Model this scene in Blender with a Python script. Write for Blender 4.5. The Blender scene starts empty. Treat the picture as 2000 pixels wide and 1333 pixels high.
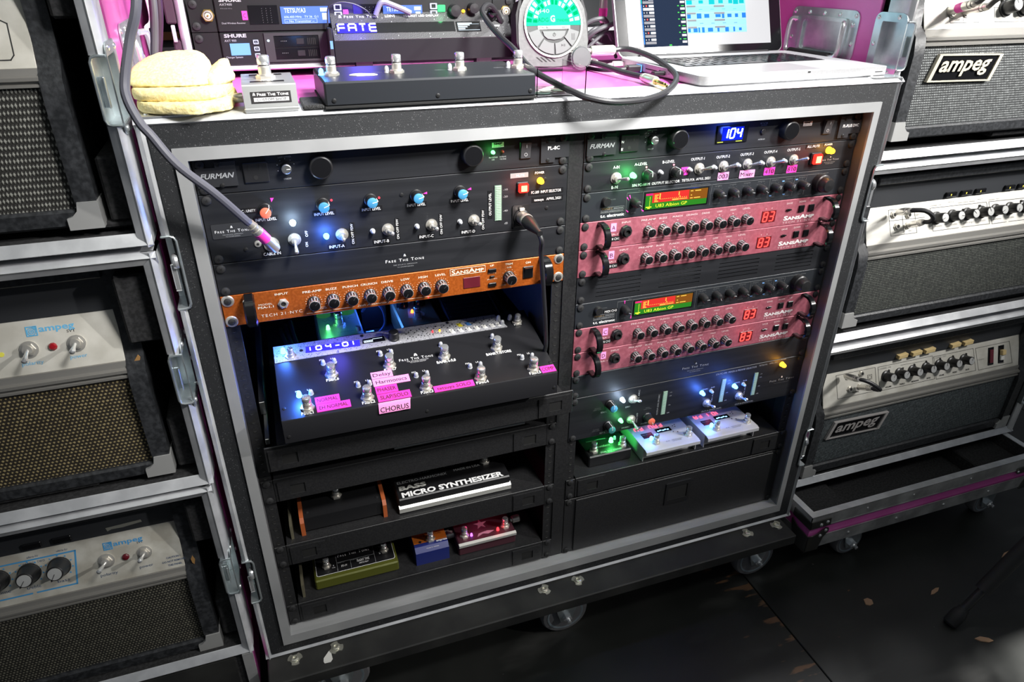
import bpy, bmesh, math, random
from math import sin, cos, pi, radians, sqrt
from mathutils import Vector, Matrix
random.seed(7)
SC = bpy.context.scene
COL = SC.collection

# ------------------------------------------------------------------ camera, world, lights, exposure
cam_d = bpy.data.cameras.new('camera'); cam = bpy.data.objects.new('camera', cam_d); COL.objects.link(cam)
cam_d.lens = 24.38; cam_d.sensor_width = 36; cam_d.clip_start = .02; cam_d.clip_end = 50
_r, _d, _f = (.9434, -.3316, .0063), (-.1538, -.4543, -.8775), (.2938, .8269, -.4796)
cam.matrix_world = Matrix(((_r[0], -_d[0], -_f[0], .0844), (_r[1], -_d[1], -_f[1], -.8905), (_r[2], -_d[2], -_f[2], 1.2037), (0, 0, 0, 1)))
SC.camera = cam
SC.view_settings.view_transform = 'Standard'; SC.view_settings.look = 'None'
SC.view_settings.exposure = 0.12; SC.view_settings.gamma = 1.0; SC.view_settings.use_curve_mapping = False
W = bpy.data.worlds.new('world'); SC.world = W; W.use_nodes = True
W.node_tree.nodes['Background'].inputs[0].default_value = (.80, .88, 1.0, 1); W.node_tree.nodes['Background'].inputs[1].default_value = .085

def lamp(name, kind, loc, power, color=(1, 1, 1), size=.1, target=None, spot=None, blend=.3, size_y=None):
    l = bpy.data.lights.new(name, kind); l.energy = power; l.color = color
    if kind == 'AREA':
        l.size = size
        if size_y: l.shape = 'RECTANGLE'; l.size_y = size_y
    else: l.shadow_soft_size = size
    if kind == 'SPOT': l.spot_size = radians(spot); l.spot_blend = blend
    o = bpy.data.objects.new(name, l); COL.objects.link(o); o.location = loc
    if target is not None:
        o.rotation_euler = (Vector(target) - Vector(loc)).to_track_quat('-Z', 'Y').to_euler()
    return o
# stage work lamp high on the right, in front of the racks; a lamp over the rack tops; a dim unseen fill added overhead
lamp('soft_lamp', 'SPOT', (.80, -.85, 1.98), 330, (1, .985, .96), .20, (.50, .0, 1.27), 56, 1.0)
lamp('added_side_lamp', 'SPOT', (2.0, -.95, 2.05), 330, (1, .985, .96), .18, (1.46, .05, 1.33), 56, 1.0)  # second soft lamp, added to brighten the right stack
lamp('key_lamp', 'SPOT', (3.0, -1.75, 2.20), 230, (1, .975, .94), .03, (.35, .05, 1.15), 42, .8)
lamp('top_lamp', 'SPOT', (1.30, .30, 2.45), 105, (.98, .97, 1.0), .05, (.70, .25, 1.05), 56, .6)
lamp('overhead_fill', 'AREA', (.4, -1.1, 3.2), 8, (.95, 1.0, .90), 1.8, (.5, .0, .6))
lamp('floor_lamp_beam', 'SPOT', (1.30, .42, 2.60), 1500, (1, .98, .95), .03, (1.86, -.62, 0), 30, .5)

# ------------------------------------------------------------------ materials
MATS = {}
def mat(name, col, rough=.5, metal=0.0, emit=None, power=0.0, spec=.5, alpha=1.0, trans=0.0, coat=0.0):
    if name in MATS: return MATS[name]
    m = bpy.data.materials.new(name); m.use_nodes = True; MATS[name] = m
    if emit: col = tuple(.12 * c for c in emit); spec = 0.0   # a lit screen or lens reflects little
    b = m.node_tree.nodes['Principled BSDF']
    b.inputs['Base Color'].default_value = (*col, 1); b.inputs['Roughness'].default_value = rough; b.inputs['Metallic'].default_value = metal
    b.inputs['Specular IOR Level'].default_value = spec
    if emit: b.inputs['Emission Color'].default_value = (*emit, 1); b.inputs['Emission Strength'].default_value = power
    if trans: b.inputs['Transmission Weight'].default_value = trans; b.inputs['IOR'].default_value = 1.46
    if coat: b.inputs['Coat Weight'].default_value = coat; b.inputs['Coat Roughness'].default_value = .1
    return m
def nodes(m):
    nt = m.node_tree; b = nt.nodes['Principled BSDF']
    def new(t, **k):
        n = nt.nodes.new(t)
        for a, v in k.items(): setattr(n, a, v)
        return n
    tc = new('ShaderNodeTexCoord')
    return nt, b, new, tc
def mottle(m, scale, c0, c1, lo=.4, hi=.65, stretch=(1, 1, 1), bump=0.0, rough=None, detail=6):
    """colour grain and wear: noise between two colours, optional fine relief"""
    nt, b, new, tc = nodes(m)
    mp = new('ShaderNodeMapping'); mp.inputs['Scale'].default_value = stretch
    n = new('ShaderNodeTexNoise'); n.inputs['Scale'].default_value = scale; n.inputs['Detail'].default_value = detail
    r = new('ShaderNodeValToRGB'); r.color_ramp.elements[0].position = lo; r.color_ramp.elements[1].position = hi
    r.color_ramp.elements[0].color = (*c0, 1); r.color_ramp.elements[1].color = (*c1, 1)
    nt.links.new(tc.outputs['Object'], mp.inputs[0]); nt.links.new(mp.outputs[0], n.inputs['Vector']); nt.links.new(n.outputs['Fac'], r.inputs[0]); nt.links.new(r.outputs[0], b.inputs['Base Color'])
    if bump:
        bp = new('ShaderNodeBump'); bp.inputs['Strength'].default_value = bump; bp.inputs['Distance'].default_value = .001
        nt.links.new(n.outputs['Fac'], bp.inputs['Height']); nt.links.new(bp.outputs[0], b.inputs['Normal'])
    return m
BLACK = mottle(mat('black_anodised', (.016, .017, .02), .48, .3), 90, (.013, .014, .017), (.022, .023, .027), stretch=(.05, 1, 1))
SHELFB = mottle(mat('black_powder_coat', (.012, .012, .013), .5), 400, (.010, .010, .011), (.018, .018, .019), bump=.05)
RUBBER = mat('black_rubber', (.012, .012, .013), .7)
PLAST = mat('black_plastic', (.013, .013, .014), .38)
GLOSSB = mat('glossy_black', (.006, .006, .007), .15)
DARK = mat('matt_black', (.004, .004, .004), .8)
CHROME = mat('chrome', (.80, .81, .82), .24, .8)
ZINC = mottle(mat('zinc_plate', (.6, .66, .68), .32, .85), 25, (.5, .56, .58), (.74, .79, .8))
NICKEL = mat('nickel', (.70, .67, .61), .30, .75)
BRASS = mat('gold_plate', (.85, .6, .22), .25, 1)
STEEL = mat('brushed_steel', (.62, .62, .6), .35, 1)
ALU = mottle(mat('aluminium_extrusion', (.66, .67, .69), .38, .5), 30, (.58, .59, .61), (.74, .75, .77), stretch=(1, 1, 1))
ALUDULL = mottle(mat('aluminium_angle', (.4, .4, .4), .5, .35), 60, (.37, .375, .38), (.45, .455, .46), stretch=(.15, 1, .15))
ALUWEAR = mottle(mat('scuffed_aluminium', (.36, .36, .36), .5, .4), 18, (.26, .26, .26), (.46, .46, .46))
PINK = mottle(mat('pink_laminate', (.72, .13, .47), .3, coat=.2), 9, (.66, .11, .43), (.76, .16, .52))
PINKP = mottle(mat('pink_panel_paint', (.33, .09, .125), .48, .25), 160, (.30, .08, .11), (.37, .11, .145), bump=.06)
ORANGE = mottle(mat('orange_metal_panel', (.42, .095, .012), .38, .4), 300, (.36, .08, .01), (.48, .115, .018))
WHITE = mat('white_print', (.78, .78, .78), .6)
GREYP = mat('grey_print', (.32, .33, .34), .6)
DIMP = mat('faint_print', (.12, .125, .13), .6)
INK = mat('black_ink', (.015, .013, .014), .6)
BLUEP = mat('blue_print', (.07, .27, .55), .55)
CREAM = mat('cream_print', (.72, .62, .48), .55)
TAPEHOT = mat('hot_pink_tape', (.9, .045, .42), .5)
TAPEPALE = mat('pale_pink_tape', (.85, .3, .62), .5)
TAPEBLK = mat('black_label_tape', (.008, .008, .009), .35)
REDPAINT = mat('red_marker', (.75, .05, .07), .5)
CORAL = mat('coral_cap', (.8, .16, .09), .5)
BLUECAP = mat('blue_cap', (.05, .25, .45), .5)
TEALCAP = mat('teal_cap', (.04, .22, .22), .5)
WHITEPL = mat('white_plastic', (.75, .74, .7), .45)
CREAMPL = mat('cream_plastic', (.66, .5, .24), .5)
CLEARL = mat('clear_led_lens', (.42, .43, .45), .15, spec=.8)
ACRYL = mat('clear_acrylic', (1, 1, 1), .03, trans=1.0)
LCDG = mat('grey_green_meter', (.22, .32, .25), .35)
METERSEG = mat('meter_segment', (.3, .44, .33), .35)
CABLE = mat('black_cable', (.018, .018, .02), .45)
GCABLE = mat('grey_cable', (.10, .10, .125), .5)
WCABLE = mat('white_cable', (.75, .75, .74), .45)
L_BLUE = mat('blue_led', (.1, .3, 1), .3, emit=(.10, .38, 1.0), power=7)
L_WHITE = mat('white_led', (.8, .9, 1), .3, emit=(.55, .78, 1.0), power=7)
L_GREEN = mat('green_led', (.1, 1, .2), .3, emit=(.12, 1.0, .22), power=6)
L_AMBER = mat('amber_led', (1, .6, .05), .3, emit=(1.0, .42, .02), power=5)
L_RED = mat('red_led', (1, .05, .03), .3, emit=(1.0, .03, .04), power=3.2)
L_PURP = mat('purple_led', (.6, .1, 1), .3, emit=(.45, .08, 1.0), power=5)
L_REDCAP = mat('red_lit_button', (1, .1, .04), .3, emit=(1.0, .03, .02), power=2.0)
L_HOT = mat('yellow_hot_core', (1, .7, .3), .3, emit=(1.0, .55, .25), power=2.2)
SEG_RED = mat('red_segment', (1, .1, .05), .3, emit=(1.0, .06, .05), power=2.6)
SEG_CRIM = mat('crimson_segment', (1, .05, .1), .3, emit=(1.0, .10, .16), power=2.4)
SEG_BLUE = mat('blue_segment', (.4, .6, 1), .3, emit=(.22, .55, 1.0), power=3.6)
SEG_WHITE = mat('white_segment', (.8, .85, 1), .3, emit=(.80, .82, 1.0), power=1.6)
GLOW_BLUE = mat('blue_backlight', (.1, .1, .9), .3, emit=(.06, .05, .95), power=.9)
OLED = mat('oled_white', (.8, .9, 1), .3, emit=(.75, .9, 1.0), power=1.2)
LCDBLUE = mat('blue_lcd', (.2, .3, .9), .3, emit=(.15, .28, .95), power=.9)
LCDPALE = mat('pale_blue_lcd', (.4, .6, 1), .3, emit=(.25, .50, 1.0), power=1.1)
LCDGREEN = mat('green_lcd', (.05, .35, .03), .3, emit=(.03, .24, .02), power=.8)
LCDRED = mat('red_lcd', (.6, .05, .04), .3, emit=(.72, .035, .03), power=.9)
LCDORNG = mat('brown_lcd', (.3, .12, .02), .3, emit=(.26, .09, .012), power=.8)
LCDMAG = mat('magenta_lcd', (.7, .02, .2), .3, emit=(.8, .015, .2), power=1)
LCDTEXT = mat('yellow_lcd_text', (.9, .9, .1), .3, emit=(.85, .95, .05), power=1.1)
LCDORT = mat('orange_lcd_text', (1, .6, .1), .3, emit=(1.0, .55, .08), power=1.1)
FOAM = mottle(mat('dark_foam', (.018, .018, .019), .95), 220, (.012, .012, .013), (.03, .03, .032), bump=.3)
TOLEX = mottle(mat('black_tolex', (.02, .021, .024), .45), 160, (.014, .015, .017), (.034, .036, .04), bump=.5)
SILVERPANEL = mottle(mat('silver_faceplate', (.62, .6, .54), .5, .15), 22, (.52, .50, .44), (.66, .64, .58))
WHITEPANEL = mottle(mat('pale_faceplate', (.70, .68, .63), .45, .1), 22, (.62, .60, .55), (.74, .72, .67))
WORNPANEL = mottle(mat('worn_faceplate', (.47, .46, .41), .55, .1), 26, (.36, .34, .29), (.52, .51, .46))
TOWEL = mottle(mat('yellow_towel', (.86, .72, .36), .95), 300, (.80, .66, .30), (.90, .78, .42), bump=.8)
WOOD = mat('reddish_wood', (.32, .075, .02), .5)
PLANK = mottle(mat('black_painted_board', (.018, .018, .017), .6), 14, (.014, .014, .014), (.03, .03, .028), bump=.15)

def speckle(name, base, dot, scale, thr, rough=.6, bump=.3, dotrough=None):
    """dark laminate with scattered bright flecks"""
    m = mat(name, base, rough); nt, b, new, tc = nodes(m)
    v = new('ShaderNodeTexVoronoi'); v.inputs['Scale'].default_value = scale
    r = new('ShaderNodeValToRGB'); r.color_ramp.elements[0].position = thr; r.color_ramp.elements[1].position = thr + .03
    r.color_ramp.elements[0].color = (*base, 1); r.color_ramp.elements[1].color = (*dot, 1)
    sp = new('ShaderNodeSeparateColor')
    nt.links.new(tc.outputs['Object'], v.inputs['Vector']); nt.links.new(v.outputs['Color'], sp.inputs[0]); nt.links.new(sp.outputs[0], r.inputs[0]); nt.links.new(r.outputs[0], b.inputs['Base Color'])
    bp = new('ShaderNodeBump'); bp.inputs['Strength'].default_value = bump; bp.inputs['Distance'].default_value = .0008
    nt.links.new(v.outputs['Distance'], bp.inputs['Height']); nt.links.new(bp.outputs[0], b.inputs['Normal'])
    return m
LAMIN = speckle('speckled_black_laminate', (.015, .016, .018), (.09, .09, .095), 1100, .955)
SPECKMETAL = speckle('speckled_steel_band', (.34, .34, .36), (.03, .03, .03), 900, .90, .4, .1)
FACEGREY = speckle('dark_grey_hammertone', (.022, .022, .024), (.3, .3, .31), 700, .985, .5, .2)

def weave(name, back, thread, sx, sz, thr, skew=0.0, rough=.7):
    """woven grille cloth: rows of bright threads on a dark ground"""
    m = mat(name, back, rough); nt, b, new, tc = nodes(m)
    s = new('ShaderNodeSeparateXYZ'); nt.links.new(tc.outputs['Object'], s.inputs[0])
    def mth(op, a, c=None):
        n = new('ShaderNodeMath', operation=op)
        for i, q in enumerate((a, c)):
            if q is None: continue
            if isinstance(q, (int, float)): n.inputs[i].default_value = q
            else: nt.links.new(q, n.inputs[i])
        return n.outputs[0]
    x, z = s.outputs[0], s.outputs[2]
    row = mth('MULTIPLY', z, sz)
    half = mth('MULTIPLY', mth('FLOOR', row), .5 + skew)
    cx = mth('ABSOLUTE', mth('SUBTRACT', mth('FRACT', mth('ADD', mth('MULTIPLY', x, sx), half)), .5))
    cz = mth('ABSOLUTE', mth('SUBTRACT', mth('FRACT', row), .5))
    d = mth('ADD', mth('MULTIPLY', cx, 1.0), cz)
    n = new('ShaderNodeTexNoise'); n.inputs['Scale'].default_value = 190; nt.links.new(tc.outputs['Object'], n.inputs['Vector'])
    d2 = mth('ADD', d, mth('MULTIPLY', mth('SUBTRACT', n.outputs['Fac'], .5), .5))
    r = new('ShaderNodeValToRGB'); r.color_ramp.elements[0].position = thr; r.color_ramp.elements[1].position = thr + .16
    r.color_ramp.elements[0].color = (*thread, 1); r.color_ramp.elements[1].color = (*back, 1)
    nt.links.new(d2, r.inputs[0]); nt.links.new(r.outputs[0], b.inputs['Base Color'])
    bp = new('ShaderNodeBump'); bp.inputs['Strength'].default_value = .6; bp.inputs['Distance'].default_value = .0012; bp.invert = True
    nt.links.new(d2, bp.inputs['Height']); nt.links.new(bp.outputs[0], b.inputs['Normal'])
    return m
GR_GREY = weave('grey_grille_cloth', (.022, .024, .025), (.36, .38, .38), 260, 250, .20)
GR_TEAL = weave('blue_grey_grille_cloth', (.020, .026, .029), (.26, .30, .31), 270, 270, .20)
GR_DARK = weave('dark_grille_cloth', (.016, .018, .017), (.20, .21, .18), 270, 260, .20)
GR_WHITE = weave('white_flecked_grille_cloth', (.020, .019, .017), (.30, .30, .27), 270, 140, .24)
GR_BROWN = weave('brown_grille_cloth', (.020, .015, .009), (.34, .27, .13), 200, 200, .24)
GR_BLACKW = weave('black_woven_grille_cloth', (.014, .013, .010), (.17, .16, .12), 220, 210, .26)

# ------------------------------------------------------------------ mesh helpers
class MB:
    def __init__(s, m=None): s.v = []; s.f = []; s.mi = []; s.mats = []; s.cur = 0; s.m(m) if m else None
    def m(s, m):
        if m not in s.mats: s.mats.append(m)
        s.cur = s.mats.index(m); return s
    def add(s, vs, fs):
        o = len(s.v); s.v += [tuple(p) for p in vs]; s.f += [tuple(i + o for i in f) for f in fs]; s.mi += [s.cur] * len(fs); return s
    def box(s, x0, x1, y0, y1, z0, z1, b=0):
        if b <= 0:
            v = [(x, y, z) for x in (x0, x1) for y in (y0, y1) for z in (z0, z1)]
            return s.add(v, [(0, 1, 3, 2), (4, 6, 7, 5), (0, 4, 5, 1), (2, 3, 7, 6), (0, 2, 6, 4), (1, 5, 7, 3)])
        c = ((x0 + x1) / 2, (y0 + y1) / 2, (z0 + z1) / 2); h = (abs(x1 - x0) / 2, abs(y1 - y0) / 2, abs(z1 - z0) / 2); b = min(b, min(h) * .95)
        v = []; ix = {}
        for i in (-1, 1):
            for j in (-1, 1):
                for k in (-1, 1):
                    for a in range(3):
                        e = [h[0], h[1], h[2]]
                        for q in range(3):
                            if q != a: e[q] -= b
                        ix[(i, j, k, a)] = len(v); v.append((c[0] + i * e[0], c[1] + j * e[1], c[2] + k * e[2]))
        f = []
        S = (-1, 1)
        for i in S:
            f.append([ix[(i, j, k, 0)] for j, k in ((-1, -1), (1, -1), (1, 1), (-1, 1))])
            f.append([ix[(j, i, k, 1)] for j, k in ((-1, -1), (1, -1), (1, 1), (-1, 1))])
            f.append([ix[(j, k, i, 2)] for j, k in ((-1, -1), (1, -1), (1, 1), (-1, 1))])
            for j in S:
                f.append([ix[(i, j, -1, 0)], ix[(i, j, 1, 0)], ix[(i, j, 1, 1)], ix[(i, j, -1, 1)]])
                f.append([ix[(i, -1, j, 0)], ix[(i, 1, j, 0)], ix[(i, 1, j, 2)], ix[(i, -1, j, 2)]])
                f.append([ix[(-1, i, j, 1)], ix[(1, i, j, 1)], ix[(1, i, j, 2)], ix[(-1, i, j, 2)]])
                for k in S: f.append([ix[(i, j, k, a)] for a in range(3)])
        return s.add(v, f)
    def lathe(s, c, axis, prof, n=16, phase=0.0):
        a = Vector(AX[axis] if isinstance(axis, str) else axis).normalized()
        u = a.orthogonal().normalized() if not isinstance(axis, str) else Vector({'x': (0, 1, 0), '-x': (0, 1, 0), 'y': (1, 0, 0), '-y': (1, 0, 0), 'z': (1, 0, 0), '-z': (1, 0, 0)}[axis])
        w = a.cross(u); c = Vector(c); v = []; f = []
        for r, h in prof:
            for i in range(n):
                t = 2 * pi * i / n + phase; v.append(c + a * h + u * (r * cos(t)) + w * (r * sin(t)))
        for j in range(len(prof) - 1):
            for i in range(n):
                k = (i + 1) % n; f.append((j * n + i, j * n + k, (j + 1) * n + k, (j + 1) * n + i))
        if prof[0][0] > 1e-6: f.append(tuple(range(n))[::-1])
        if prof[-1][0] > 1e-6: f.append(tuple(range((len(prof) - 1) * n, len(prof) * n)))
        return s.add(v, f)
    def cyl(s, c, axis, r, h, n=16, r2=None): return s.lathe(c, axis, [(r, 0), (r if r2 is None else r2, h)], n)
    def tube(s, pts, r, n=8):
        P = [Vector(p) for p in pts]; R = r if isinstance(r, (list, tuple)) else [r] * len(P); v = []; f = []
        t = (P[1] - P[0]).normalized(); u = t.orthogonal().normalized()
        for i, p in enumerate(P):
            d = ((P[min(i + 1, len(P) - 1)] - P[max(i - 1, 0)])); d = d.normalized() if d.length > 1e-9 else t
            u = (u - d * u.dot(d)); u = u.normalized() if u.length > 1e-6 else d.orthogonal().normalized(); w = d.cross(u); t = d
            for k in range(n): a = 2 * pi * k / n; v.append(p + u * (R[i] * cos(a)) + w * (R[i] * sin(a)))
        for i in range(len(P) - 1):
            for k in range(n): q = (k + 1) % n; f.append((i * n + k, i * n + q, (i + 1) * n + q, (i + 1) * n + k))
        f.append(tuple(range(n))[::-1]); f.append(tuple(range((len(P) - 1) * n, len(P) * n)))
        return s.add(v, f)
    def prism(s, poly, plane, a0, a1):
        def pt(p, a): return {'xz': (p[0], a, p[1]), 'yz': (a, p[0], p[1]), 'xy': (p[0], p[1], a)}[plane]
        n = len(poly); v = [pt(p, a0) for p in poly] + [pt(p, a1) for p in poly]
        f = [tuple(range(n))[::-1], tuple(range(n, 2 * n))] + [(i, (i + 1) % n, n + (i + 1) % n, n + i) for i in range(n)]
        return s.add(v, f)
    def ring(s, outer, inner, plane, a0, a1):
        """prism with a hole; outer and inner have the same count"""
        def pt(p, a): return {'xz': (p[0], a, p[1]), 'yz': (a, p[0], p[1]), 'xy': (p[0], p[1], a)}[plane]
        n = len(outer); v = [pt(p, a) for a in (a0, a1) for q in (outer, inner) for p in q]; f = []
        for i in range(n):
            j = (i + 1) % n
            f += [(i, j, n + j, n + i), (2 * n + i, 3 * n + i, 3 * n + j, 2 * n + j), (i, 2 * n + i, 2 * n + j, j), (n + i, n + j, 3 * n + j, 3 * n + i)]
        return s.add(v, f)
AX = {'x': (1, 0, 0), '-x': (-1, 0, 0), 'y': (0, 1, 0), '-y': (0, -1, 0), 'z': (0, 0, 1), '-z': (0, 0, -1)}
def rrect(x0, x1, z0, z1, r, n=4):
    out = []
    for cx, cz, a0 in ((x1 - r, z1 - r, 0), (x0 + r, z1 - r, 90), (x0 + r, z0 + r, 180), (x1 - r, z0 + r, 270)):
        for i in range(n + 1): a = radians(a0 + 90 * i / n); out.append((cx + r * cos(a), cz + r * sin(a)))
    return out
def rect(x0, x1, z0, z1): return [(x1, z1), (x0, z1), (x0, z0), (x1, z0)]
def disc(cx, cz, r, n=20): return [(cx + r * cos(2 * pi * i / n), cz + r * sin(2 * pi * i / n)) for i in range(n)]
def spl(pts, k=6):
    P = [Vector(p) for p in pts]; P = [P[0] * 2 - P[1]] + P + [P[-1] * 2 - P[-2]]; out = []
    for i in range(1, len(P) - 2):
        for j in range(k):
            t = j / k; a, b, c, d = P[i - 1:i + 3]
            out.append(.5 * ((2 * b) + (c - a) * t + (2 * a - 5 * b + 4 * c - d) * t * t + (3 * b - a - 3 * c + d) * t ** 3))
    out.append(P[-2]); return out
def mesh(name, M, smooth=35):
    me = bpy.data.meshes.new(name); me.from_pydata(M.v, [], M.f)
    for m in M.mats: me.materials.append(m)
    me.polygons.foreach_set('material_index', M.mi)
    bm = bmesh.new(); bm.from_mesh(me); bmesh.ops.recalc_face_normals(bm, faces=bm.faces); bm.to_mesh(me); bm.free()
    if smooth:
        me.polygons.foreach_set('use_smooth', [True] * len(me.polygons)); me.set_sharp_from_angle(angle=radians(smooth))
    return me
INFO = {}
I4 = Matrix.Identity(4)
def thing(name, label, cat, loc=(0, 0, 0), group=None, frame=None, kind=None):
    """an Empty at the thing's base; parts are given in world metres, or in the local frame when one is passed"""
    o = bpy.data.objects.new(name, None); COL.objects.link(o); o.empty_display_size = .02
    Wm = frame if frame is not None else Matrix.Translation(loc)
    o.matrix_world = Wm
    if label: o['label'] = label
    if cat: o['category'] = cat
    if group: o['group'] = group
    if kind: o['kind'] = kind
    INFO[o.name] = (frame if frame is not None else I4, Wm.copy()); return o
def put(me, name, parent, loc=(0, 0, 0), rot=None, scale=None, label=None):
    o = bpy.data.objects.new(name, me); COL.objects.link(o)
    Bm = Matrix.Translation(loc)
    if rot is not None: Bm = Bm @ (rot if isinstance(rot, Matrix) else Matrix.Rotation(rot[0], 4, rot[1]))
    if scale is not None: Bm = Bm @ Matrix.Diagonal((*((scale,) * 3 if isinstance(scale, (int, float)) else scale), 1))
    if parent is not None:
        F, Wp = INFO[parent.name]; o.parent = parent; o.matrix_parent_inverse = Wp.inverted() @ F
    else: F = I4
    o.matrix_basis = Bm; INFO[o.name] = (F, F @ Bm)
    if label: o['label'] = label
    return o
def part(name, M, parent, smooth=35, label=None): return put(mesh(name, M, smooth), name, parent, label=label)
def single(name, M, label, cat, group=None, smooth=35):
    """a thing that is one mesh"""
    o = put(mesh(name, M, smooth), name, None); o['label'] = label; o['category'] = cat
    if group: o['group'] = group
    return o
def struct(name, M, parent=None, smooth=35):
    o = put(mesh(name, M, smooth), name, parent)
    if parent is None: o['kind'] = 'structure'
    return o
MEMO = {}
def memo(key, fn):
    if key not in MEMO: MEMO[key] = mesh(key, fn())
    return MEMO[key]
GLOWN = [0]
def glow(loc, color, power, size=.004):
    GLOWN[0] += 1; power *= 2.4 if color[2] > .9 else 1.6 if color[1] > .9 else .6; return lamp('added_halo_light', 'POINT', loc, power, color, size)

# lettering is collected per thing and turned into one flat print mesh at the end
TXT = []
def T(par, s, p, w, h, m, d=-.0004, pl='xz', st='', ang=0, al='l'):
    TXT.append((par, s, p, w, h, m, d, pl, st, ang, al))
def finish_text():
    keys = {}
    for t in TXT:
        k = (t[1], t[8])
        if k in keys: continue
        cu = bpy.data.curves.new('print', 'FONT'); body = t[1]
        if 's' in t[8]:
            cu.body = body
            for i, ch in enumerate(body):
                if ch.islower(): cu.body_format[i].use_small_caps = True
            cu.small_caps_scale = .74
        else: cu.body = body
        if 'b' in t[8]: cu.offset = .022
        if 'B' in t[8]: cu.offset = .04
        if 'i' in t[8]: cu.shear = .3
        if 'p' in t[8]: cu.space_character = 1.25
        cu.resolution_u = 2; cu.fill_mode = 'FRONT'
        o = bpy.data.objects.new('print', cu); COL.objects.link(o); keys[k] = o
    bpy.context.view_layer.update(); dg = bpy.context.evaluated_depsgraph_get(); geo = {}
    for k, o in keys.items():
        me = o.evaluated_get(dg).to_mesh(); vs = [v.co.copy() for v in me.vertices]; fs = [tuple(p.vertices) for p in me.polygons]
        xs = [v.x for v in vs] or [0, 1]; geo[k] = (vs, fs, min(xs), max(xs))
    for o in keys.values():
        c = o.data; bpy.data.objects.remove(o); bpy.data.curves.remove(c)
    groups = {}
    for (par, s, p, w, h, m, d, pl, st, ang, al) in TXT:
        vs, fs, x0, x1 = geo[(s, st)]
        if not vs: continue
        sy = h / .72; sx = w / (x1 - x0) if w else sy * .95
        tot = (x1 - x0) * sx; ox = {'l': 0, 'c': -tot / 2, 'r': -tot}[al]; ca, sa = cos(radians(ang)), sin(radians(ang)); M = groups.setdefault(par.name, (par, MB()))[1]; M.m(m); out = []
        for v in vs:
            a, b = (v.x - x0) * sx + ox, v.y * sy; a, b = a * ca - b * sa + p[0], a * sa + b * ca + p[1]
            out.append(tuple(pl @ Vector((a, b, d))) if isinstance(pl, Matrix) else (a, d, b) if pl == 'xz' else (a, b, d) if pl == 'xy' else (d, a, b))
        M.add(out, fs)
    for par, M in groups.values(): part('lettering', M, par, smooth=0)['kind'] = 'stuff'

SEGS = {'0': 'abcdef', '1': 'bc', '2': 'abged', '3': 'abgcd', '4': 'fgbc', '5': 'afgcd', '6': 'afgedc', '7': 'abc', '8': 'abcdefg', '9': 'abfgcd', '-': 'g', 'F': 'afge', 'A': 'abcefg', 'T': 'ahi', 'E': 'afged', 'U': 'fedcb', ' ': ''}
def segs(M, s, x, z, w, h, t, gap, put3, lean=0.0):
    """seven-segment digits as thin raised bars; put3 maps (u, v) to a box"""
    for ch in s:
        for q in SEGS.get(ch, ''):
            a, b = {'a': ((0, 1), (1, 1)), 'b': ((1, 1), (1, .5)), 'c': ((1, .5), (1, 0)), 'd': ((0, 0), (1, 0)), 'e': ((0, .5), (0, 0)), 'f': ((0, 1), (0, .5)), 'g': ((0, .5), (1, .5)), 'h': ((.5, 1), (.5, .5)), 'i': ((.5, .5), (.5, 0))}[q]
            u0, v0, u1, v1 = x + a[0] * w + a[1] * h * lean, z + a[1] * h, x + b[0] * w + b[1] * h * lean, z + b[1] * h
            dx, dz = u1 - u0, v1 - v0; L = sqrt(dx * dx + dz * dz); ex, ez = dx / L, dz / L; nx, nz = -ez * t / 2, ex * t / 2; g = t * .25
            put3(M, [(u0 + ex * g + nx, v0 + ez * g + nz), (u1 - ex * g + nx, v1 - ez * g + nz), (u1 - ex * g - nx, v1 - ez * g - nz), (u0 + ex * g - nx, v0 + ez * g - nz)])
        x += w + gap
def onxz(d0, d1): return lambda M, P: M.prism(P, 'xz', d0, d1)
def onxy(d0, d1): return lambda M, P: M.prism(P, 'xy', d0, d1)
def flame(M, cx, cz, s, put3):
    """small two-leaf emblem above the maker's name"""
    put3(M, [(cx - .50 * s, cz - .1 * s), (cx - .34 * s, cz + .45 * s), (cx - .12 * s, cz + .95 * s), (cx - .04 * s, cz + .4 * s), (cx - .1 * s, cz - .12 * s), (cx - .3 * s, cz - .3 * s)])
    put3(M, [(cx + .50 * s, cz - .1 * s), (cx + .34 * s, cz + .45 * s), (cx + .12 * s, cz + .95 * s), (cx + .04 * s, cz + .4 * s), (cx + .1 * s, cz - .12 * s), (cx + .3 * s, cz - .3 * s)])

# ------------------------------------------------------------------ small hardware shared by many things (facing -y at the origin)
def m_screw():
    M = MB(RUBBER); M.lathe((0, 0, 0), '-y', [(.0058, 0), (.0058, .0008), (.0052, .0022), (.0034, .0032)], 14)
    M.m(DARK); M.box(-.0022, .0022, -.0034, -.003, -.0005, .0005); M.box(-.0005, .0005, -.0034, -.003, -.0022, .0022); return M
def m_smallscrew():
    M = MB(PLAST); M.lathe((0, 0, 0), '-y', [(.0028, 0), (.0026, .0008), (.0016, .0012)], 10); M.m(DARK); M.box(-.0012, .0012, -.0014, -.001, -.0003, .0003); M.box(-.0003, .0003, -.0014, -.001, -.0012, .0012); return M
def m_ledlens(m):
    def f(): M = MB(m); M.lathe((0, 0, 0), '-y', [(.0036, 0), (.0036, .001), (.003, .0012), (.003, .005), (.0022, .0072), (.0008, .0082), (0, .0084)], 12); return M
    return f
def m_washer():
    M = MB(NICKEL); M.lathe((0, 0, 0), '-y', [(.0082, 0), (.0082, .0012), (.0062, .0016)], 20); M.lathe((0, 0, 0), '-y', [(.0062, .0012), (.0062, .004)], 6); M.lathe((0, 0, 0), '-y', [(.0044, .004), (.0044, .007), (.0028, .0072)], 14); return M
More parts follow.
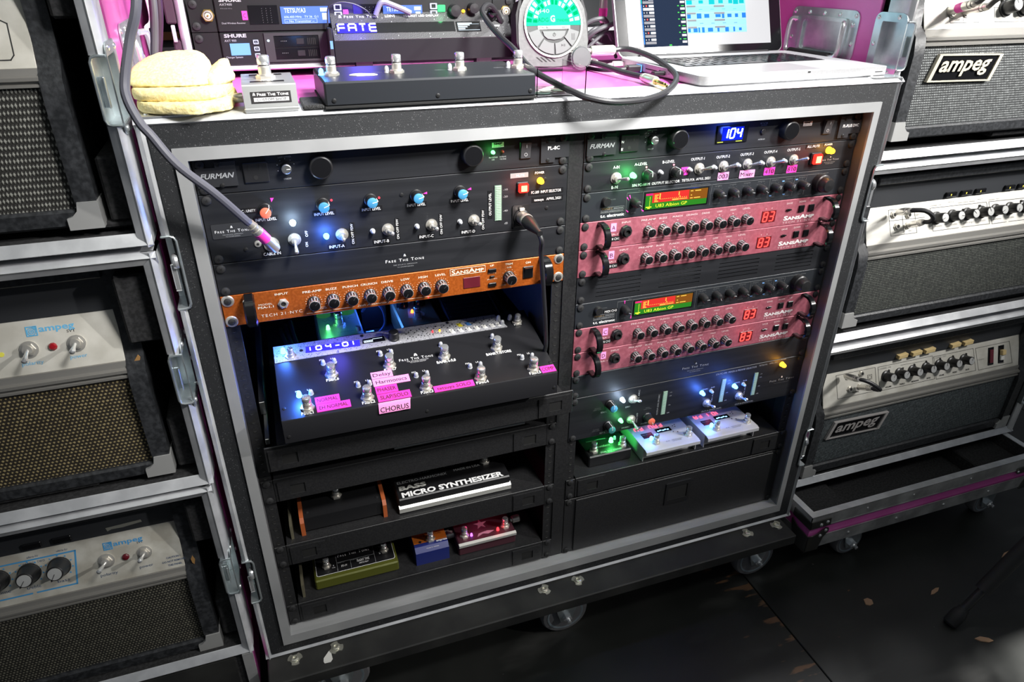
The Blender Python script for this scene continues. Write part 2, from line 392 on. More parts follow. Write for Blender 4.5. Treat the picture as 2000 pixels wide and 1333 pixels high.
def m_bat():
    M = MB(CHROME); M.lathe((0, 0, 0), '-y', [(.0015, 0), (.0017, .008), (.0027, .0165), (.0025, .0185), (.001, .0196), (0, .0198)], 10); return M
def toggle(par, x, z, dx=0.0, dz=0.0, name='toggle_switch', y=0.0, s=1.0):
    b = put(memo('toggle_nut', m_washer), name, par, (x, y, z), scale=s)
    d = Vector((dx, -1, dz)).normalized(); q = Vector((0, -1, 0)).rotation_difference(d).to_matrix().to_4x4()
    put(memo('toggle_bat', m_bat), 'toggle_lever', b, (x, y - .006 * s, z), rot=q, scale=s); return b
def lens(par, x, z, m, y=0.0, s=1.0, name='indicator_light'): return put(memo('lens_' + m.name, m_ledlens(m)), name, par, (x, y, z), scale=s)
def m_selknob(cap):
    def f():
        M = MB(PLAST); M.lathe((0, 0, 0), '-y', [(.0085, 0), (.0085, .002), (.0075, .003), (.007, .015)], 20); M.m(cap); M.lathe((0, 0, 0), '-y', [(.0068, .0148), (.0066, .0165), (.0058, .017)], 20)
        M.m(WHITE); M.box(-.0004, .0004, -.0172, -.016, 0, .0068); M.box(-.0004, .0004, -.016, -.002, .0068, .0079); return M
    return f
def m_fluted():
    M = MB(PLAST); M.lathe((0, 0, 0), '-y', [(.0082, 0), (.0082, .001), (.0072, .0018), (.007, .0115)], 24)
    M.m(GREYP)
    for i in range(12): a = 2 * pi * i / 12; c, s = cos(a) * .00715, sin(a) * .00715; t = .0007; M.add([(c - s / .00715 * t, -.0025, s + c / .00715 * t), (c + s / .00715 * t, -.0025, s - c / .00715 * t), (c + s / .00715 * t, -.011, s - c / .00715 * t), (c - s / .00715 * t, -.011, s + c / .00715 * t)], [(0, 1, 2, 3)])
    M.m(CHROME); M.lathe((0, 0, 0), '-y', [(.0071, .0112), (.0073, .0118), (.0071, .0134), (.0066, .0136)], 24); M.m(GLOSSB); M.lathe((0, 0, 0), '-y', [(.0064, .013), (.0064, .0142), (.006, .0144)], 24); M.m(STEEL); M.box(-.0003, .0003, -.0147, -.0143, .001, .0062); return M
def m_tcknob():
    M = MB(PLAST); M.lathe((0, 0, 0), '-y', [(.0072, 0), (.0070, .006), (.0062, .012), (.0050, .0145), (.003, .0155), (0, .0158)], 18); M.m(GREYP); M.box(-.0003, .0003, -.0159, -.013, .0006, .0058); return M
def m_jack():
    M = MB(NICKEL); M.lathe((0, 0, 0), '-y', [(.0072, 0), (.0072, .0022), (.0066, .0026)], 6); M.lathe((0, 0, 0), '-y', [(.0048, .002), (.0048, .0045), (.0034, .0045), (.0032, .001)], 16); M.m(DARK); M.lathe((0, 0, 0), '-y', [(.0033, .0032), (0, .0033)], 14); return M
def m_jackblack():
    M = MB(PLAST); M.lathe((0, 0, 0), '-y', [(.0098, 0), (.0098, .004), (.009, .005)], 8); M.lathe((0, 0, 0), '-y', [(.0062, .004), (.0062, .0095), (.004, .0095), (.0038, .003)], 16); M.m(DARK); M.lathe((0, 0, 0), '-y', [(.0039, .006), (0, .0061)], 14); return M
def m_foot():
    """stomp switch standing along +z"""
    M = MB(NICKEL); M.lathe((0, 0, 0), 'z', [(.0098, 0), (.0098, .003)], 6); M.lathe((0, 0, 0), 'z', [(.0086, .003), (.0082, .0045)], 20); M.lathe((0, 0, .003), 'z', [(.0064, 0), (.0064, .0085), (.0056, .0095)], 18); M.m(DARK); M.lathe((0, 0, .011), 'z', [(.0050, 0), (.0050, .003)], 16); M.m(CHROME); M.lathe((0, 0, .0135), 'z', [(.0058, 0), (.0063, .0008), (.0063, .0078), (.0055, .009), (.003, .0094), (0, .0095)], 18); return M
def m_handle():
    M = MB(GLOSSB); P = []; n = 12
    prof = [(0, .0165), (-.012, .0168)] + [(-.012 - .018 * sin(radians(a)), .0168 * cos(radians(a))) for a in range(10, 180, 17)] + [(-.012, -.0168), (0, -.0165)]
    th = .0032; v = []; f = []
    k = len(prof)
    for i, (y, z) in enumerate(prof):
        a = prof[max(i - 1, 0)]; b = prof[min(i + 1, k - 1)]; d = Vector((b[0] - a[0], b[1] - a[1])).normalized(); nx, nz = -d.y, d.x
        for w, t in ((-.0058, 0), (-.0042, th), (.0042, th), (.0058, 0), (.004, -th * .4), (-.004, -th * .4)):
            v.append((w, y - abs(0) + nx * t * -1, z + nz * t * -1))
    for i in range(k - 1):
        for j in range(6): q = (j + 1) % 6; f.append((i * 6 + j, i * 6 + q, (i + 1) * 6 + q, (i + 1) * 6 + j))
    f.append(tuple(range(6))); f.append(tuple(range((k - 1) * 6, k * 6))[::-1]); M.add(v, f); return M
def m_rivet():
    M = MB(CHROME); M.lathe((0, 0, 0), '-y', [(.0036, 0), (.0034, .0008), (.002, .0016), (0, .0018)], 12); return M
U_ = .04445; RW = .4826
def UZ(n): return 1.0 - n * U_
# ------------------------------------------------------------------ the setting: painted stage floor and pale back wall
def floor_material():
    m = mat('worn_black_stage_floor', (.016, .017, .016), .42); nt, b, new, tc = nodes(m)
    def noise(scale, stretch, detail=8):
        mp = new('ShaderNodeMapping'); mp.inputs['Scale'].default_value = stretch; n = new('ShaderNodeTexNoise'); n.inputs['Scale'].default_value = scale; n.inputs['Detail'].default_value = detail
        nt.links.new(tc.outputs['Object'], mp.inputs[0]); nt.links.new(mp.outputs[0], n.inputs['Vector']); return n.outputs['Fac']
    def ramp(f, lo, hi, c0=(0, 0, 0, 1), c1=(1, 1, 1, 1)):
        r = new('ShaderNodeValToRGB'); r.color_ramp.elements[0].position = lo; r.color_ramp.elements[1].position = hi; r.color_ramp.elements[0].color = c0; r.color_ramp.elements[1].color = c1; nt.links.new(f, r.inputs[0]); return r.outputs[0]
    def mix(f, a, c):
        n = new('ShaderNodeMix', data_type='RGBA'); nt.links.new(f, n.inputs[0])
        for q, i in ((a, 6), (c, 7)):
            if isinstance(q, tuple): n.inputs[i].default_value = q
            else: nt.links.new(q, n.inputs[i])
        return n.outputs[2]
    base = ramp(noise(5, (1, 1, 1)), .35, .7, (.013, .014, .013, 1), (.026, .027, .025, 1))
    dust = mix(ramp(noise(3.2, (1, 3, 1), 12), .60, .74), base, (.05, .05, .047, 1))
    chips = mix(ramp(noise(19, (1, 1.8, 1), 5), .74, .755), dust, (.20, .105, .05, 1))
    sep = new('ShaderNodeSeparateXYZ'); nt.links.new(tc.outputs['Object'], sep.inputs[0])
    near = new('ShaderNodeMapRange'); near.inputs['From Min'].default_value = .80; near.inputs['From Max'].default_value = .95; near.inputs['To Min'].default_value = 0; near.inputs['To Max'].default_value = .23; nt.links.new(sep.outputs[0], near.inputs['Value'])
    lim = new('ShaderNodeMath', operation='LESS_THAN'); lim.inputs[1].default_value = .9495; nt.links.new(sep.outputs[0], lim.inputs[0])
    mul = new('ShaderNodeMath', operation='MULTIPLY'); nt.links.new(near.outputs[0], mul.inputs[0]); nt.links.new(lim.outputs[0], mul.inputs[1])
    add = new('ShaderNodeMath', operation='ADD'); nt.links.new(noise(34, (.35, 1.6, 1), 6), add.inputs[0]); nt.links.new(mul.outputs[0], add.inputs[1])
    seam = mix(ramp(add.outputs[0], .75, .81), chips, (.16, .085, .045, 1))
    flecks = mix(ramp(noise(60, (1, 1, 1), 3), .76, .78), seam, (.22, .21, .19, 1))
    nt.links.new(flecks, b.inputs['Base Color'])
    nt.links.new(ramp(noise(8, (1, 1, 1)), .3, .7, (.34, .34, .34, 1), (.52, .52, .52, 1)), b.inputs['Roughness'])
    bp = new('ShaderNodeBump'); bp.inputs['Strength'].default_value = .12; bp.inputs['Distance'].default_value = .002; nt.links.new(noise(40, (1, 2, 1)), bp.inputs['Height']); nt.links.new(bp.outputs[0], b.inputs['Normal'])
    return m
FLOORM = floor_material()
fl = struct('floor', MB(DARK).box(-2.6, 3.4, -2.6, 2.6, -.05, -.012))
for x0, x1, y0, y1 in ((-2.6, -.273, -2.6, .39), (-.27, .9488, -2.6, .39), (.9512, 2.17, -2.6, .39), (2.173, 3.4, -2.6, .39), (-2.6, -.273, .393, 2.6), (-.27, .9488, .393, 2.6), (.9512, 2.17, .393, 2.6), (2.173, 3.4, .393, 2.6)):
    put(mesh('floor_board', MB(FLOORM).box(x0, x1, y0, y1, -.012, 0, .0012)), 'floor_board', fl)
struct('wall_back', MB(mat('pale_back_wall', (.72, .72, .72), .8)).box(-2.6, 3.4, 2.5, 2.6, 0, 3.4))

# ------------------------------------------------------------------ flight case hardware shared by every case
def extrusion(par, x0, x1, y, z0, z1, axis, out, mt=ALU, w=.0125, name='edge_extrusion'):
    """stepped aluminium edge along a front edge; out = outward directions (ox, oz); profile faces -y and outward"""
    ox, oz = out; M = MB(mt)
    prof = [(0, .046), (0, .0075), (.0012, .0050), (.0052, .0006), (.0060, .0000), (.0068, .0006), (.0074, .0020), (.0080, .0022), (w - .0004, .0062), (w, .0070), (w, .0095), (.0025, .0100), (.0025, .046)]
    if axis == 'x' and oz < 0: prof[1:10] = [(0, .0070), (.0010, .0035), (.0022, .0006), (.0028, .0000), (.0036, .0005), (w * .6, .0052), (w - .0008, .0082), (w - .0004, .0085), (w, .0090)]
    if axis == 'z': M.prism([(x0 - ox * p, y + q) for p, q in prof], 'xy', z0, z1)
    else: M.prism([(y + q, z0 - oz * p) for p, q in prof], 'yz', x0, x1)
    return part(name, M, par)
def latch_dish(par, xe, s, y, z0, z1, hook=False, depth=.05, flange=True):
    """pressed metal dish let into the edge of a case: s = +1 when the outer side faces +x"""
    w = .0155; xi = xe - s * w; t = .0014; M = MB(ZINC)
    a, b = sorted((xi, xi + s * t)); M.box(a, b, y, y + depth, z0, z1)                       # inner wall
    a, b = sorted((xi, xe + s * .001)); M.box(a, b, y + depth - t, y + depth, z0, z1); M.box(a, b, y, y + depth, z1 - t, z1); M.box(a, b, y, y + depth, z0, z0 + t)
    if flange:
        a, b = sorted((xe, xe + s * .0016)); h = (z1 - z0) * .08
        M.ring(rrect(y + .001, y + depth + .014, z0 - .012, z1 + .012, .012), rrect(y + .002, y + depth - .001, z0 + .0005, z1 - .0005, .004), 'yz', a, b)
    r = .0016; c = .006
    loop = [(xi, y, z0 + c), (xi, y, z1 - c), (xi + s * .002, y, z1 - .0015), (xi + s * c, y, z1), (xe, y, z1)]
    M.tube([Vector(p) for p in loop], r, 8); M.tube([(xi, y, z0 + c), (xi + s * .002, y, z0 + .0015), (xi + s * c, y, z0), (xe, y, z0)], r, 8)
    d = part('latch_dish', M, par)
    zc = (z0 + z1) / 2
    if hook:
        K = MB(CHROME); K.lathe((xi + s * .006, y + .006, zc + .014), 'x', [(.0045, -.0035), (.0095, -.003), (.0105, 0), (.0095, .003), (.0045, .0035)], 18)
        a, b = sorted((xi + s * .0065, xi + s * .013)); K.box(a, b, y + .002, y + .0045, zc - .022, zc + .012, .001); K.box(a, b, y + .002, y + .018, zc - .024, zc - .0225, .0005)
        part('twist_latch', K, d)
    else:
        K = MB(ZINC); a, b = sorted((xi + s * t, xi + s * .008)); K.box(a, b, y + .010, y + .0125, zc - .018, zc + .014, .0008); a2, b2 = sorted((xi + s * .0068, xi + s * .0082)); K.box(a2, b2, y + .004, y + .0115, zc - .018, zc + .014, .0006)
        part('catch_plate', K, d)
    if flange:
        rot = (radians(90) * (1 if s > 0 else -1), 'Z')
        for yy, zz in ((y + depth + .007, z1 + .004), (y + depth + .007, zc), (y + depth + .007, z0 - .004), (y + .018, z1 + .006), (y + .018, z0 - .006)):
            put(memo('rivet', m_rivet), 'rivet', d, (xe + s * .0016, yy, zz), rot=rot)
    return d
def wheel(par, x, y, fz, r, z_top, nut=True):
    """one caster: mounting plate, fork, grey tyre, pale hub and axle nut facing the front"""
    c = put(mesh('caster', MB(ZINC).box(x - .035, x + .035, y - .018, y + .052, z_top - .004, z_top, .001)), 'caster', par)
    F = MB(ZINC); zc = r
    for yy in (y - .004, y + .032):
        F.prism([(x - .03, z_top - .004), (x + .03, z_top - .004), (x + .02, zc + r * .3), (x + .012, zc - .012), (x - .012, zc - .012), (x - .02, zc + r * .3)], 'xz', yy, yy + .0025)
    F.box(x - .03, x + .03, y - .004, y + .0345, z_top - .008, z_top - .004, .001)
    part('fork', F, c)
    Wh = MB(mat('grey_rubber_tyre', (.16, .16, .165), .6)); Wh.lathe((x, y + .002, zc), 'y', [(r * .76, 0), (r * .93, .001), (r, .006), (r, .02), (r * .93, .026), (r * .76, .027)], 32)
    part('tyre', Wh, c)
    H = MB(mat('pale_blue_hub', (.42, .5, .55), .35, .6)); H.lathe((x, y + .001, zc), 'y', [(.012, -.001), (.014, .001), (r * .55, .004), (r * .72, .0005), (r * .78, .0005), (r * .78, .026)], 28)
    part('hub', H, c)
    N = MB(CHROME); N.lathe((x, y - .004, zc), '-y', [(.0095, 0), (.0095, .008), (.008, .009)], 6); N.lathe((x, y - .012, zc), '-y', [(.0045, 0), (.0045, .008), (.003, .009)], 12); part('axle_nut', N, c)
    return c

# ------------------------------------------------------------------ the double rack flight case
XL, XRR, ZB, ZT, YF, YB = -.0477, 1.0375, .153, 1.051, -.02, .62
rc = thing('rack_flight_case', 'wide double rack flight case with silver edges standing on the black wheeled board', 'flight case', ((XL + XRR) / 2, .3, ZB))
part('top_panel', MB(PINK).box(XL + .004, XRR - .004, YF + .012, YB, ZT - .011, ZT - .0008), rc, label='pink top panel')
part('bottom_panel', MB(PINK).box(XL + .003, XRR - .003, YF + .012, YB, ZB, ZB + .011), rc)
part('side_panel', MB(PINK).box(XL + .0005, XL + .011, YF + .043, YB, ZB + .002, ZT - .012), rc, label='pink left side panel')
part('side_panel', MB(PINK).box(XRR - .011, XRR - .0005, YF + .043, YB, ZB + .002, ZT - .012), rc, label='pink right side panel')
part('back_panel', MB(LAMIN).box(XL + .003, XRR - .003, YB - .01, YB + .001, ZB + .002, ZT - .002), rc)
M = MB(LAMIN); ix0, ix1, iz0, iz1 = -.003, .9925, .195, 1.0045
M.box(XL + .011, ix0, YF + .0022, YF + .014, ZB + .008, ZT - .008); M.box(ix1, XRR - .011, YF + .0022, YF + .014, ZB + .008, ZT - .008); M.box(ix0, ix1, YF + .0022, YF + .014, iz1, ZT - .008); M.box(ix0, ix1, YF + .0022, YF + .014, ZB + .008, iz0)
part('front_frame', M, rc)
M = MB(DARK); M.box(-.02, -.004, YF + .016, YB - .012, .19, 1.006); M.box(.9945, 1.006, YF + .016, YB - .012, .19, 1.006); M.box(-.004, .9945, YF + .03, YB - .012, 1.004, 1.03); M.box(-.02, 1.006, YF + .03, YB - .012, .165, .1955)
part('inner_lining', M, rc)
# aluminium edges, broken by the latch dishes
extrusion(rc, XL, XRR, YF, ZT, ZT, 'x', (0, 1), w=.014)
extrusion(rc, XL, XRR, YF, ZB, ZB, 'x', (0, -1), w=.0135)
LZ = ((.8205, .9155), (.294, .384))
for xe, s in ((XL, -1), (XRR, 1)):
    for z0, z1 in ((ZB, LZ[1][0]), (LZ[1][1], LZ[0][0]), (LZ[0][1], ZT)): extrusion(rc, xe, xe, YF - .0002, z0, z1, 'z', (s, 0))
    for z0, z1 in LZ: latch_dish(rc, xe, s, YF, z0, z1, hook=True, depth=.04, flange=False)
# top corner braces
for x0, x1 in ((XL + .002, XL + .062), (XRR - .062, XRR - .002)):
    b = part('corner_brace', MB(CHROME).prism(rrect(x0, x1, YF + .004, YF + .058, .008), 'xy', ZT - .0006, ZT + .0012), rc)
    for dx in (.012, .03, .048): put(memo('rivet', m_rivet), 'rivet', b, (x0 + dx, YF + .014 + dx * .5, ZT + .0012), rot=(radians(-90), 'X'))
# mitred aluminium angle around the rack opening: face and inner return
ox0, ox1, oz0, oz1 = -.0150, 1.0020, .1795, 1.0166; ix0, ix1, iz0, iz1 = -.0006, .9900, .1990, 1.0022; y0 = YF - .0012; yi = .019
def angle(poly, box):
    M = MB(ALUDULL); M.prism(poly, 'xz', y0, YF + .0024); M.m(mat('darkened_aluminium_return', (.30, .30, .31), .4, .75) if box[1] - box[0] < .01 else ALUDULL); M.box(*box); part('trim_angle', M, rc)  # side returns get a darker copy that holds the dark reflection
angle([(ox0, oz1), (ox1, oz1), (ix1, iz1), (ix0, iz1)], (ix0, ix1, YF + .0024, yi, iz1, iz1 + .002))
angle([(ox0, oz0), (ox1, oz0), (ix1, iz0), (ix0, iz0)], (ix0, ix1, YF + .0024, yi, iz0 - .002, iz0))
angle([(ox0, oz0), (ox0, oz1), (ix0, iz1), (ix0, iz0)], (ix0 - .002, ix0, YF + .0024, yi, iz0, iz1))
angle([(ox1, oz0), (ox1, oz1), (ix1, iz1), (ix1, iz0)], (ix1, ix1 + .002, YF + .0024, yi, iz0, iz1))
# rack rails with holes, and the centre post
for xr in (0.0, RW - .017, .506, .506 + RW - .017):
    M = MB(SHELFB); M.box(xr, xr + .017, .0035, .0055, .2, 1.0); xa = xr if xr in (0.0, .506) else xr + .015; M.box(xa, xa + .002, .0055, .045, .2, 1.0); r = part('rack_rail', M, rc)
    H = MB(DARK)
    for k in range(54): H.cyl((xr + .0085, .0038, 1.0 - .00741 - k * U_ / 3), '-y', .0034, .0006, 8)
    Hb = H.m(STEEL)
    for k in range(54): Hb.prism([(xr + .0062, 1.0 - .0095 - k * U_ / 3), (xr + .0085, 1.0 - .0107 - k * U_ / 3), (xr + .0108, 1.0 - .0095 - k * U_ / 3), (xr + .0085, 1.0 - .0101 - k * U_ / 3)], 'xz', .0028, .0033)  # steel slivers put a glint on each hole's lower rim
    h = part('rail_hole', H, r); h['kind'] = 'stuff'
part('centre_post', MB(SHELFB).box(RW + .0005, .5055, .001, .35, .2, 1.003), rc)

# ------------------------------------------------------------------ wheeled board under the rack case
dl = thing('wheeled_board', 'thick black board on swivel casters carrying the double rack case', 'dolly', (.5, .2, 0))
part('board', MB(PLANK).box(-.046, 1.012, -.072, .64, .1285, .153, .002), dl)
for x in (.07, .512, .968): wheel(dl, x, -.022, 0, .05, .1285)
for x in (.07, .512, .968): wheel(dl, x, .52, 0, .05, .1285)
def m_tnut():
    M = MB(mat('yellow_zinc', (.62, .61, .53), .35, .8)); P = []
    for i in range(24): a = 2 * pi * i / 24; r = .0125 if i % 8 < 5 else .0085; P.append((r * cos(a), r * sin(a)))
    M.prism(P, 'xy', 0, .0012); M.lathe((0, 0, .0012), 'z', [(.0065, 0), (.006, .0022), (.004, .003), (.0038, .0008), (0, .0008)], 16); return M
for i, x in enumerate((-.001, .068, .458, .528, .917, .990)): put(memo('tnut', m_tnut), 'threaded_insert', dl, (x, -.033 - .0 * i, .153), rot=(i * 1.3, 'Z'))
single('guitar_pick', MB(WHITEPL).prism([(.046, -.058), (.056, -.0585), (.0598, -.0535), (.0585, -.037), (.0555, -.0355), (.0455, -.0475), (.0445, -.054)], 'xy', .153, .1538), 'small white guitar pick lying on the black wheeled board', 'guitar pick')

# ------------------------------------------------------------------ chips lying on the stage floor
CHIP = mat('pale_wood_chip', (.42, .26, .16), .8)
for (x, y, w, d, a), lab in (((1.1586, -.1666, .022, .018, .2), 'squarish tan wood chip on the floor in front of the pink tray'), ((1.31, -.3188, .036, .012, -.5), 'pale curled wood chip beside the stand foot shadow'), ((1.3184, -.1911, .034, .008, .25), 'thin brown sliver on the floor behind the stand foot'), ((1.5735, -.1627, .05, .01, .1), 'long tan sliver on the floor near the frame edge')):
    P = [(x + cos(a) * u * w / 2 - sin(a) * v * d / 2, y + sin(a) * u * w / 2 + cos(a) * v * d / 2) for u, v in ((-1, -.2), (-.5, -.9), (.4, -1), (1, -.1), (.6, .8), (-.3, 1))]
    single('wood_chip', MB(CHIP).prism(P, 'xy', 0, .0022), lab, 'wood chip', 'chips on the floor')
# ------------------------------------------------------------------ rack units (panel plane y = 0, x measured from the panel's left end)
XRK = .506
SCR = memo('rack_screw', m_screw)
def unit(name, label, cat, x0, top, n, m, group=None, depth=.2, screws=True, skip=()):
    t = thing(name, label, cat, (x0, 0, top - n * U_), group)
    g = .0004
    part('front_panel', MB(m).box(x0 + .0004, x0 + RW - .0004, 0, .003, top - n * U_ + g, top - g, .0006), t)
    if depth: part('chassis', MB(SHELFB).box(x0 + .022, x0 + RW - .022, .003, depth, top - n * U_ + .002, top - .002), t)
    if screws:
        for sx in (x0 + .0085, x0 + RW - .0085):
            for k, sz in enumerate((top - .0066, top - n * U_ + .0066)):
                if (sx > x0 + .2, k) in skip: continue
                put(SCR, 'rack_screw', t, (sx, 0, sz), rot=(random.uniform(0, 1.5), 'Y'))
    return t
def ftt(t, x, z, w, m=WHITE, sub=True):
    """maker's plate: emblem, small capitals and two lines of fine print; x, z = centre of the main line's baseline"""
    T(t, 'Free The Tone', (x - w / 2, z), w, w * .082, m, st='sp')
    M = MB(m); flame(M, x, z + w * .145, w * .06, onxz(-.0009, -.0003)); part('emblem', M, t, 0)
    if sub:
        T(t, 'THE HOLISTIC APPROACH', (x, z - w * .10), w * .62, w * .03, GREYP, al='c', st='p'); T(t, 'TO SYSTEM DESIGN', (x, z - w * .165), w * .42, w * .03, GREYP, al='c', st='p')
def tape(t, x0, x1, z0, z1, m, text=None, tm=INK, h=None, d=0.0, st='', lab=None, tw=.86):
    o = part('label_tape', MB(m).box(x0, x1, d - .0006, d, z0, z1), t, label=lab)
    if text: T(t, text, (x0 + (x1 - x0) * (1 - tw) / 2, z0 + (z1 - z0) * .22), (x1 - x0) * tw, h or (z1 - z0) * .58, tm, d - .0009, st=st)
    return o

def conditioner(x0, right):
    lab = 'black one space power conditioner with a blue 104 readout atop the right rack column' if right else 'black one space power conditioner with no readout atop the left rack column'
    t = unit('power_conditioner', lab, 'power conditioner', x0, 1.0, 1, BLACK, screws=False)
    z = 1.0
    for a, b in ((.0, .048), (.440, RW)):
        L = a < .1
        P = [(x0 + a + .003, z - .035), (x0 + b, z - .035), (x0 + b, z - .0055), (x0 + a + .003 + .022 * L, z - .0055), (x0 + a + .003 + .022 * L, z - .012), (x0 + a + .003, z - .012)] if L else [(x0 + a, z - .039), (x0 + b - .022, z - .039), (x0 + b - .022, z - .033), (x0 + b - .001, z - .033), (x0 + b - .001, z - .012), (x0 + b - .022, z - .012), (x0 + b - .022, z - .0055), (x0 + a, z - .0055)]
        e = part('ear_plate', MB(mat('ear_grey', (.028, .029, .033), .45, .2)).prism(P, 'xz', -.0032, 0), t)
        for sx, sz in (((a + .030, .0085), (a + .030, .0335)) if L else ((a + .010, .0095), (a + .010, .0355))): put(memo('small_screw', m_smallscrew), 'screw', e, (x0 + sx, -.0032, z - sz))
        for sz in (.008, .038): put(SCR, 'rack_screw', t, (x0 + (a + .009 if L else b - .009), 0, z - sz))
    T(t, 'FURMAN', (x0 + .007, z - .0245), .0385, .0062, GREYP, -.0035, st='bi')
    o = part('outlet', MB(PLAST).box(x0 + .0555, x0 + .0845, -.0026, 0, z - .034, z - .0095, .001), t)
    S = MB(DARK); S.box(x0 + .0617, x0 + .0637, -.0029, -.0024, z - .019, z - .0125); S.box(x0 + .0745, x0 + .0765, -.0029, -.0024, z - .0185, z - .0125); S.prism(disc(x0 + .0690, z - .0275, .0028, 14), 'xz', -.0029, -.0024); part('slot', S, o)
    if right: T(t, 'N', (x0 + .0565, z - .0205), .0032, .0036, WHITE, -.003); T(t, 'E', (x0 + .0565, z - .0308), .0030, .0036, WHITE, -.003)
    K = MB(PLAST); K.lathe((x0 + .1055, 0, z - .0185), '-y', [(.0062, 0), (.0058, .009)], 16); K.m(STEEL); K.lathe((x0 + .1055, 0, z - .0185), '-y', [(.0058, .009), (.0060, .0105), (.005, .0115)], 16); K.m(WHITE); K.box(x0 + .1055, x0 + .110, -.0119, -.0114, z - .0187, z - .0181); part('dimmer_knob', K, t)
    D = MB(GREYP)
    for a in (200, 160, 125, 90, 55, 20): D.prism(disc(x0 + .1055 + .0105 * cos(radians(a)), z - .0185 + .0105 * sin(radians(a)), .0006, 6), 'xz', -.0006, -.0001)
    part('tick_mark', D, t, 0)
    T(t, 'LAMP DIMMER', (x0 + .1055, z - .0068), .0155, .0022, GREYP, al='c'); T(t, 'ON/OFF', (x0 + .1055, z - .0335), .009, .0022, GREYP, al='c')
    for kx in (.1462, .3412):
        k = MB(PLAST); k.lathe((x0 + kx, 0, z - .0195), '-y', [(.0145, 0), (.0145, .010), (.0138, .0125), (.0125, .0135)], 32); k.m(GLOSSB); k.lathe((x0 + kx, 0, z - .0195), '-y', [(.0122, .0132), (.0118, .0138), (0, .0139)], 32); part('light_tube_cap', k, t)
    r = part('power_rocker', MB(PLAST).box(x0 + .4095, x0 + .4260, -.002, 0, z - .0315, z - .0085, .0008), t)
    R = MB(mat('rocker_grey', (.045, .047, .052), .35)); R.prism([(-.002, z - .0305), (-.0022, z - .0095), (-.0065, z - .0095), (-.0035, z - .0200), (-.0028, z - .0305)], 'yz', x0 + .4108, x0 + .4247); part('rocker', R, r)
    T(t, 'I', (x0 + .4177, z - .0155), None, .0045, GREYP, -.0068, al='c'); T(t, 'O', (x0 + .4177, z - .0278), .0048, .0050, GREYP, -.0036, al='c')
    part('sticker', MB(WHITE).box(x0 + .3705, x0 + .3870, -.0006, 0, z - .0165 if right else z - .0135, z - .0095 if right else z - .007), t)
    zs = z - .0125 if right else z - .0100
    T(t, 'SMP', (x0 + .3788, zs), .0125, .0027, INK, -.0009, al='c', st='B'); T(t, 'EVS+LIFT', (x0 + .3788, zs - .0030), .0125, .0017, INK, -.0009, al='c')
    if right:
        d = part('display_window', MB(GLOSSB).box(x0 + .2145, x0 + .2695, -.002, 0, z - .033, z - .007, .0008), t)
        G = MB(mat('deep_blue_glow', (.01, .01, .3), .3, emit=(.01, .03, .9), power=.55)); G.box(x0 + .2235, x0 + .2605, -.0024, -.0019, z - .0285, z - .0095); part('display_backlight', G, d)
        S = MB(L_WHITE); segs(S, '104', x0 + .2245, z - .0252, .0075, .0135, .0019, .0045, onxz(-.0032, -.0025), .12); part('digit', S, d)
        Y = MB(mat('yellow_legend', (.7, .7, .1), .4, emit=(.7, .75, .1), power=.9)); Y.box(x0 + .2165, x0 + .2265, -.0026, -.0021, z - .0312, z - .0300); Y.box(x0 + .2490, x0 + .2600, -.0026, -.0021, z - .0312, z - .0300); part('legend', Y, d)
        glow((x0 + .242, -.02, z - .018), (.05, .12, 1), .035, .008)
        b = MB(PLAST); b.lathe((x0 + .2970, 0, z - .0200), '-y', [(.0042, 0), (.0042, .002), (.0035, .0026)], 18); part('meter_button', b, t)
        T(t, 'METER DIM', (x0 + .2970, z - .0325), .012, .0020, GREYP, al='c'); T(t, 'EVS', (x0 + .2970, z - .0085), .013, .0020, GREYP, al='c'); T(t, 'CAUTION', (x0 + .2970, z - .0115), .010, .0020, GREYP, al='c')
        T(t, 'PL-PLUS DMC', (x0 + .4620, z - .0225), .031, .0045, WHITE, -.0035, al='c', st='b')
    else:
        lens(t, x0 + .3716, z - .0195, L_GREEN, s=.75); glow((x0 + .3716, -.012, z - .0195), (.1, 1, .15), .006)
        lens(t, x0 + .3850, z - .0195, mat('dull_red_lens', (.16, .02, .01), .3), s=.6)
        T(t, 'PROTECTION', (x0 + .3720, z - .0275), .012, .0019, GREYP, al='c'); T(t, 'OK', (x0 + .3720, z - .0305), .004, .0019, GREYP, al='c'); T(t, 'EXTREME', (x0 + .3858, z - .0275), .009, .0019, GREYP, al='c'); T(t, 'VOLTAGE', (x0 + .3858, z - .0305), .009, .0019, GREYP, al='c')
        T(t, 'PL-8C', (x0 + .4585, z - .0215), .0175, .0048, WHITE, -.0035, al='c', st='b')
conditioner(0, False); conditioner(XRK, True)

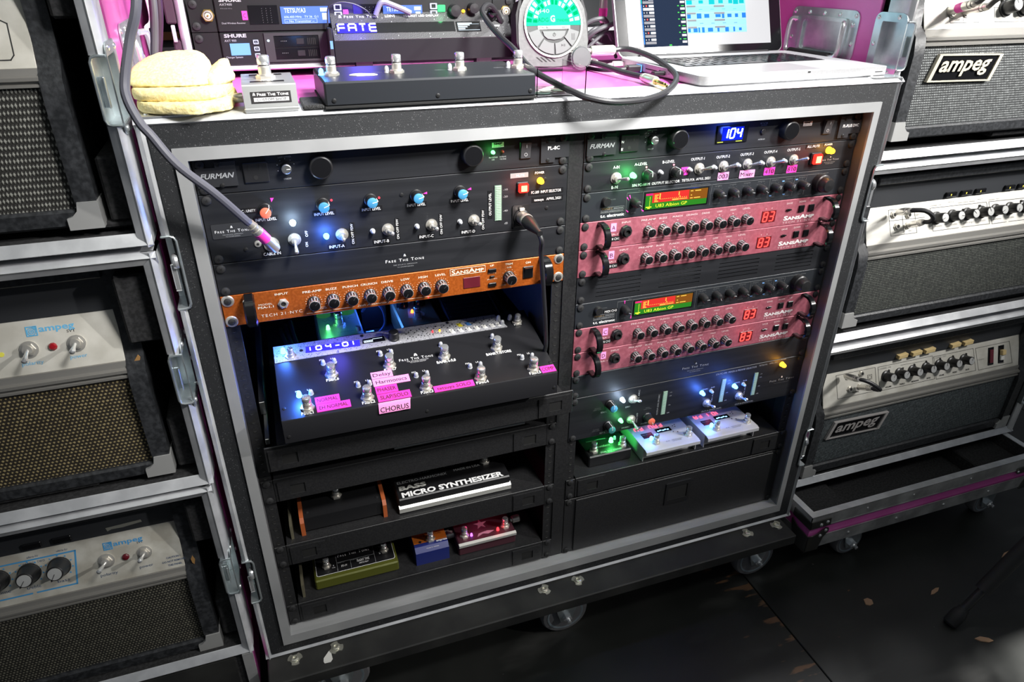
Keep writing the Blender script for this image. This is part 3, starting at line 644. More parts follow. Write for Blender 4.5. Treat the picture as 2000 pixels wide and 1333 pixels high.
# input selector: two spaces, left column
t = unit('input_selector', 'black two space selector panel with five input level knobs and a lit red mute button', 'switcher', 0, UZ(1), 2, BLACK, skip=())
z = UZ(1)
for i, (x, zm) in enumerate(((.0733, .0135), (.1434, .0200), (.2040, .0225), (.2643, .0220), (.3242, .0220))):
    k = put(memo('selknob_coral', m_selknob(CORAL)) if i == 0 else memo('selknob_blue', m_selknob(BLUECAP)), 'level_knob', t, (x, 0, z - .0241), rot=(radians((40, 68, 78, 75, 75)[i]), 'Y'), label='coral capped knob' if i == 0 else 'blue capped knob')
    mx = (.0833, .1546, .2152, .2770, .3380)[i]
    mk = MB(TAPEHOT)
    if i in (1, 2): mk = MB(REDPAINT); mk.prism(disc(mx, z - zm, .0016, 12), 'xz', -.0007, 0)
    else: mk.prism([(mx - .003, z - zm - .0007 - .001 * (i == 0)), (mx + .0022, z - zm + .0017), (mx + .0022, z - zm - .0015)] if i else [(mx - .0012, z - zm - .002), (mx + .0022, z - zm + .003), (mx - .0020, z - zm + .0032)], 'xz', -.0007, 0)
    part('position_marker', mk, t)
    xa, xb = ((.0599, .0851), (.1312, .1560), (.1916, .2162), (.2514, .2760), (.3115, .3358))[i]
    tape(t, xa - .002, xb + .002, z - .0400, z - .0328, TAPEBLK, 'INPUT LEVEL', WHITE, .0038)
tape(t, .0415, .0635, z - .0268, z - .0200, TAPEBLK, 'CC : UNITY', WHITE, .0034)
part('maker_plate', MB(mat('plate_grey', (.03, .031, .034), .4)).prism(rrect(.0070, .0530, z - .0560, z - .0375, .0015), 'xz', -.0008, 0), t)
T(t, 'Free The Tone', (.0105, z - .0485), .0405, .0036, WHITE, -.0011, st='sp'); M = MB(WHITE); flame(M, .0305, z - .0425, .0026, onxz(-.0014, -.0009)); part('emblem', M, t, 0)
T(t, 'THE HOLISTIC APPROACH', (.0305, z - .0520), .024, .0014, GREYP, -.0011, al='c'); T(t, 'TO SYSTEM DESIGN', (.0305, z - .0545), .017, .0014, GREYP, -.0011, al='c')
lens(t, .1035, z - .0443, L_WHITE, s=1.15); glow((.1035, -.02, z - .0443), (.55, .75, 1), .035, .006)
lens(t, .1426, z - .0666, L_BLUE, s=1.1); glow((.1426, -.018, z - .0666), (.06, .2, 1), .08, .006)
for x in (.2029, .2627, .3228): lens(t, x, z - .0666, CLEARL)
for i, x in enumerate((.1027, .1629, .2233, .2830, .3432)): toggle(t, x, z - .0668, (0, -.05, .12, .12, .12)[i], (-.75, .05, .1, .1, .1)[i])
P = MB(NICKEL); P.lathe((.0577, 0, z - .0676), '-y', [(.0045, 0), (.004, .0012), (.0022, .0016)], 14); P.m(DARK); P.lathe((.0577, 0, z - .0676), '-y', [(.0018, .0018), (0, .0019)], 10); part('socket', P, t)
J = MB(NICKEL); J.lathe((.0740, 0, z - .0700), '-y', [(.0095, 0), (.0095, .002), (.0062, .0026), (.006, .0015), (0, .0015)], 20); part('jack_socket', J, t)
for sx, sz in ((.0425, .0735), (.2450, .0215), (.452, .0600), (.4480, .0180)): put(memo('small_screw', m_smallscrew), 'screw', t, (sx, 0, z - sz))
for s, xa, xb in (('CABLE IN', .0626, .0831), ('INPUT-A', .1452, .1640), ('INPUT-B', .2041, .2232), ('INPUT-C', .2658, .2846), ('INPUT-D', .3255, .3440)): tape(t, xa - .002, xb + .002, z - .0860, z - .0785, TAPEBLK, s, WHITE, .0042)
T(t, 'OFF', (.1200, z - .0650), .0082, .0034, WHITE, ang=90); T(t, 'ON', (.1185, z - .0786), .0064, .0034, WHITE, ang=90)
for x in (.1778, .2378, .2980, .3580):
    part('label_tape', MB(TAPEBLK).box(x - .0042, x + .0012, -.0006, 0, z - .0830, z - .0525), t)
    T(t, 'ON OFF FSW', (x, z - .0816), .0280, .0034, WHITE, -.0009, ang=90)
b = part('level_meter', MB(LCDG).box(.3738, .3836, -.0012, 0, z - .0708, z - .0208), t); S = MB(METERSEG)
for i in range(20): S.box(.3752, .3822, -.0018, -.0011, z - .0700 + i * .00245, z - .0685 + i * .00245)
o = part('meter_segment', S, b); o['kind'] = 'stuff'
part('label_tape', MB(TAPEBLK).box(.3640, .3705, -.0006, 0, z - .0665, z - .0270), t); T(t, 'OUTPUT LEVEL', (.3686, z - .0622), .0318, .0036, WHITE, -.0009, ang=90)
for s, zz in (('-10', .0288), ('-20', .0388), ('-40', .0590)): T(t, s, (.3860, z - zz), .0068, .0026, GREYP)
T(t, 'dB', (.3880, z - .0775), .005, .003, GREYP)
bz = part('mute_button', MB(PLAST).box(.4058, .4226, -.003, 0, z - .0337, z - .0188, .001), t); C = MB(L_REDCAP); C.box(.4068, .4216, -.0085, -.003, z - .0328, z - .0197, .0018); part('lit_cap', C, bz, label='red glowing cap')
H = MB(L_HOT); H.box(.4100, .4186, -.0089, -.0083, z - .0305, z - .0222, .0003); part('lit_core', H, bz)
glow((.4142, -.028, z - .0262), (1, .08, .04), .05, .008)
part('label_tape', MB(mat('torn_label', (.25, .25, .25), .6)).box(.3965, .4228, -.0006, 0, z - .0128, z - .0062), t); T(t, 'MUTE', (.4050, z - .0113), .0120, .0034, WHITE, -.0009)
lens(t, .4405, z - .0194, L_AMBER, s=1.3); glow((.4405, -.018, z - .0194), (1, .45, .03), .025, .006); tape(t, .4315, .4475, z - .0110, z - .0050, TAPEBLK, 'POWER', WHITE, .0034)
tape(t, .4240, .4795 - .003, z - .0390, z - .0315, TAPEBLK, 'FC-389  INPUT SELECTOR', WHITE, .0040); tape(t, .4290, .4765, z - .0500, z - .0425, TAPEBLK, 'tetsuya   APRIL.2021', WHITE, .0038)
X = part('xlr_socket', MB(PLAST).prism(rrect(.3995, .4255, z - .0850, z - .0515, .003), 'xz', -.002, 0), t); Q = MB(PLAST); Q.lathe((.4125, 0, z - .0690), '-y', [(.0115, 0), (.0115, .004), (.0095, .005), (.009, .002), (0, .002)], 24); Q.m(NICKEL); Q.box(.4085, .4165, -.007, -.002, z - .0590, z - .0545, .001); part('socket_ring', Q, X)

# blank panel carrying the maker's mark
t = unit('blank_rack_panel', 'plain black filler panel with white maker mark above the orange preamp', 'rack panel', 0, UZ(3), 1, BLACK, depth=0, group=None)
ftt(t, .2433, UZ(3) - .0258, .0535)

# orange preamp
def dots(t, x, z, r, m=GREYP, n=11, d=.00035):
    D = MB(m)
    for i in range(n): a = radians(225 - 270 * i / (n - 1)); D.prism(disc(x + r * cos(a), z + r * sin(a), d, 6), 'xz', -.0005, -.0001)
    return D
NAMES = ('PRE-AMP', 'BUZZ', 'PUNCH', 'CRUNCH', 'DRIVE', 'LOW', 'HIGH', 'LEVEL')
t = unit('bass_preamp', 'orange one space bass preamp with a row of fluted knobs and an open gap below', 'preamp', 0, UZ(4), 1, ORANGE, screws=False); z = UZ(4)
for sx in (.0085, RW - .0085):
    for sz in (.0075, .0370):
        M = MB(NICKEL); M.lathe((sx, 0, z - sz), '-y', [(.0082, 0), (.0070, .0016), (.005, .0018)], 18); w = part('screw_cup', M, t); put(SCR, 'rack_screw', w, (sx, -.001, z - sz), scale=.85)
D = MB(CREAM)
for i in range(8):
    x = .1155 + .02533 * i; put(memo('fluted_knob', m_fluted), 'rotary_knob', t, (x, 0, z - .0245), rot=(radians((40, 35, 35, 40, 210, 210, 50, 45)[i]), 'Y'), scale=1.05)
    for q in range(15): a = radians(225 - 270 * q / 14); L0, L1 = .0100, .0112; D.prism([(x + L0 * cos(a) - .0002 * sin(a), z - .0245 + L0 * sin(a) + .0002 * cos(a)), (x + L1 * cos(a) - .0002 * sin(a), z - .0245 + L1 * sin(a) + .0002 * cos(a)), (x + L1 * cos(a) + .0002 * sin(a), z - .0245 + L1 * sin(a) - .0002 * cos(a)), (x + L0 * cos(a) + .0002 * sin(a), z - .0245 + L0 * sin(a) - .0002 * cos(a))], 'xz', -.0006, -.0001)
    T(t, NAMES[i], (x - .0005, z - .0100), (.0250, .0150, .0205, .0225, .0165, .0125, .0130, .0155)[i], .0031, CREAM, al='c', st='b')
x = .3950; put(memo('fluted_knob', m_fluted), 'rotary_knob', t, (x, 0, z - .0255), rot=(radians(200), 'Y'), scale=1.1)
for q in range(11): a = radians(225 - 270 * q / 10); D.prism(disc(x + .0112 * cos(a), z - .0255 + .0112 * sin(a), .0004, 6), 'xz', -.0006, -.0001)
D.prism([(.104, z - .0405), (.168, z - .0398), (.168, z - .0394), (.104, z - .0401)], 'xz', -.0006, -.0001); D.prism([(.222, z - .0398), (.290, z - .0398), (.290, z - .0394), (.222, z - .0394)], 'xz', -.0006, -.0001); part('scale_mark', D, t, 0)
T(t, 'TRIM', (x, z - .0070), .0115, .0031, CREAM, al='c', st='b'); T(t, '0dB', (x - .003, z - .0118), .007, .0022, CREAM); T(t, '-12dB', (.3815, z - .0385), .0085, .0022, CREAM)
for q, (lx, lz) in enumerate(((.2225, .0322), (.2705, .0355))): lens(t, lx, z - lz, L_RED, s=.25, y=-.012)
put(memo('jack', m_jack), 'jack_socket', t, (.0761, 0, z - .0203))
T(t, 'INPUT', (.0755, z - .0080), .0170, .0031, CREAM, al='c', st='b'); T(t, 'MODEL', (.0450, z - .0200), .0175, .0027, CREAM); T(t, 'PSA-1.1', (.0435, z - .0243), .0200, .0031, CREAM, st='b'); T(t, 'TECH 21·NYC', (.0458, z - .0370), .0530, .0042, CREAM, st='p')
T(t, 'AFTER', (.1225, z - .0345), .0075, .0015, CREAM); T(t, 'BURNER', (.1225, z - .0365), .0090, .0015, CREAM); T(t, '26th Anniversary', (.1720, z - .0408), .0460, .0034, CREAM, st='i')
F = MB(CREAM); F.ring(rect(.3062, .3590, z - .0127, z - .0028), rect(.3067, .3585, z - .0122, z - .0033), 'xz', -.0006, -.0001); part('logo_frame', F, t, 0)
T(t, 'SansAmp', (.3325, z - .0110), .0485, .0066, CREAM, al='c', st='sb')
part('display_window', MB(mat('dark_plum_window', (.10, .012, .02), .2)).box(.3255, .3506, -.0012, 0, z - .0350, z - .0182, .0004), t)
for s, zz in (('UP', .0060), ('SAVE', .0170), ('DOWN', .0375)): T(t, s, (.3692, z - zz), {'UP': .0058, 'SAVE': .0122, 'DOWN': .0130}[s], .0029, CREAM, al='c', st='b')
T(t, '(PUSH BY)', (.3692, z - .0265), .0150, .0017, CREAM, al='c')
for zz, hh in ((.0120, .0060), (.0342, .0060)): part('push_button', MB(GLOSSB).box(.3632, .3752, -.003, 0, z - zz - hh / 2, z - zz + hh / 2, .0008), t)
part('push_button', MB(GLOSSB).box(.3660, .3724, -.003, 0, z - .0232, z - .0200, .0006), t)
r = part('power_rocker', MB(PLAST).box(.4172, .4328, -.002, 0, z - .0315, z - .0128, .0006), t); R = MB(GLOSSB); R.prism([(-.002, z - .0300), (-.002, z - .0140), (-.006, z - .0142), (-.0032, z - .0215), (-.003, z - .0300)], 'yz', .4188, .4312); part('rocker', R, r); T(t, 'ON', (.4250, z - .0085), .0080, .0031, CREAM, al='c', st='b')
for x in (.0345, .4490): put(memo('strap_handle', m_handle), 'handle', t, (x, 0, z - .0215), scale=(1.25, .85, 1.08))

# four pink preamps
def pink(top, letter, chan, n, angs):
    lab = 'dusty pink one space preamp tagged %s %s' % (letter, {'A': 'right under the upper compressor', 'B': 'above the slotted vent panel', 'C': 'right under the lower compressor', 'D': 'above the black maker panel'}[letter])
    t = unit('bass_preamp', lab, 'preamp', XRK, top, 1, PINKP, group='pink preamps in the right rack column'); z = top; x0 = XRK
    D = MB(mat('pale_print_on_pink', (.62, .42, .44), .6)); PM = D.mats[0]
    for i in range(8):
        x = x0 + .1155 + .02533 * i; put(memo('fluted_knob', m_fluted), 'rotary_knob', t, (x, 0, z - .0238), rot=(radians(angs[i]), 'Y'))
        for q in range(9): a = radians(225 - 270 * q / 8); D.prism(disc(x + .0112 * cos(a), z - .0238 + .0112 * sin(a), .00042, 6), 'xz', -.0006, -.0001)
        if i in (0, 1, 2, 5, 6): D.prism([(x - .0017, z - .0125), (x, z - .0116), (x + .0017, z - .0125), (x, z - .0133)], 'xz', -.0006, -.0001)
        T(t, NAMES[i], (x - .0008, z - .0078), (.0250, .0140, .0175, .0205, .0145, .0095, .0105, .0145)[i], .0027, PM, al='c', st='b')
    D.box(x0 + .106, x0 + .205, -.0006, -.0001, z - .0372, z - .0369); D.box(x0 + .240, x0 + .298, -.0006, -.0001, z - .0372, z - .0369); part('scale_mark', D, t, 0)
    T(t, 'TUBE PROGRAMMABLE', (x0 + .2060, z - .0395), .034, .0018, mat('pink_on_pink', (.56, .25, .30), .6), st='p')
    put(memo('jack_black', m_jackblack), 'jack_socket', t, (x0 + .0763, 0, z - .0203)); T(t, 'INPUT', (x0 + .0768, z - .0078), .0155, .0027, PM, al='c', st='b')
    tape(t, x0 + .0510, x0 + .0603, z - .0190, z - .0062, TAPEPALE, letter, INK, .0070, tw=.6)
    T(t, 'PSA-1', (x0 + .0480, z - .0250), .0160, .0026, PM, st='b')
    if chan: tape(t, x0 + .0455, x0 + .0675, z - .0345, z - .0270, TAPEBLK, chan, WHITE, .0042)
    for x, s in ((.0335, 1), (.4480, 1)): put(memo('strap_handle', m_handle), 'handle', t, (x0 + x, 0, z - .0215), scale=(1.0, .95, 1.02))
    w = part('display_window', MB(mat('dark_red_window', (.10, .008, .012), .3)).box(x0 + .3242, x0 + .3515, -.001, 0, z - .0347, z - .0148, .0003), t)
    S = MB(SEG_RED); segs(S, '83', x0 + .3262, z - .0325, .0076, .0152, .0019, .0046, onxz(-.0018, -.0011), .10); part('digit', S, w); glow((x0 + .338, -.014, z - .0245), (1, .05, .05), .010, .006)
    for dx in (.3300, .3415): D2 = MB(PM); D2.prism([(x0 + dx - .001, z - .0120), (x0 + dx + .001, z - .0120), (x0 + dx + .0004, z - .0100)], 'xz', -.0006, -.0001); part('arrow_mark', D2, t, 0)
    B = MB(GLOSSB); B.box(x0 + .3705, x0 + .3810, -.0022, 0, z - .0186, z - .0164, .0003); B.box(x0 + .3733, x0 + .3777, -.0026, 0, z - .0196, z - .0156, .0003); part('save_switch', B, t)
    for a, b in ((.3955, .4062), (.4152, .4262)): part('push_button', MB(GLOSSB).box(x0 + a, x0 + b, -.0028, 0, z - .0236, z - .0120, .0008), t)
    T(t, 'SAVE', (x0 + .3755, z - .0078), .0120, .0027, PM, al='c', st='b'); T(t, 'DOWN', (x0 + .4010, z - .0072), .0130, .0027, PM, al='c', st='b'); T(t, 'UP', (x0 + .4205, z - .0072), .0060, .0027, PM, al='c', st='b')
    T(t, 'SansAmp', (x0 + .3690, z - .0352), .0615, .0072, mat('silver_print', (.66, .60, .60), .45), st='sB'); T(t, 'TECH 21·NYC', (x0 + .3680, z - .0408), .0635, .0034, PM, st='p')
pink(UZ(3), 'A', 'MIDI CH1', 0, (20, -40, -100, -30, 10, -10, 15, 40)); pink(UZ(4), 'B', 'MIDI CH1', 1, (0, 30, 25, 20, 200, -10, 15, 30)); pink(UZ(7), 'C', 'MIDI CH2', 2, (20, 35, 25, 100, 210, 190, 10, 60)); pink(UZ(8), 'D', '', 3, (10, 100, 25, 130, 20, 200, 60, 90))

# two compressors
def compressor(top, lower):
    lab = 'black compressor with a red and green screen %s' % ('carrying a white MIDI CH3 tag' if lower else 'between the output selector and pink preamp A')
    t = unit('compressor', lab, 'compressor', XRK, top, 1, mat('charcoal_panel', (.02, .023, .028), .45, .2), group='black compressors in the right rack column'); z = top; x0 = XRK
    F = MB(DIMP)
    for a, b in ((.0733, .1010), (.1010, .2195), (.2195, .4420)):
        F.box(x0 + a, x0 + b - .0006, -.0006, -.0001, z - .0064, z - .0060); F.box(x0 + a, x0 + a + .0004, -.0006, -.0001, z - .0390, z - .0060)
    for a in (.327, .375, .398): F.box(x0 + a, x0 + a + .0004, -.0006, -.0001, z - .0380, z - .0060)
    F.ring(rect(x0 + .0320, x0 + .0705, z - .0330, z - .0245), rect(x0 + .0324, x0 + .0701, z - .0326, z - .0249), 'xz', -.0006, -.0001); F.box(x0 + .0320, x0 + .0705, -.0006, -.0001, z - .0290, z - .0287); part('printed_frame', F, t, 0)
    b = MB(PLAST); b.lathe((x0 + .0390, 0, z - .0150), '-y', [(.0068, 0), (.0068, .006), (.006, .0072)], 20); part('power_button', b, t); T(t, 'POWER', (x0 + .0470, z - .0140), .0085, .0016, DIMP)
    if lower: tape(t, x0 + .0500, x0 + .0745, z - .0235, z - .0165, TAPEBLK, 'MIDI CH3', WHITE, .0040)
    T(t, 'TRIPLE·C', (x0 + .0335, z - .0280), .0180, .0026, mat('tan_print', (.30, .20, .09), .6)); T(t, 'SINGLE CHANNEL', (x0 + .0535, z - .0278), .0160, .0018, GREYP); T(t, 'MULTIBAND COMPRESSOR & ENVELOPE', (x0 + .0335, z - .0318), .0355, .0017, GREYP)
    T(t, 't.c. electronic', (x0 + .0322, z - .0395), .0392, .0048, WHITE, st='b')
    for i, (x, zz) in enumerate(((.0868, .0225), (.2322, .0222), (.2588, .0218), (.2850, .0213), (.3112, .0205), (.3380, .0200), (.3642, .0196), (.3905, .0194))): put(memo('tc_knob', m_tcknob), 'rotary_knob', t, (x0 + x, 0, z - .0205), rot=(radians((120, 95, 150, 100, 120, 20, 15, 45)[i]), 'Y'))
    K = MB(PLAST); K.lathe((x0 + .4270, 0, z - .0205), '-y', [(.0150, 0), (.0145, .010), (.0128, .0115), (.0120, .020), (.0095, .0235), (0, .0245)], 28); part('data_wheel', K, t)
    for i, (x, s) in enumerate(((.2320, 'THRESHOLD'), (.2585, 'RATIO'), (.2848, 'ATTACK'), (.3110, 'RELEASE'), (.3378, 'LOWER'), (.3640, 'MAKE UP'), (.3903, 'GAIN'))):
        T(t, s, (x0 + x, z - .0375), .0015 * len(s), .0015, DIMP, al='c'); T(t, ('MULTIBAND', 'CH LEVEL', 'EXPAND', 'ENVELOPE', 'FREQUENCY', 'GAIN', 'BYPASS')[i], (x0 + x, z - .0100), .0125, .0016, DIMP, al='c')
        Dm = dots(t, x0 + x, z - .0205, .0098, DIMP, 7, .0004); part('scale_mark', Dm, t, 0)
    B = MB(mat('pale_blue_legend', (.16, .35, .7), .5))
    for x, zz in ((.331, .0335), (.3515, .0115), (.357, .0335), (.3775, .0110)): B.box(x0 + x, x0 + x + .0042, -.0007, -.0001, z - zz - .0016, z - zz)
    part('blue_legend', B, t, 0); T(t, 'LEVEL', (x0 + .0870, z - .0380), .0080, .0018, DIMP, al='c'); T(t, 'INPUT', (x0 + .0925, z - .0045), .0070, .0016, DIMP); T(t, 'MULTISPECTRAL LCD DISPLAY', (x0 + .1820, z - .0048), .0340, .0016, DIMP); T(t, 'SINGLE CHANNEL', (x0 + .403, z - .0415), .034, .0015, DIMP)
    for (mx, mz, a) in (((.0755, .0145, -35), (.0790, .0120, -20), (.0760, .0335, 130), (.0925, .0290, 130)) if not lower else ((.0865, .0085, 0), (.0910, .0280, 180))):
        c, s = cos(radians(a)), sin(radians(a)); part('position_marker', MB(TAPEHOT).prism([(x0 + mx + u * c + v * s, z - mz - u * s + v * c) for u, v in ((-.0009, .0026), (.0009, .0026), (.0003, -.0026), (-.0003, -.0026))], 'xz', -.0165 if mz > .027 and mx > .09 else -.0008, -.0158 if mz > .027 and mx > .09 else 0), t)
    a, b, c, d = x0 + .1030, x0 + .2155, z - .0362, z - .0078
    w = part('display_window', MB(GLOSSB).box(a, b, -.0012, 0, c, d, .0004), t)
    L = MB(LCDGREEN); L.box(a + .0022, b - .0030, -.0016, -.0011, c + .002, d - .002); L.m(LCDRED); L.box(a + .0135, a + .0765, -.0018, -.0015, c + .0115, d - .002); L.m(LCDORNG); L.box(a + .0765, b - .0030, -.0018, -.0015, c + .0105, d - .002); L.m(LCDMAG); L.box(a + .0022, a + .0140, -.0019, -.0016, d - .0050, d - .002); part('screen_field', L, w)
    Y = MB(LCDORT)
    for i in range(14): Y.box(a + .0275 + i * .0034, a + .0288 + i * .0034, -.0021, -.0017, c + .0158, c + .0166)
    for i in range(5): Y.box(a + .0170, a + .0235 - (i % 2) * .002, -.0021, -.0017, c + .0128 + i * .0024, c + .0140 + i * .0024); Y.box(a + .0250, a + .0272, -.0021, -.0017, c + .0165 + i * .0018, c + .0178 + i * .0018)
    Y.box(a + .0480, a + .0590, -.0021, -.0017, c + .0128, c + .0145); Y.box(a + .0600, a + .0740, -.0021, -.0017, c + .0132, c + .0142); Y.box(a + .0582, a + .0596, -.0021, -.0017, c + .0195, d - .0032); Y.box(a + .0602, a + .0614, -.0021, -.0017, c + .0165, c + .0190)
    for q, (u, v) in enumerate(((.0790, .0235), (.0870, .0235), (.0800, .0170), (.0790, .0125), (.0860, .0125))): Y.box(a + u, a + u + (.0045, .0100, .0020, .0050, .0110)[q], -.0021, -.0017, c + v, c + v + .0012)
    Y.m(LCDTEXT)
    for i in range(7): Y.box(a + .0090, a + .0100, -.0021, -.0017, c + .0070 + i * .0022, c + .0080 + i * .0022)
    Y.box(a + .0035, a + .0130, -.0021, -.0017, c + .0048, c + .0062); Y.box(a + .0065, a + .0105, -.0021, -.0017, c + .0030, c + .0042); part('screen_mark', Y, w, 0)
    T(t, 'U83 Albion GP', (a + .0200, c + .0042), .0545, .0052, LCDTEXT, -.0023)
compressor(UZ(2), False); compressor(UZ(6), True)

# output selector
t = unit('output_selector', 'black one space output selector with five toggles and pink channel tags', 'switcher', XRK, UZ(1), 1, BLACK); z = UZ(1); x0 = XRK
T(t, 'A-IN', (x0 + .0524, z - .0124), .0098, .0046, WHITE, al='c'); T(t, 'B-IN', (x0 + .0520, z - .0418), .0098, .0046, WHITE, al='c')
toggle(t, x0 + .0530, z - .0262, .45, .25, s=1.05); lens(t, x0 + .0796, z - .0240, L_GREEN, s=1.25); glow((x0 + .0796, -.020, z - .0240), (.08, 1, .2), .055, .006)
for i, x in enumerate((.1036, .1496)):
    put(memo('selknob_black', m_selknob(PLAST)), 'level_knob', t, (x0 + x, 0, z - .0246)); part('position_marker', MB(mat('pink_dot', (.9, .25, .3), .5)).prism(disc(x0 + x - .002, z - .0142, .0015, 12), 'xz', -.0007, 0), t)
for x in (.1253, .1750, .2180, .2604, .3037, .3463): lens(t, x0 + x, z - .0234, CLEARL, s=1.05)
for i, x in enumerate((.1924, .2351, .2784, .3216, .3648)): toggle(t, x0 + x, z - .0236, .55, .42, s=1.05)
for s, a, b, zz in (('A-LEVEL', .0819, .1026, .0107), ('B-LEVEL', .1280, .1485, .0109), ('OUTPUT-1', .1764, .1996, .0106), ('OUTPUT-2', .2207, .2444, .0107), ('OUTPUT-3', .2634, .2873, .0102), ('OUTPUT-4', .3066, .3307, .0097), ('OUTPUT-5', .3499, .3743, .0094)): T(t, s, (x0 + a, z - zz), b - a, .0042, WHITE)
for s, a, b, c, m in (('PA', .1615, .1738, .0194, TAPEHOT), ('003', .2279, .2473, .0330, TAPEPALE), ('Mixer', .2672, .2950, .0330, TAPEPALE), ('410', .3124, .3325, .0322, TAPEHOT), ('810', .3558, .3751, .0320, TAPEHOT)): tape(t, x0 + a, x0 + b, z - c - .0120, z - c, m, s, INK, .0068)
T(t, 'S/N FC-181M  OUTPUT SELECTOR', (x0 + .0808, z - .0416), .0802, .0040, WHITE); T(t, 'TETSUYA  APRIL 2021', (x0 + .1647, z - .0414), .0496, .0040, WHITE)
bz = part('mute_button', MB(PLAST).box(x0 + .3965, x0 + .4165, -.004, 0, z - .0335, z - .0150, .001), t); C = MB(L_REDCAP); C.box(x0 + .3985, x0 + .4150, -.010, -.004, z - .0322, z - .0162, .0018); part('lit_cap', C, bz, label='red glowing cap'); H = MB(L_HOT); H.box(x0 + .4018, x0 + .4116, -.0104, -.0098, z - .0296, z - .0190, .0003); part('lit_core', H, bz); glow((x0 + .4067, -.030, z - .0240), (1, .07, .03), .05, .008)
tape(t, x0 + .3850, x0 + .4125, z - .0082, z - .0010, TAPEBLK, 'ALL MUTE', WHITE, .0040); tape(t, x0 + .4195, x0 + .4370, z - .0066, z - .0010, TAPEBLK, 'POWER', WHITE, .0032)
lens(t, x0 + .4308, z - .0130, L_AMBER, s=1.6); glow((x0 + .4330, -.016, z - .0130), (1, .42, .03), .07, .006)
ftt(t, x0 + .4380, z - .0300, .0350, GREYP)

# slotted vent panel
t = thing('vent_panel', 'black vent panel with five rows of slots between pink preamps B and the lower compressor', 'rack panel', (XRK, 0, UZ(6))); z = UZ(5); x0 = XRK
M = MB(BLACK); zs = [z - .0092 - .0066 * i for i in range(5)]; cols = ((.0334, .1118), (.1458, .2228), (.2575, .3363), (.3712, .4475)); sh = .0017
M.box(x0 + .0004, x0 + RW - .0004, 0, .002, zs[0] + sh / 2, z - .0004); M.box(x0 + .0004, x0 + RW - .0004, 0, .002, z - U_ + .0004, zs[4] - sh / 2)
for i in range(5):
    e = [.0004] + [q for c in cols for q in c] + [RW - .0004]
    for k in range(0, len(e), 2): M.box(x0 + e[k], x0 + e[k + 1], 0, .002, zs[i] - sh / 2, zs[i] + sh / 2)
    if i < 4: M.box(x0 + .0004, x0 + RW - .0004, 0, .002, zs[i + 1] + sh / 2, zs[i] - sh / 2)
part('front_panel', M, t)
S = MB(STEEL); S.box(x0 + .030, x0 + .118, .0026, .004, z - .043, z - .004); S.box(x0 + .143, x0 + .228, .008, .0095, z - .043, z - .004); part('chassis', S, t, label='steel plates added to brighten the left slots')  # plates added close behind the slots to imitate lit metal inside
for sx in (x0 + .0085, x0 + RW - .0085):
    for sz in (z - .0066, z - U_ + .0066): put(SCR, 'rack_screw', t, (sx, 0, sz))

# maker's panel and the mixer selector below pink preamp D
t = unit('blank_rack_panel', 'plain black filler panel with grey maker mark below pink preamp D', 'rack panel', XRK, UZ(9), 1, BLACK, depth=0); ftt(t, XRK + .2413, UZ(9) - .0268, .0535, GREYP)
t = unit('mixer_selector', 'black two space mixer panel with blue lights and three green meters', 'switcher', XRK, UZ(10), 2, BLACK); z = UZ(10); x0 = XRK
for i, (x, zz, cap) in enumerate(((.0750, .0240, BLUECAP), (.0750, .0685, TEALCAP), (.1531, .0680, CORAL))): put(memo('selknob_%d' % (i + 7), m_selknob(cap)), 'level_knob', t, (x0 + x, 0, z - zz), rot=(radians((0, 0, 150)[i]), 'Y'), scale=(1, 1.15, 1), label=('blue', 'teal', 'coral')[i] + ' capped knob')
lens(t, x0 + .0988, z - .0195, L_WHITE, s=1.2); glow((x0 + .0988, -.020, z - .0190), (.6, .75, 1), .030); lens(t, x0 + .0993, z - .0635, L_GREEN, s=1.1); glow((x0 + .0993, -.018, z - .063), (.1, 1, .25), .020)
for x, zz in ((.2630, .0397), (.3325, .0392)): lens(t, x0 + x, z - zz, L_BLUE, s=1.25); glow((x0 + x, -.020, z - zz), (.07, .2, 1), .045)
for x, zz in ((.2828, .0401), (.3526, .0395)): lens(t, x0 + x, z - zz, CLEARL)
lens(t, x0 + .4331, z - .0117, L_AMBER, s=1.4); glow((x0 + .4350, -.016, z - .0117), (1, .42, .03), .05)
for x, zz, dx, dz in ((.1206, .0235, .1, .55), (.1211, .0672, .05, -.3), (.2778, .0662, .0, .35), (.3477, .0650, .0, .35)): toggle(t, x0 + x, z - zz, dx, dz, s=1.05)
for a, b, c, d in ((.1815, .1900, .0707, .0212), (.3040, .3124, .0699, .0200), (.3747, .3828, .0694, .0204)):
    bb = part('level_meter', MB(LCDG).box(x0 + a, x0 + b, -.0012, 0, z - c, z - d), t); S = MB(METERSEG)
    for i in range(20): S.box(x0 + a + .001, x0 + b - .001, -.0017, -.0011, z - c + .001 + i * (c - d) / 20.3, z - c + .0022 + i * (c - d) / 20.3)
    o = part('meter_segment', S, bb); o['kind'] = 'stuff'
    for s, f in (('-10', .88), ('-20', .74), ('-40', .34), ('dB', 0)): T(t, s, (x0 + b + .0040, z - c + f * (c - d)), .0055, .0022, GREYP)
for s, a, b, zz in (('SEND L.', .0593, .0712, .0408), ('RET L.', .0607, .0722, .0852), ('DRY', .1077, .1172, .0400), ('FX/ARC', .1043, .1200, .0842), ('MASTER', .1426, .1560, .0838)): T(t, s, (x0 + a, z - zz), b - a, .0032, GREYP)
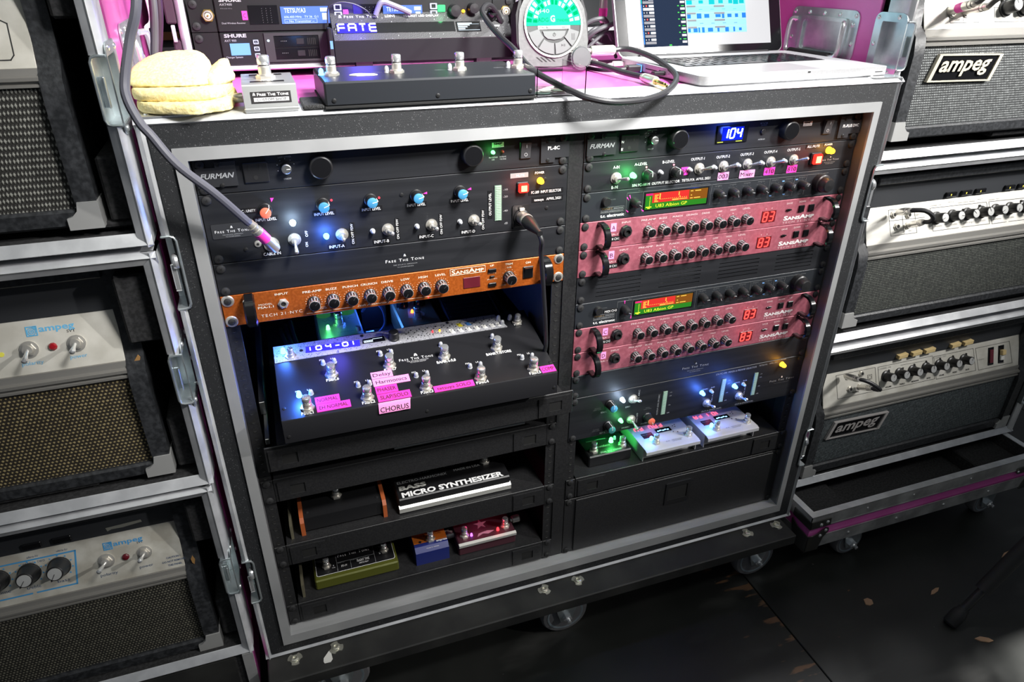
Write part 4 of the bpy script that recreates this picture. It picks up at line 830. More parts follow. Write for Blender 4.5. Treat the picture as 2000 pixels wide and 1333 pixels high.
T(t, '0V=CCW', (x0 + .047, z - .0300), .012, .0018, DIMP); T(t, 'UNITY LEVEL', (x0 + .045, z - .0330), .0155, .0018, DIMP); T(t, '0V=CCW', (x0 + .047, z - .0750), .012, .0018, DIMP); T(t, 'UNITY LEVEL', (x0 + .045, z - .0780), .0155, .0018, DIMP); T(t, 'MAX', (x0 + .1531, z - .0500), .008, .0018, DIMP, al='c'); T(t, 'UNITY LEVEL', (x0 + .1531, z - .0530), .0155, .0018, DIMP, al='c')
T(t, 'OUTPUT LEVEL DRY/ARC', (x0 + .1752, z - .0695), .0440, .0030, GREYP, ang=90); T(t, 'ON ARC', (x0 + .1335, z - .0330), .0260, .0030, GREYP, ang=90); T(t, 'ON OFF', (x0 + .1345, z - .0770), .0210, .0030, GREYP, ang=90)
T(t, 'MAIN', (x0 + .2640, z - .0355), .0110, .0028, GREYP); T(t, 'SUB', (x0 + .2820, z - .0345), .0080, .0028, GREYP); T(t, 'MAIN', (x0 + .3330, z - .0350), .0110, .0028, GREYP); T(t, 'SUB', (x0 + .3515, z - .0340), .0080, .0028, GREYP)
T(t, 'OUT-A (MAIN OUT)', (x0 + .2695, z - .0858), .0430, .0034, GREYP); T(t, 'OUT-B (MONITOR)', (x0 + .3430, z - .0853), .0404, .0034, GREYP)
for x in (.2895, .3600): T(t, 'ON AL', (x0 + x, z - .0660), .0190, .0026, GREYP, ang=90)
T(t, 'S/N FC-390  MIXER & PREAMP SELECTOR', (x0 + .2883, z - .0085), .0880, .0036, GREYP); T(t, 'TETSUYA', (x0 + .3811, z - .0074), .0184, .0032, GREYP); T(t, 'APRIL.2021', (x0 + .4040, z - .0068), .0180, .0028, GREYP); T(t, 'POWER', (x0 + .4300, z - .0030), .0110, .0026, GREYP)
T(t, 'Free The Tone', (x0 + .4139, z - .0492), .0556, .0042, GREYP, st='sp'); M = MB(WHITE); flame(M, x0 + .4400, z - .0420, .0032, onxz(-.0009, -.0003)); part('emblem', M, t, 0); T(t, 'THE HOLISTIC APPROACH', (x0 + .4415, z - .0545), .034, .0014, DIMP, al='c')

# drawer at the foot of the right column
t = unit('storage_unit', 'black three space rack drawer with a recessed pull at the foot of the right column', 'drawer', XRK, UZ(15), 3, SHELFB, depth=.3); z = UZ(15); x0 = XRK
part('drawer_front', MB(SHELFB).box(x0 + .022, x0 + RW - .022, -.003, -.0002, z - 3 * U_ + .003, z - .003, .0008), t)
h = part('recessed_pull', MB(PLAST).ring(rect(x0 + .2140, x0 + .2685, z - .0700, z - .0175), rect(x0 + .2195, x0 + .2630, z - .0600, z - .0270), 'xz', -.0048, -.003), t); part('pull_cup', MB(DARK).box(x0 + .2195, x0 + .2630, -.0034, -.003, z - .0600, z - .0270), h)
# ------------------------------------------------------------------ rack shelves
def shelf(label, x0, top, yl=0.0, xa=.0, xb=RW, ears=True, depth=.36, group='black pedal shelves in the rack', top_off=0.0):
    t = thing('rack_shelf', label, 'shelf', (x0, 0, top - U_), group); zl = top - top_off
    part('tray', MB(SHELFB).box(x0 + xa + .020, x0 + xb - .020, yl + .0015, depth, zl - .0022, zl), t)
    part('front_lip', MB(SHELFB).box(x0 + xa + (.0185 if ears else .002), x0 + xb - (.0185 if ears else .002), yl - .002, yl + .0012, top - U_ + .0015, zl + .0006, .0008), t)
    if ears:
        for a, b in ((.0004, .018), (RW - .018, RW - .0004)):
            e = part('ear', MB(SHELFB).box(x0 + a, x0 + b, -.0012, .002, top - U_ + .0006, top - .0006, .0006), t)
            for sz in (top - .0055, top - U_ + .0070): put(SCR, 'rack_screw', e, (x0 + (a + b) / 2 + (-.0005 if a < .1 else .0005), -.001, sz))
    for a in (x0 + xa + (.0235 if ears else .006), x0 + xb - (.0785 if ears else .062)):
        p = part('end_plate', MB(SHELFB).ring(rect(a, a + .055, top - U_ + .004, zl - .005), rect(a + .018, a + .040, top - U_ + .0125, zl - .014), 'xz', yl - .0040, yl - .002), t)
        part('cup', MB(DARK).box(a + .018, a + .040, yl - .0024, yl - .0019, top - U_ + .0125, zl - .014), p)
    return t
z1 = .5955 + .0005
s1 = shelf('black slide-out shelf carrying the big foot controller', 0, z1, yl=-.030, xa=.0155, xb=.4975, ears=False, depth=.36)
for xa in (.0175, .4650):
    R = MB(STEEL); R.box(xa, xa + .0085, .052, .33, .600, .622, .0006); part('slide_rail', R, s1); R = MB(STEEL); R.box(xa + .003, xa + .0085, -.014, .12, .590, .5995, .0006); part('side_rail', R, s1)
part('side_flange', MB(SHELFB).prism([(.014, .690), (.017, .678), (.026, .671), (.040, .669), (.33, .669), (.33, .77), (.030, .77)], 'yz', .4605, .4625), s1)
s2 = shelf('black empty shelf under the slide-out shelf with a bright bar above its lip', 0, UZ(11) + .004)
M = MB(STEEL); M.tube([(.205, .004, .5265), (.425, .004, .5255)], .0035, 10); part('bright_bar', M, s2, label='polished steel bar')
s3 = shelf('black shelf holding the wooden sided pedal and the slider synthesizer pedal', 0, UZ(14) + .003)
s4 = shelf('lowest black shelf holding the olive, blue and red pedals', 0, UZ(17) + .002)
s5 = shelf('black shelf in the right column holding three lit pedals', XRK, UZ(14) + .003)
for s, zz in ((s3, UZ(14)), (s4, UZ(17))):
    R = MB(mat('aged_steel_strip', (.35, .32, .22), .4, .8)); R.box(.0285, .0325, .01, .33, zz + .001, zz + .030); part('side_rail', R, s)

# ------------------------------------------------------------------ big foot controller on the slide-out shelf (local frame: u right, v up the slope, n off the plate)
ta = radians(13)
FA = Matrix(((1, 0, 0, .049), (0, cos(ta), -sin(ta), -.06), (0, sin(ta), cos(ta), .655), (0, 0, 0, 1)))
t = thing('foot_controller', 'wide black foot controller with silver stomp switches and pink labels on the slide-out shelf', 'pedal', frame=FA)
CWD = .405
part('body', MB(mat('satin_black', (.011, .011, .013), .42)).prism([(.001, 0), (.156, 0), (.139, -.066), (-.0085, -.0360), (-.0005, -.0016)], 'yz', 0, CWD), t)
part('speckled_band', MB(SPECKMETAL).prism([(.001, .1185), (.036, .1195), (.3636, .1190), (.352, .154), (.001, .155)], 'xy', .0002, .0012), t, label='silver speckled upper band')
UP = (radians(-90), 'X')
SWS = [(.0363, .0165, 'PS1/L1', .0268, .0431, .0050), (.1187, .0157, 'PS2/L2', .1098, .1281, .0050), (.2035, .0153, 'PS3/L3', .1940, .2123, .0048), (.2862, .0148, 'PS4/L4', .2774, .2963, .0043), (.3699, .0147, 'PS5/L5', .3613, .3799, .0043),
       (.0768, .0743, 'PS6/L6', .0679, .0861, .0626), (.1618, .0740, 'PS7/L7', .1523, .1709, .0638)]
for i, (u, v, s, a, b, c) in enumerate(SWS):
    w = put(memo('foot_switch', m_foot), 'foot_switch', t, (u, v, 0)); T(t, s, (a, c), b - a, .0056, WHITE, .0003, 'xy', 'b')
    for k, du in enumerate((-.0085, .0078)):
        lit = i == 0 and k == 0
        put(memo('lens_' + (L_BLUE if lit else CLEARL).name, m_ledlens(L_BLUE if lit else CLEARL)), 'indicator_light', t, (u + du, v + .0268, 0), rot=UP, scale=(1.15, 1.15, 1.25) if lit else 1.05)
        T(t, ('PS%d' if k == 0 else 'L%d') % (i + 1), (u + du - .0045, v + .0345), None, .0034, WHITE, .0003, 'xy')
FP = lambda u, v, n: FA @ Vector((u, v, n))
glow(FP(.0278, .0410, .022), (.05, .2, 1), .16, .006); glow(FP(.0149, .1400, .02), (.06, .2, 1), .10, .006)
for u, v, s, a, b, c in ((.2459, .0734, 'BANK↓/L8', .2318, .2614, .0612), (.3302, .0736, 'BANK↑/STORE', .3102, .3510, .0605)):
    put(memo('foot_switch', m_foot), 'foot_switch', t, (u, v, 0)); put(memo('lens_' + CLEARL.name, m_ledlens(CLEARL)), 'indicator_light', t, (u + .001, v + .0262, 0), rot=UP, scale=1.05); T(t, s, (a, c), b - a, .0056, WHITE, .0003, 'xy', 'b')
def m_lever():
    M = MB(NICKEL); M.lathe((0, 0, 0), 'z', [(.0085, 0), (.0085, .0028)], 6); M.lathe((0, 0, .0028), 'z', [(.0058, 0), (.0056, .005)], 16); M.m(CHROME); M.lathe((0, 0, .0070), 'z', [(.0046, 0), (.0046, .0090), (.0040, .0098)], 14); return M
for u, v, s, lu, lit in ((.0247, .1275, 'MODE', .0149, True), (.3823, .1255, 'MUTE', .3735, False)):
    put(memo('short_switch', m_lever), 'foot_switch', t, (u, v, .001)); m = L_BLUE if lit else CLEARL; put(memo('lens_' + m.name, m_ledlens(m)), 'indicator_light', t, (lu, v + .0115, .001), rot=UP, scale=1.2); T(t, s, (u - .0068, .1190), .0125, .0036, WHITE, .0016, 'xy', 'b')
for u, v in ((.3545, .1400), (.3570, .1268)): put(memo('lens_' + CLEARL.name, m_ledlens(CLEARL)), 'indicator_light', t, (u, v, .001), rot=UP, scale=1.1)
w = part('display_window', MB(GLOW_BLUE).prism([(.0468, .1304), (.1272, .1275), (.1286, .1412), (.0480, .1432)], 'xy', .0012, .0022), t, label='blue backlit display')
S = MB(SEG_WHITE); segs(S, '1', .0495, .1328, .0042, .0080, .0018, .004, onxy(.0022, .003))
segs(S, '0', .0625, .1323, .0075, .0085, .0022, .004, onxy(.0022, .003)); segs(S, '4', .0770, .1325, .0070, .0085, .0020, .004, onxy(.0022, .003)); segs(S, '-', .0905, .1315, .0070, .0085, .0018, .004, onxy(.0022, .003)); segs(S, '0', .1020, .1312, .0075, .0085, .0022, .004, onxy(.0022, .003)); segs(S, '1', .1130, .1312, .0050, .0085, .0018, .004, onxy(.0022, .003)); part('digit', S, w)
glow(FP(.09, .125, .025), (.12, .1, 1), .08, .02)
w = part('small_screen', MB(GLOSSB).prism([(.1315, .1310), (.1672, .1305), (.1660, .1420), (.1330, .1408)], 'xy', .0012, .0020), t); S = MB(OLED); S.box(.1340, .1478, .1322, .1365, .0020, .0025); S.box(.1478, .1630, .1378, .1382, .0020, .0025); part('screen_text', S, w)
T(w, 'PATCH', (.1345, .1329), .012, .0028, INK, .0028, 'xy', 'b')
K = MB(PLAST); K.lathe((.1802, .1330, .001), 'z', [(.0088, 0), (.0088, .003), (.0080, .0035), (.0076, .0135), (.0066, .0145), (0, .0146)], 22); part('parameter_knob', K, t)
T(t, 'PARAMETER', (.1735, .1215), .0165, .0026, WHITE, .0016, 'xy'); T(t, 'ARC-4', (.0468, .1450), .0185, .0040, WHITE, .0016, 'xy', 'p'); T(t, 'AUDIO ROUTING CONTROLLER', (.0680, .1450), .0600, .0030, GREYP, .0016, 'xy', 'p'); T(t, 'MIDI CH    TEMPO', (.0690, .1270), .0300, .0020, GREYP, .0016, 'xy')
B = MB(DARK)
for k in range(34):
    u = .2010 + .0045 * k; 
    if .2010 <= u <= .352: B.prism(disc(u, .1420 + .0035 * ((k * 7) % 3 - 1), .0011, 8), 'xy', .0012, .0018); B.prism(disc(u, .1295 + .0022 * ((k * 5) % 3 - 1), .0009, 8), 'xy', .0012, .0018)
o = part('small_button', B, t); o['kind'] = 'stuff'
for u, m in ((.2425, L_RED), (.2540, L_AMBER)): put(memo('lens_' + m.name, m_ledlens(m)), 'indicator_light', t, (u, .1338, .0012), rot=UP, scale=.42)
for k, u in enumerate((.2580, .2715, .2858, .2990, .3125, .3255, .3385, .3500)):
    part('write_on_strip', MB(WHITEPL if k else mat('grey_strip', (.35, .35, .36), .5)).prism([(u, .1230), (u + .0065, .1230), (u + .0035, .1345 - .002 * (k > 1)), (u - .003, .1345 - .002 * (k > 1))], 'xy', .0012, .0016), t)
    T(t, ('LOOP%d' % (k + 1)), (u + .0020, .1245), .0065, .0016, INK, .0019, 'xy', ang=105)
part('write_on_strip', MB(mat('yellow_strip', (.62, .52, .02), .5)).prism([(.2870, .1365), (.2940, .1365), (.2905, .1445), (.2835, .1445)], 'xy', .0012, .0016), t, label='yellow strip'); part('write_on_strip', MB(mat('blue_strip', (.04, .16, .42), .5)).prism([(.3010, .1365), (.3080, .1365), (.3045, .1450), (.2975, .1450)], 'xy', .0012, .0016), t, label='blue strip')
def flat_tape(par, a, b, c, d, m, s, n=.0009, tw=.84):
    part('label_tape', MB(m).box(a, b, c, d, .0002, n), par); T(par, s, (a + (b - a) * (1 - tw) / 2, c + (d - c) * .25), (b - a) * tw, (d - c) * .52, INK, n + .0003, 'xy')
for a, b, c, d, m, s in ((.0477, .0815, .0198, .0338, TAPEHOT, 'NORMAL'), (.0480, .0944, .0048, .0190, TAPEHOT, 'EH NORMAL'), (.1313, .1628, .0510, .0650, TAPEPALE, 'Delay'), (.1313, .1850, .0350, .0500, TAPEPALE, 'Harmonics'), (.1323, .1640, .0190, .0340, TAPEHOT, 'PHASER'), (.1323, .1798, .0030, .0180, TAPEHOT, 'SLAP/SOLO'), (.2137, .2742, .0024, .0150, TAPEHOT, 'tetsuya SOLO'), (.3810, .4040, .0026, .0172, TAPEHOT, 'COMP')): flat_tape(t, a, b, c, d, m, s)
# the last label hangs over the front edge
part('label_tape', MB(TAPEPALE).add([(.1312, .0012, .0010), (.1775, .0012, .0010), (.1765, -.0016, -.0014), (.1310, -.0016, -.0014), (.1755, -.0062, -.0220 * .62), (.1308, -.0062, -.0220 * .62)], [(0, 1, 2, 3), (3, 2, 4, 5)]), t)
CH = thing  # front-face text sits in the vertical face of the body
T(t, 'Free The Tone', (.1779, .0790), .0522, .0058, WHITE, .0003, 'xy', 'sp'); M = MB(WHITE); flame(M, .2045, .0875, .0055, onxy(.0002, .0006)); part('emblem', M, t, 0); T(t, 'THE HOLISTIC APPROACH', (.2050, .0752), .0330, .0020, WHITE, .0003, 'xy', 'p', al='c'); T(t, 'TO SYSTEM DESIGN', (.2050, .0722), .0240, .0020, WHITE, .0003, 'xy', 'p', al='c')
for u, v, n in ((.0054, .0238, 0), (.0405, .1375, .0012), (.1334, .1500, .0012), (.4015, .0232, 0), (.2712, .1505, .0012)): put(memo('small_screw', m_smallscrew), 'screw', t, (u, v, n), rot=UP)
for u in (.006, .200, .400): put(memo('small_screw', m_smallscrew), 'screw', t, (u, -.0060, -.0260), rot=(ta * -1, 'X'))
vd = Vector((0, .0046, .0122)).normalized()
T(t, 'CHORUS', (.1330, 0), .0405, .0082, INK, .0004, Matrix(((1, 0, 0, 0), (0, vd.y, -vd.z, -.0055), (0, vd.z, vd.y, -.0120), (0, 0, 0, 1))))

# ------------------------------------------------------------------ pedals behind the foot controller
def fs(par, x, y, z, s=1.0): return put(memo('foot_switch', m_foot), 'foot_switch', par, (x, y, z), scale=s)
def lensz(par, x, y, z, m, s=1.0): return put(memo('lens_' + m.name, m_ledlens(m)), 'indicator_light', par, (x, y, z), rot=UP, scale=s)
def plug(par, x, y, z, dx, m=None):
    M = MB(NICKEL); M.lathe((x, y, z), 'x' if dx > 0 else '-x', [(.0045, 0), (.0045, .006), (.0075, .0065), (.0075, .020), (.006, .022)], 14); return part('angled_plug', M, par)
t = thing('effect_pedal', 'bare silver pedal with green knobs and green light behind the foot controller', 'pedal', (.16, .25, .5962)); zt = .645
part('body', MB(mat('raw_aluminium', (.55, .56, .55), .42, .7)).box(.122, .197, .178, .300, .5962, zt, .003), t)
fs(t, .1600, .2250, zt, 1.1); lensz(t, .1400, .2150, zt, L_GREEN, 1.0); glow((.1400, .2100, zt + .02), (.1, 1, .3), .010)
for x in (.138, .180):
    K = MB(mat('self_lit_green', (.05, .30, .12), .25, emit=(.05, .35, .12), power=.25)); K.lathe((x, .272, zt), 'z', [(.0125, 0), (.0120, .012), (.0105, .014), (0, .0142)], 20); part('knob', K, t)  # knobs emit a weak green glow of their own
J = MB(NICKEL); J.lathe((.1890, .195, zt), 'z', [(.0045, 0), (.0042, .008), (.0025, .0085)], 14); part('thumb_screw', J, t)
T(t, 'WEEC', (.1320, .2420), .058, .010, GREYP, zt + .0004, 'xy'); T(t, 'TIMMONS', (.1530, .1930), .035, .006, GREYP, zt + .0004, 'xy')
plug(t, .122, .200, .622, -1); plug(t, .197, .215, .622, 1)
t = thing('effect_pedal', 'gold topped pedal with black knobs right of the bare silver pedal', 'pedal', (.30, .25, .5962)); M = MB(mat('pale_gold_metal', (.50, .45, .24), .4, .6)); M.box(.262, .334, .178, .305, .5962, zt, .003); part('body', M, t)
fs(t, .296, .2080, zt, 1.0); lensz(t, .291, .2320, zt, mat('orange_led', (1, .3, .05), .3, emit=(1, .22, .03), power=4), .8); part('worn_patch', MB(mat('milky_print', (.62, .60, .52), .6)).prism([(.280, .212), (.286, .250), (.292, .285), (.304, .285), (.300, .250), (.312, .222), (.306, .205)], 'xy', zt, zt + .0004), t)
for x in (.279, .311):
    K = MB(GLOSSB); K.lathe((x, .262, zt), 'z', [(.0110, 0), (.0105, .013), (.009, .015), (0, .0152)], 20); part('knob', K, t)
plug(t, .262, .205, .622, -1); plug(t, .334, .205, .622, 1)
t = thing('blue_light_box', 'small black box with blue lights between two pedals behind the foot controller', 'power supply', (.23, .30, .5962)); part('body', MB(PLAST).box(.206, .252, .285, .330, .5962, .648, .002), t)  # box made up to carry the blue lights
for x in (.212, .238): lensz(t, x, .293, .648, L_BLUE, .9)
glow((.225, .262, .668), (.04, .16, 1), .12, .01)
M = MB(mat('blue_glow_tinted_cable', (.10, .14, .22), .4)); M.tube(spl([(.207, .275, .640), (.222, .262, .665), (.240, .258, .650), (.243, .255, .620), (.228, .250, .605), (.214, .255, .6005)], 5), .0022, 6); single('patch_cable', M, 'thin looping patch cable beside the blue lit box', 'cable')  # blue glow on the cord is put into its colour
t = thing('expression_pedal', 'black treadle pedal behind the right end of the foot controller', 'pedal', (.40, .28, .5962)); part('base', MB(PLAST).box(.345, .440, .150, .350, .5962, .632, .003), t); part('treadle', MB(RUBBER).prism([(.155, .640), (.355, .672), (.355, .660), (.155, .628)], 'yz', .348, .437), t)
R = MB(RUBBER)
for k in range(14): R.prism([(.160 + k * .0135, .6410 + k * .00216), (.166 + k * .0135, .6420 + k * .00216), (.166 + k * .0135, .6435 + k * .00216), (.160 + k * .0135, .6425 + k * .00216)], 'yz', .352, .433)
o = part('grip_rib', R, t); part('edge_strip', MB(mat('bare_brass_strip', (.45, .40, .28), .4, .8)).prism([(.150, .634), (.345, .668), (.345, .672), (.150, .638)], 'yz', .4385, .4420), t)
for k, (xa, c) in enumerate(((.062, CABLE), (.071, CABLE), (.080, CABLE))):
    M = MB(c); M.tube(spl([(xa + .004, .32, .60), (xa, .25, .640 + .006 * k), (xa + .006, .17, .655 - .004 * k), (xa + .020, .12, .635), (xa + .028, .115, .6005)], 5), .0032, 7); single('signal_cable', M, ('left', 'middle', 'right')[k] + 'most of three black cables dropping behind the foot controller', 'cable', 'cables behind the foot controller')

# ------------------------------------------------------------------ third shelf: wooden sided pedal and slider synthesizer pedal
zf = UZ(14) + .003
t = thing('effect_pedal', 'black pedal with reddish wooden cheeks and a white signature on the third shelf', 'pedal', (.11, .09, zf)); h = .052
part('body', MB(mat('deep_black_case', (.008, .008, .009), .4)).prism([(.018, zf + .004), (.018, zf + .030), (.22, zf + .058), (.22, zf + .004)], 'yz', .052, .178), t)
for a in (.045, .1785): part('wooden_cheek', MB(WOOD).prism([(.012, zf), (.012, zf + .026), (.018, zf + .033), (.225, zf + .062), (.225, zf)], 'yz', a, a + .0065), t, label='reddish wood side')
sl = .028 / .202; zt_ = lambda y: zf + .030 + (y - .018) * sl
FMg = Matrix(((1, 0, 0, 0), (0, cos(math.atan(sl)), -sin(math.atan(sl)), .018), (0, sin(math.atan(sl)), cos(math.atan(sl)), zf + .030), (0, 0, 0, 1)))
fs(t, .1080, .052, zt_(.052) - .001, .95); lensz(t, .1085, .128, zt_(.128), mat('lime_led', (.5, 1, .1), .3, emit=(.35, 1.0, .05), power=2.5), .9)
for x, y in ((.058, .030), (.172, .030)): put(memo('small_screw', m_smallscrew), 'screw', t, (x, y, zt_(y)), rot=UP)
def slope_line(pts, w, m, nm): 
    M = MB(m)
    for (xa, ya), (xb, yb) in zip(pts, pts[1:]):
        d = Vector((xb - xa, yb - ya)); n = Vector((-d.y, d.x)).normalized() * w / 2
        M.add([(xa + n.x, ya + n.y, zt_(ya + n.y) + .0005), (xb + n.x, yb + n.y, zt_(yb + n.y) + .0005), (xb - n.x, yb - n.y, zt_(yb - n.y) + .0005), (xa - n.x, ya - n.y, zt_(ya - n.y) + .0005)], [(0, 1, 2, 3)])
    o = part(nm, M, t, 0); o['kind'] = 'stuff'; return M
slope_line([(.0635, .124), (.0640, .112), (.067, .109), (.096, .109), (.100, .112), (.100, .124)], .0006, GREYP, 'printed_frame'); slope_line([(.1185, .124), (.1190, .112), (.122, .109), (.152, .109), (.156, .112), (.156, .124)], .0006, GREYP, 'printed_frame')
sg = [(.1275, .083), (.1290, .0985), (.1320, .1020), (.1345, .0995), (.1310, .0950), (.1355, .0925), (.1325, .0890), (.1300, .0895), (.1365, .0910), (.1385, .0940), (.1400, .0905), (.1375, .0900), (.1415, .0925), (.1440, .1035), (.1425, .0925), (.1450, .0905), (.1470, .0930), (.1490, .0945), (.1500, .1020), (.1505, .0920), (.1530, .1030), (.1550, .0920), (.1570, .0950), (.1590, .0920), (.1605, .0950), (.1625, .0920), (.1640, .0950), (.1660, .0930), (.1640, .0850), (.1670, .0940), (.1710, .0980)]
slope_line(sg, .0010, WHITE, 'signature')
t = thing('synthesizer_pedal', 'black slider synthesizer pedal with cream fader caps beside the wooden sided pedal', 'pedal', (.305, .08, zf)); a, b = .205, .404
part('body', MB(mat('deep_black_case', (.008, .008, .009), .4)).box(a, b, .012, .175, zf, zf + .030, .002), t); zt = zf + .030
part('front_trim', MB(mat('satin_silver_trim', (.62, .62, .58), .4, .6)).prism([(.008, zf + .004), (.008, zf + .0125), (.0135, zf + .0165), (.0135, zf + .004)], 'yz', a, b), t, label='silver front bar')
for i, (x, y) in enumerate(((.2165, .086), (.2260, .103), (.2365, .106), (.2500, .108), (.2650, .090), (.2765, .090), (.2880, .090), (.2990, .090), (.3050, .121), (.3220, .091))):
    f = MB(mat('cream_fader', (.74, .70, .55), .5)); f.box(x - .0022, x + .0022, y - .0028, y + .0028, zt + .001, zt + .011, .0009); part('fader_cap', f, t)
L = MB(DIMP)
for k in range(5): L.box(a + .006, a + .150, .084 + k * .011, .0846 + k * .011, zt, zt + .0004)
for k in range(10): L.box(a + .010 + k * .0117, a + .0105 + k * .0117, .082, .132, zt, zt + .0005)
o = part('scale_mark', L, t, 0); o['kind'] = 'stuff'
fs(t, .3720, .062, zt, .95)
T(t, 'MICRO SYNTHESIZER', (a + .008, .0155), .180, .0125, WHITE, zt + .0004, 'xy', 'B'); T(t, 'BASS', (a + .0065, .0340), .0470, .0105, mat('mid_grey_print', (.45, .45, .42), .6), zt + .0004, 'xy', 'B'); T(t, 'ELECTRO-HARMONIX', (a + .006, .0510), .088, .0065, GREYP, zt + .0004, 'xy'); T(t, 'VOICE MIX', (a + .032, .0670), .034, .0052, GREYP, zt + .0004, 'xy', 'p'); T(t, 'FILTER SWEEP', (a + .094, .0700), .042, .0048, GREYP, zt + .0004, 'xy', 'p'); T(t, 'MADE IN USA', (a + .108, .0545), .048, .0060, GREYP, zt + .0004, 'xy')

# ------------------------------------------------------------------ lowest shelf: olive delay, blue compressor and red pedal
zf = UZ(17) + .002
t = thing('effect_pedal', 'olive rimmed delay pedal with two stomp switches on the lowest shelf', 'pedal', (.12, .07, zf)); a, b = .0515, .1960; zt = zf + .022
part('body', MB(mat('olive_green_paint', (.085, .092, .012), .4, .2)).box(a, b, .0165, .130, zf + .001, zt, .0022), t)
part('top_plate', MB(mat('deep_black_case', (.008, .008, .009), .4)).prism(rrect(a + .004, b - .004, .0255, .127, .004), 'xy', zt, zt + .0008), t)
F = MB(WHITE); F.ring(rrect(a + .004, b - .004, .0255, .127, .004), rrect(a + .0046, b - .0046, .0261, .1264, .0036), 'xy', zt + .0007, zt + .0011); F.m(GREYP)
for x in (a + .040, b - .0385): F.box(x, x + .0005, .027, .090, zt + .0007, zt + .0011)
F.box(a + .040, b - .0385, .0475, .0479, zt + .0007, zt + .0011); F.box(a + .0635, a + .0639, .027, .0475, zt + .0007, zt + .0011); F.box(a + .006, b - .006, .0860, .0864, zt + .0007, zt + .0011); part('printed_frame', F, t, 0)
for x in (a + .0225, b - .0200): fs(t, x, .0450 if x < .1 else .0500, zt + .0008, .82)
for x, y in ((a + .0205, .0650), (b - .0215, .0740)): part('indicator_cap', MB(mat('smoked_lens', (.05, .05, .05), .2)).cyl((x, y, zt + .0008), 'z', .0030, .002, 14), t)
T(t, 'Free The Tone', (a + .0435, .0600), .0560, .0068, WHITE, zt + .0012, 'xy', 'sp'); M = MB(WHITE); flame(M, a + .073, .0710, .0055, onxy(zt + .0009, zt + .0013)); part('emblem', M, t, 0)
T(t, 'FLIGHT TIME', (a + .0750, .0385), .0215, .0058, WHITE, zt + .0012, 'xy', 'b'); T(t, 'DIGITAL DELAY', (a + .0780, .0330), .0165, .0030, WHITE, zt + .0012, 'xy'); T(t, 'FT-1Y', (a + .0475, .0350), .0100, .0045, WHITE, zt + .0012, 'xy', 'b'); T(t, 'PROJECT NO.', (a + .0420, .0450), .0120, .0018, GREYP, zt + .0012, 'xy'); T(t, 'PROJECT NAME', (a + .0650, .0450), .0130, .0018, GREYP, zt + .0012, 'xy'); T(t, 'ON/OFF LOOP', (a + .0130, .0770), .0150, .0022, GREYP, zt + .0012, 'xy'); T(t, 'TAP TEMPO', (b - .0280, .0815), .0120, .0022, GREYP, zt + .0012, 'xy'); T(t, '2', (b - .0300, .0440), .003, .0045, WHITE, zt + .0012, 'xy', 'b'); T(t, '1', (a + .0335, .0415), .0015, .0030, WHITE, zt + .0012, 'xy', 'b'); T(t, 'BANK', (a + .0315, .0370), .0055, .0022, WHITE, zt + .0012, 'xy')
part('jack_row', MB(GREYP).box(b - .034, b - .018, .088, .0895, zt + .0008, zt + .0020), t)
t = thing('effect_pedal', 'small blue and orange compressor pedal between the olive pedal and the red pedal', 'pedal', (.258, .06, zf)); a, b = .2275, .2885; zt = zf + .036
part('body', MB(mat('cobalt_paint', (.012, .020, .13), .4)).prism([(.016, zf), (.016, zf + .028), (.024, zt), (.118, zt + .006), (.118, zf)], 'yz', a, b), t); zq = lambda y: zt + (y - .024) * .0638
part('orange_band', MB(mat('orange_band_paint', (.50, .13, .015), .4)).add([(a, .031, zq(.031) + .0006), (b, .031, zq(.031) + .0006), (b, .054, zq(.054) + .0006), (a, .054, zq(.054) + .0006)], [(0, 1, 2, 3)]), t)
fs(t, .2590, .036, zq(.036), .95); put(memo('small_screw', m_smallscrew), 'screw', t, (a + .012, .034, zq(.034)), rot=UP)
for x, y in ((.2400, .082), (.2620, .084)):
    K = MB(mat('silver_grey_cap', (.50, .50, .52), .4, .3)); K.lathe((x, y, zq(y)), 'z', [(.0065, 0), (.0062, .014), (.005, .015), (0, .0152)], 16); part('knob', K, t)
for x, y in ((.2400, .064), (.2620, .066)): M = MB(NICKEL); M.lathe((x, y, zq(y)), 'z', [(.004, 0), (.004, .003), (.0015, .0035), (.0018, .009), (0, .0095)], 10); part('mini_toggle', M, t)
T(t, 'COMPRESSOR', (a + .004, .0440), .050, .0060, mat('dark_orange_print', (.30, .07, .01), .5), zq(.045) + .0010, 'xy', 'b'); T(t, 'empress', (.2680, .0265), .0200, .0050, WHITE, zt + .0012, 'xy', 'b'); T(t, 'made in canada', (.2480, .0190), .0230, .0024, WHITE, zf + .033, 'xy')
plug(t, b, .055, zf + .018, 1)
t = thing('effect_pedal', 'wide red glowing pedal with a star print at the right of the lowest shelf', 'pedal', (.36, .06, zf)); a, b = .306, .416; zt = zf + .028
part('body', MB(mat('dark_plum_print', (.07, .022, .032), .4, .3)).box(a, b, .014, .110, zf, zt, .002), t); part('front_trim', MB(mat('satin_silver_trim', (.62, .62, .58), .4, .6)).prism([(.010, zt - .006), (.010, zt - .001), (.015, zt + .001), (.015, zt - .006)], 'yz', a, b), t)
for x in (a + .016, b - .015): fs(t, x, .032, zt, .9)
lensz(t, a + .0285, .0290, zt, L_PURP, .7); lensz(t, b - .0310, .0270, zt, L_RED, .8); glow((b - .031, .022, zt + .016), (1, .06, .1), .010); glow((.36, .075, zt + .05), (1, .05, .25), .035, .02)
for k in range(4): K = MB(mat('clear_pink_knob', (.55, .25, .30), .15, spec=.8)); K.lathe((a + .024 + k * .0225, .080, zt), 'z', [(.0068, 0), (.0065, .011), (.005, .0125), (0, .0128)], 16); part('knob', K, t)
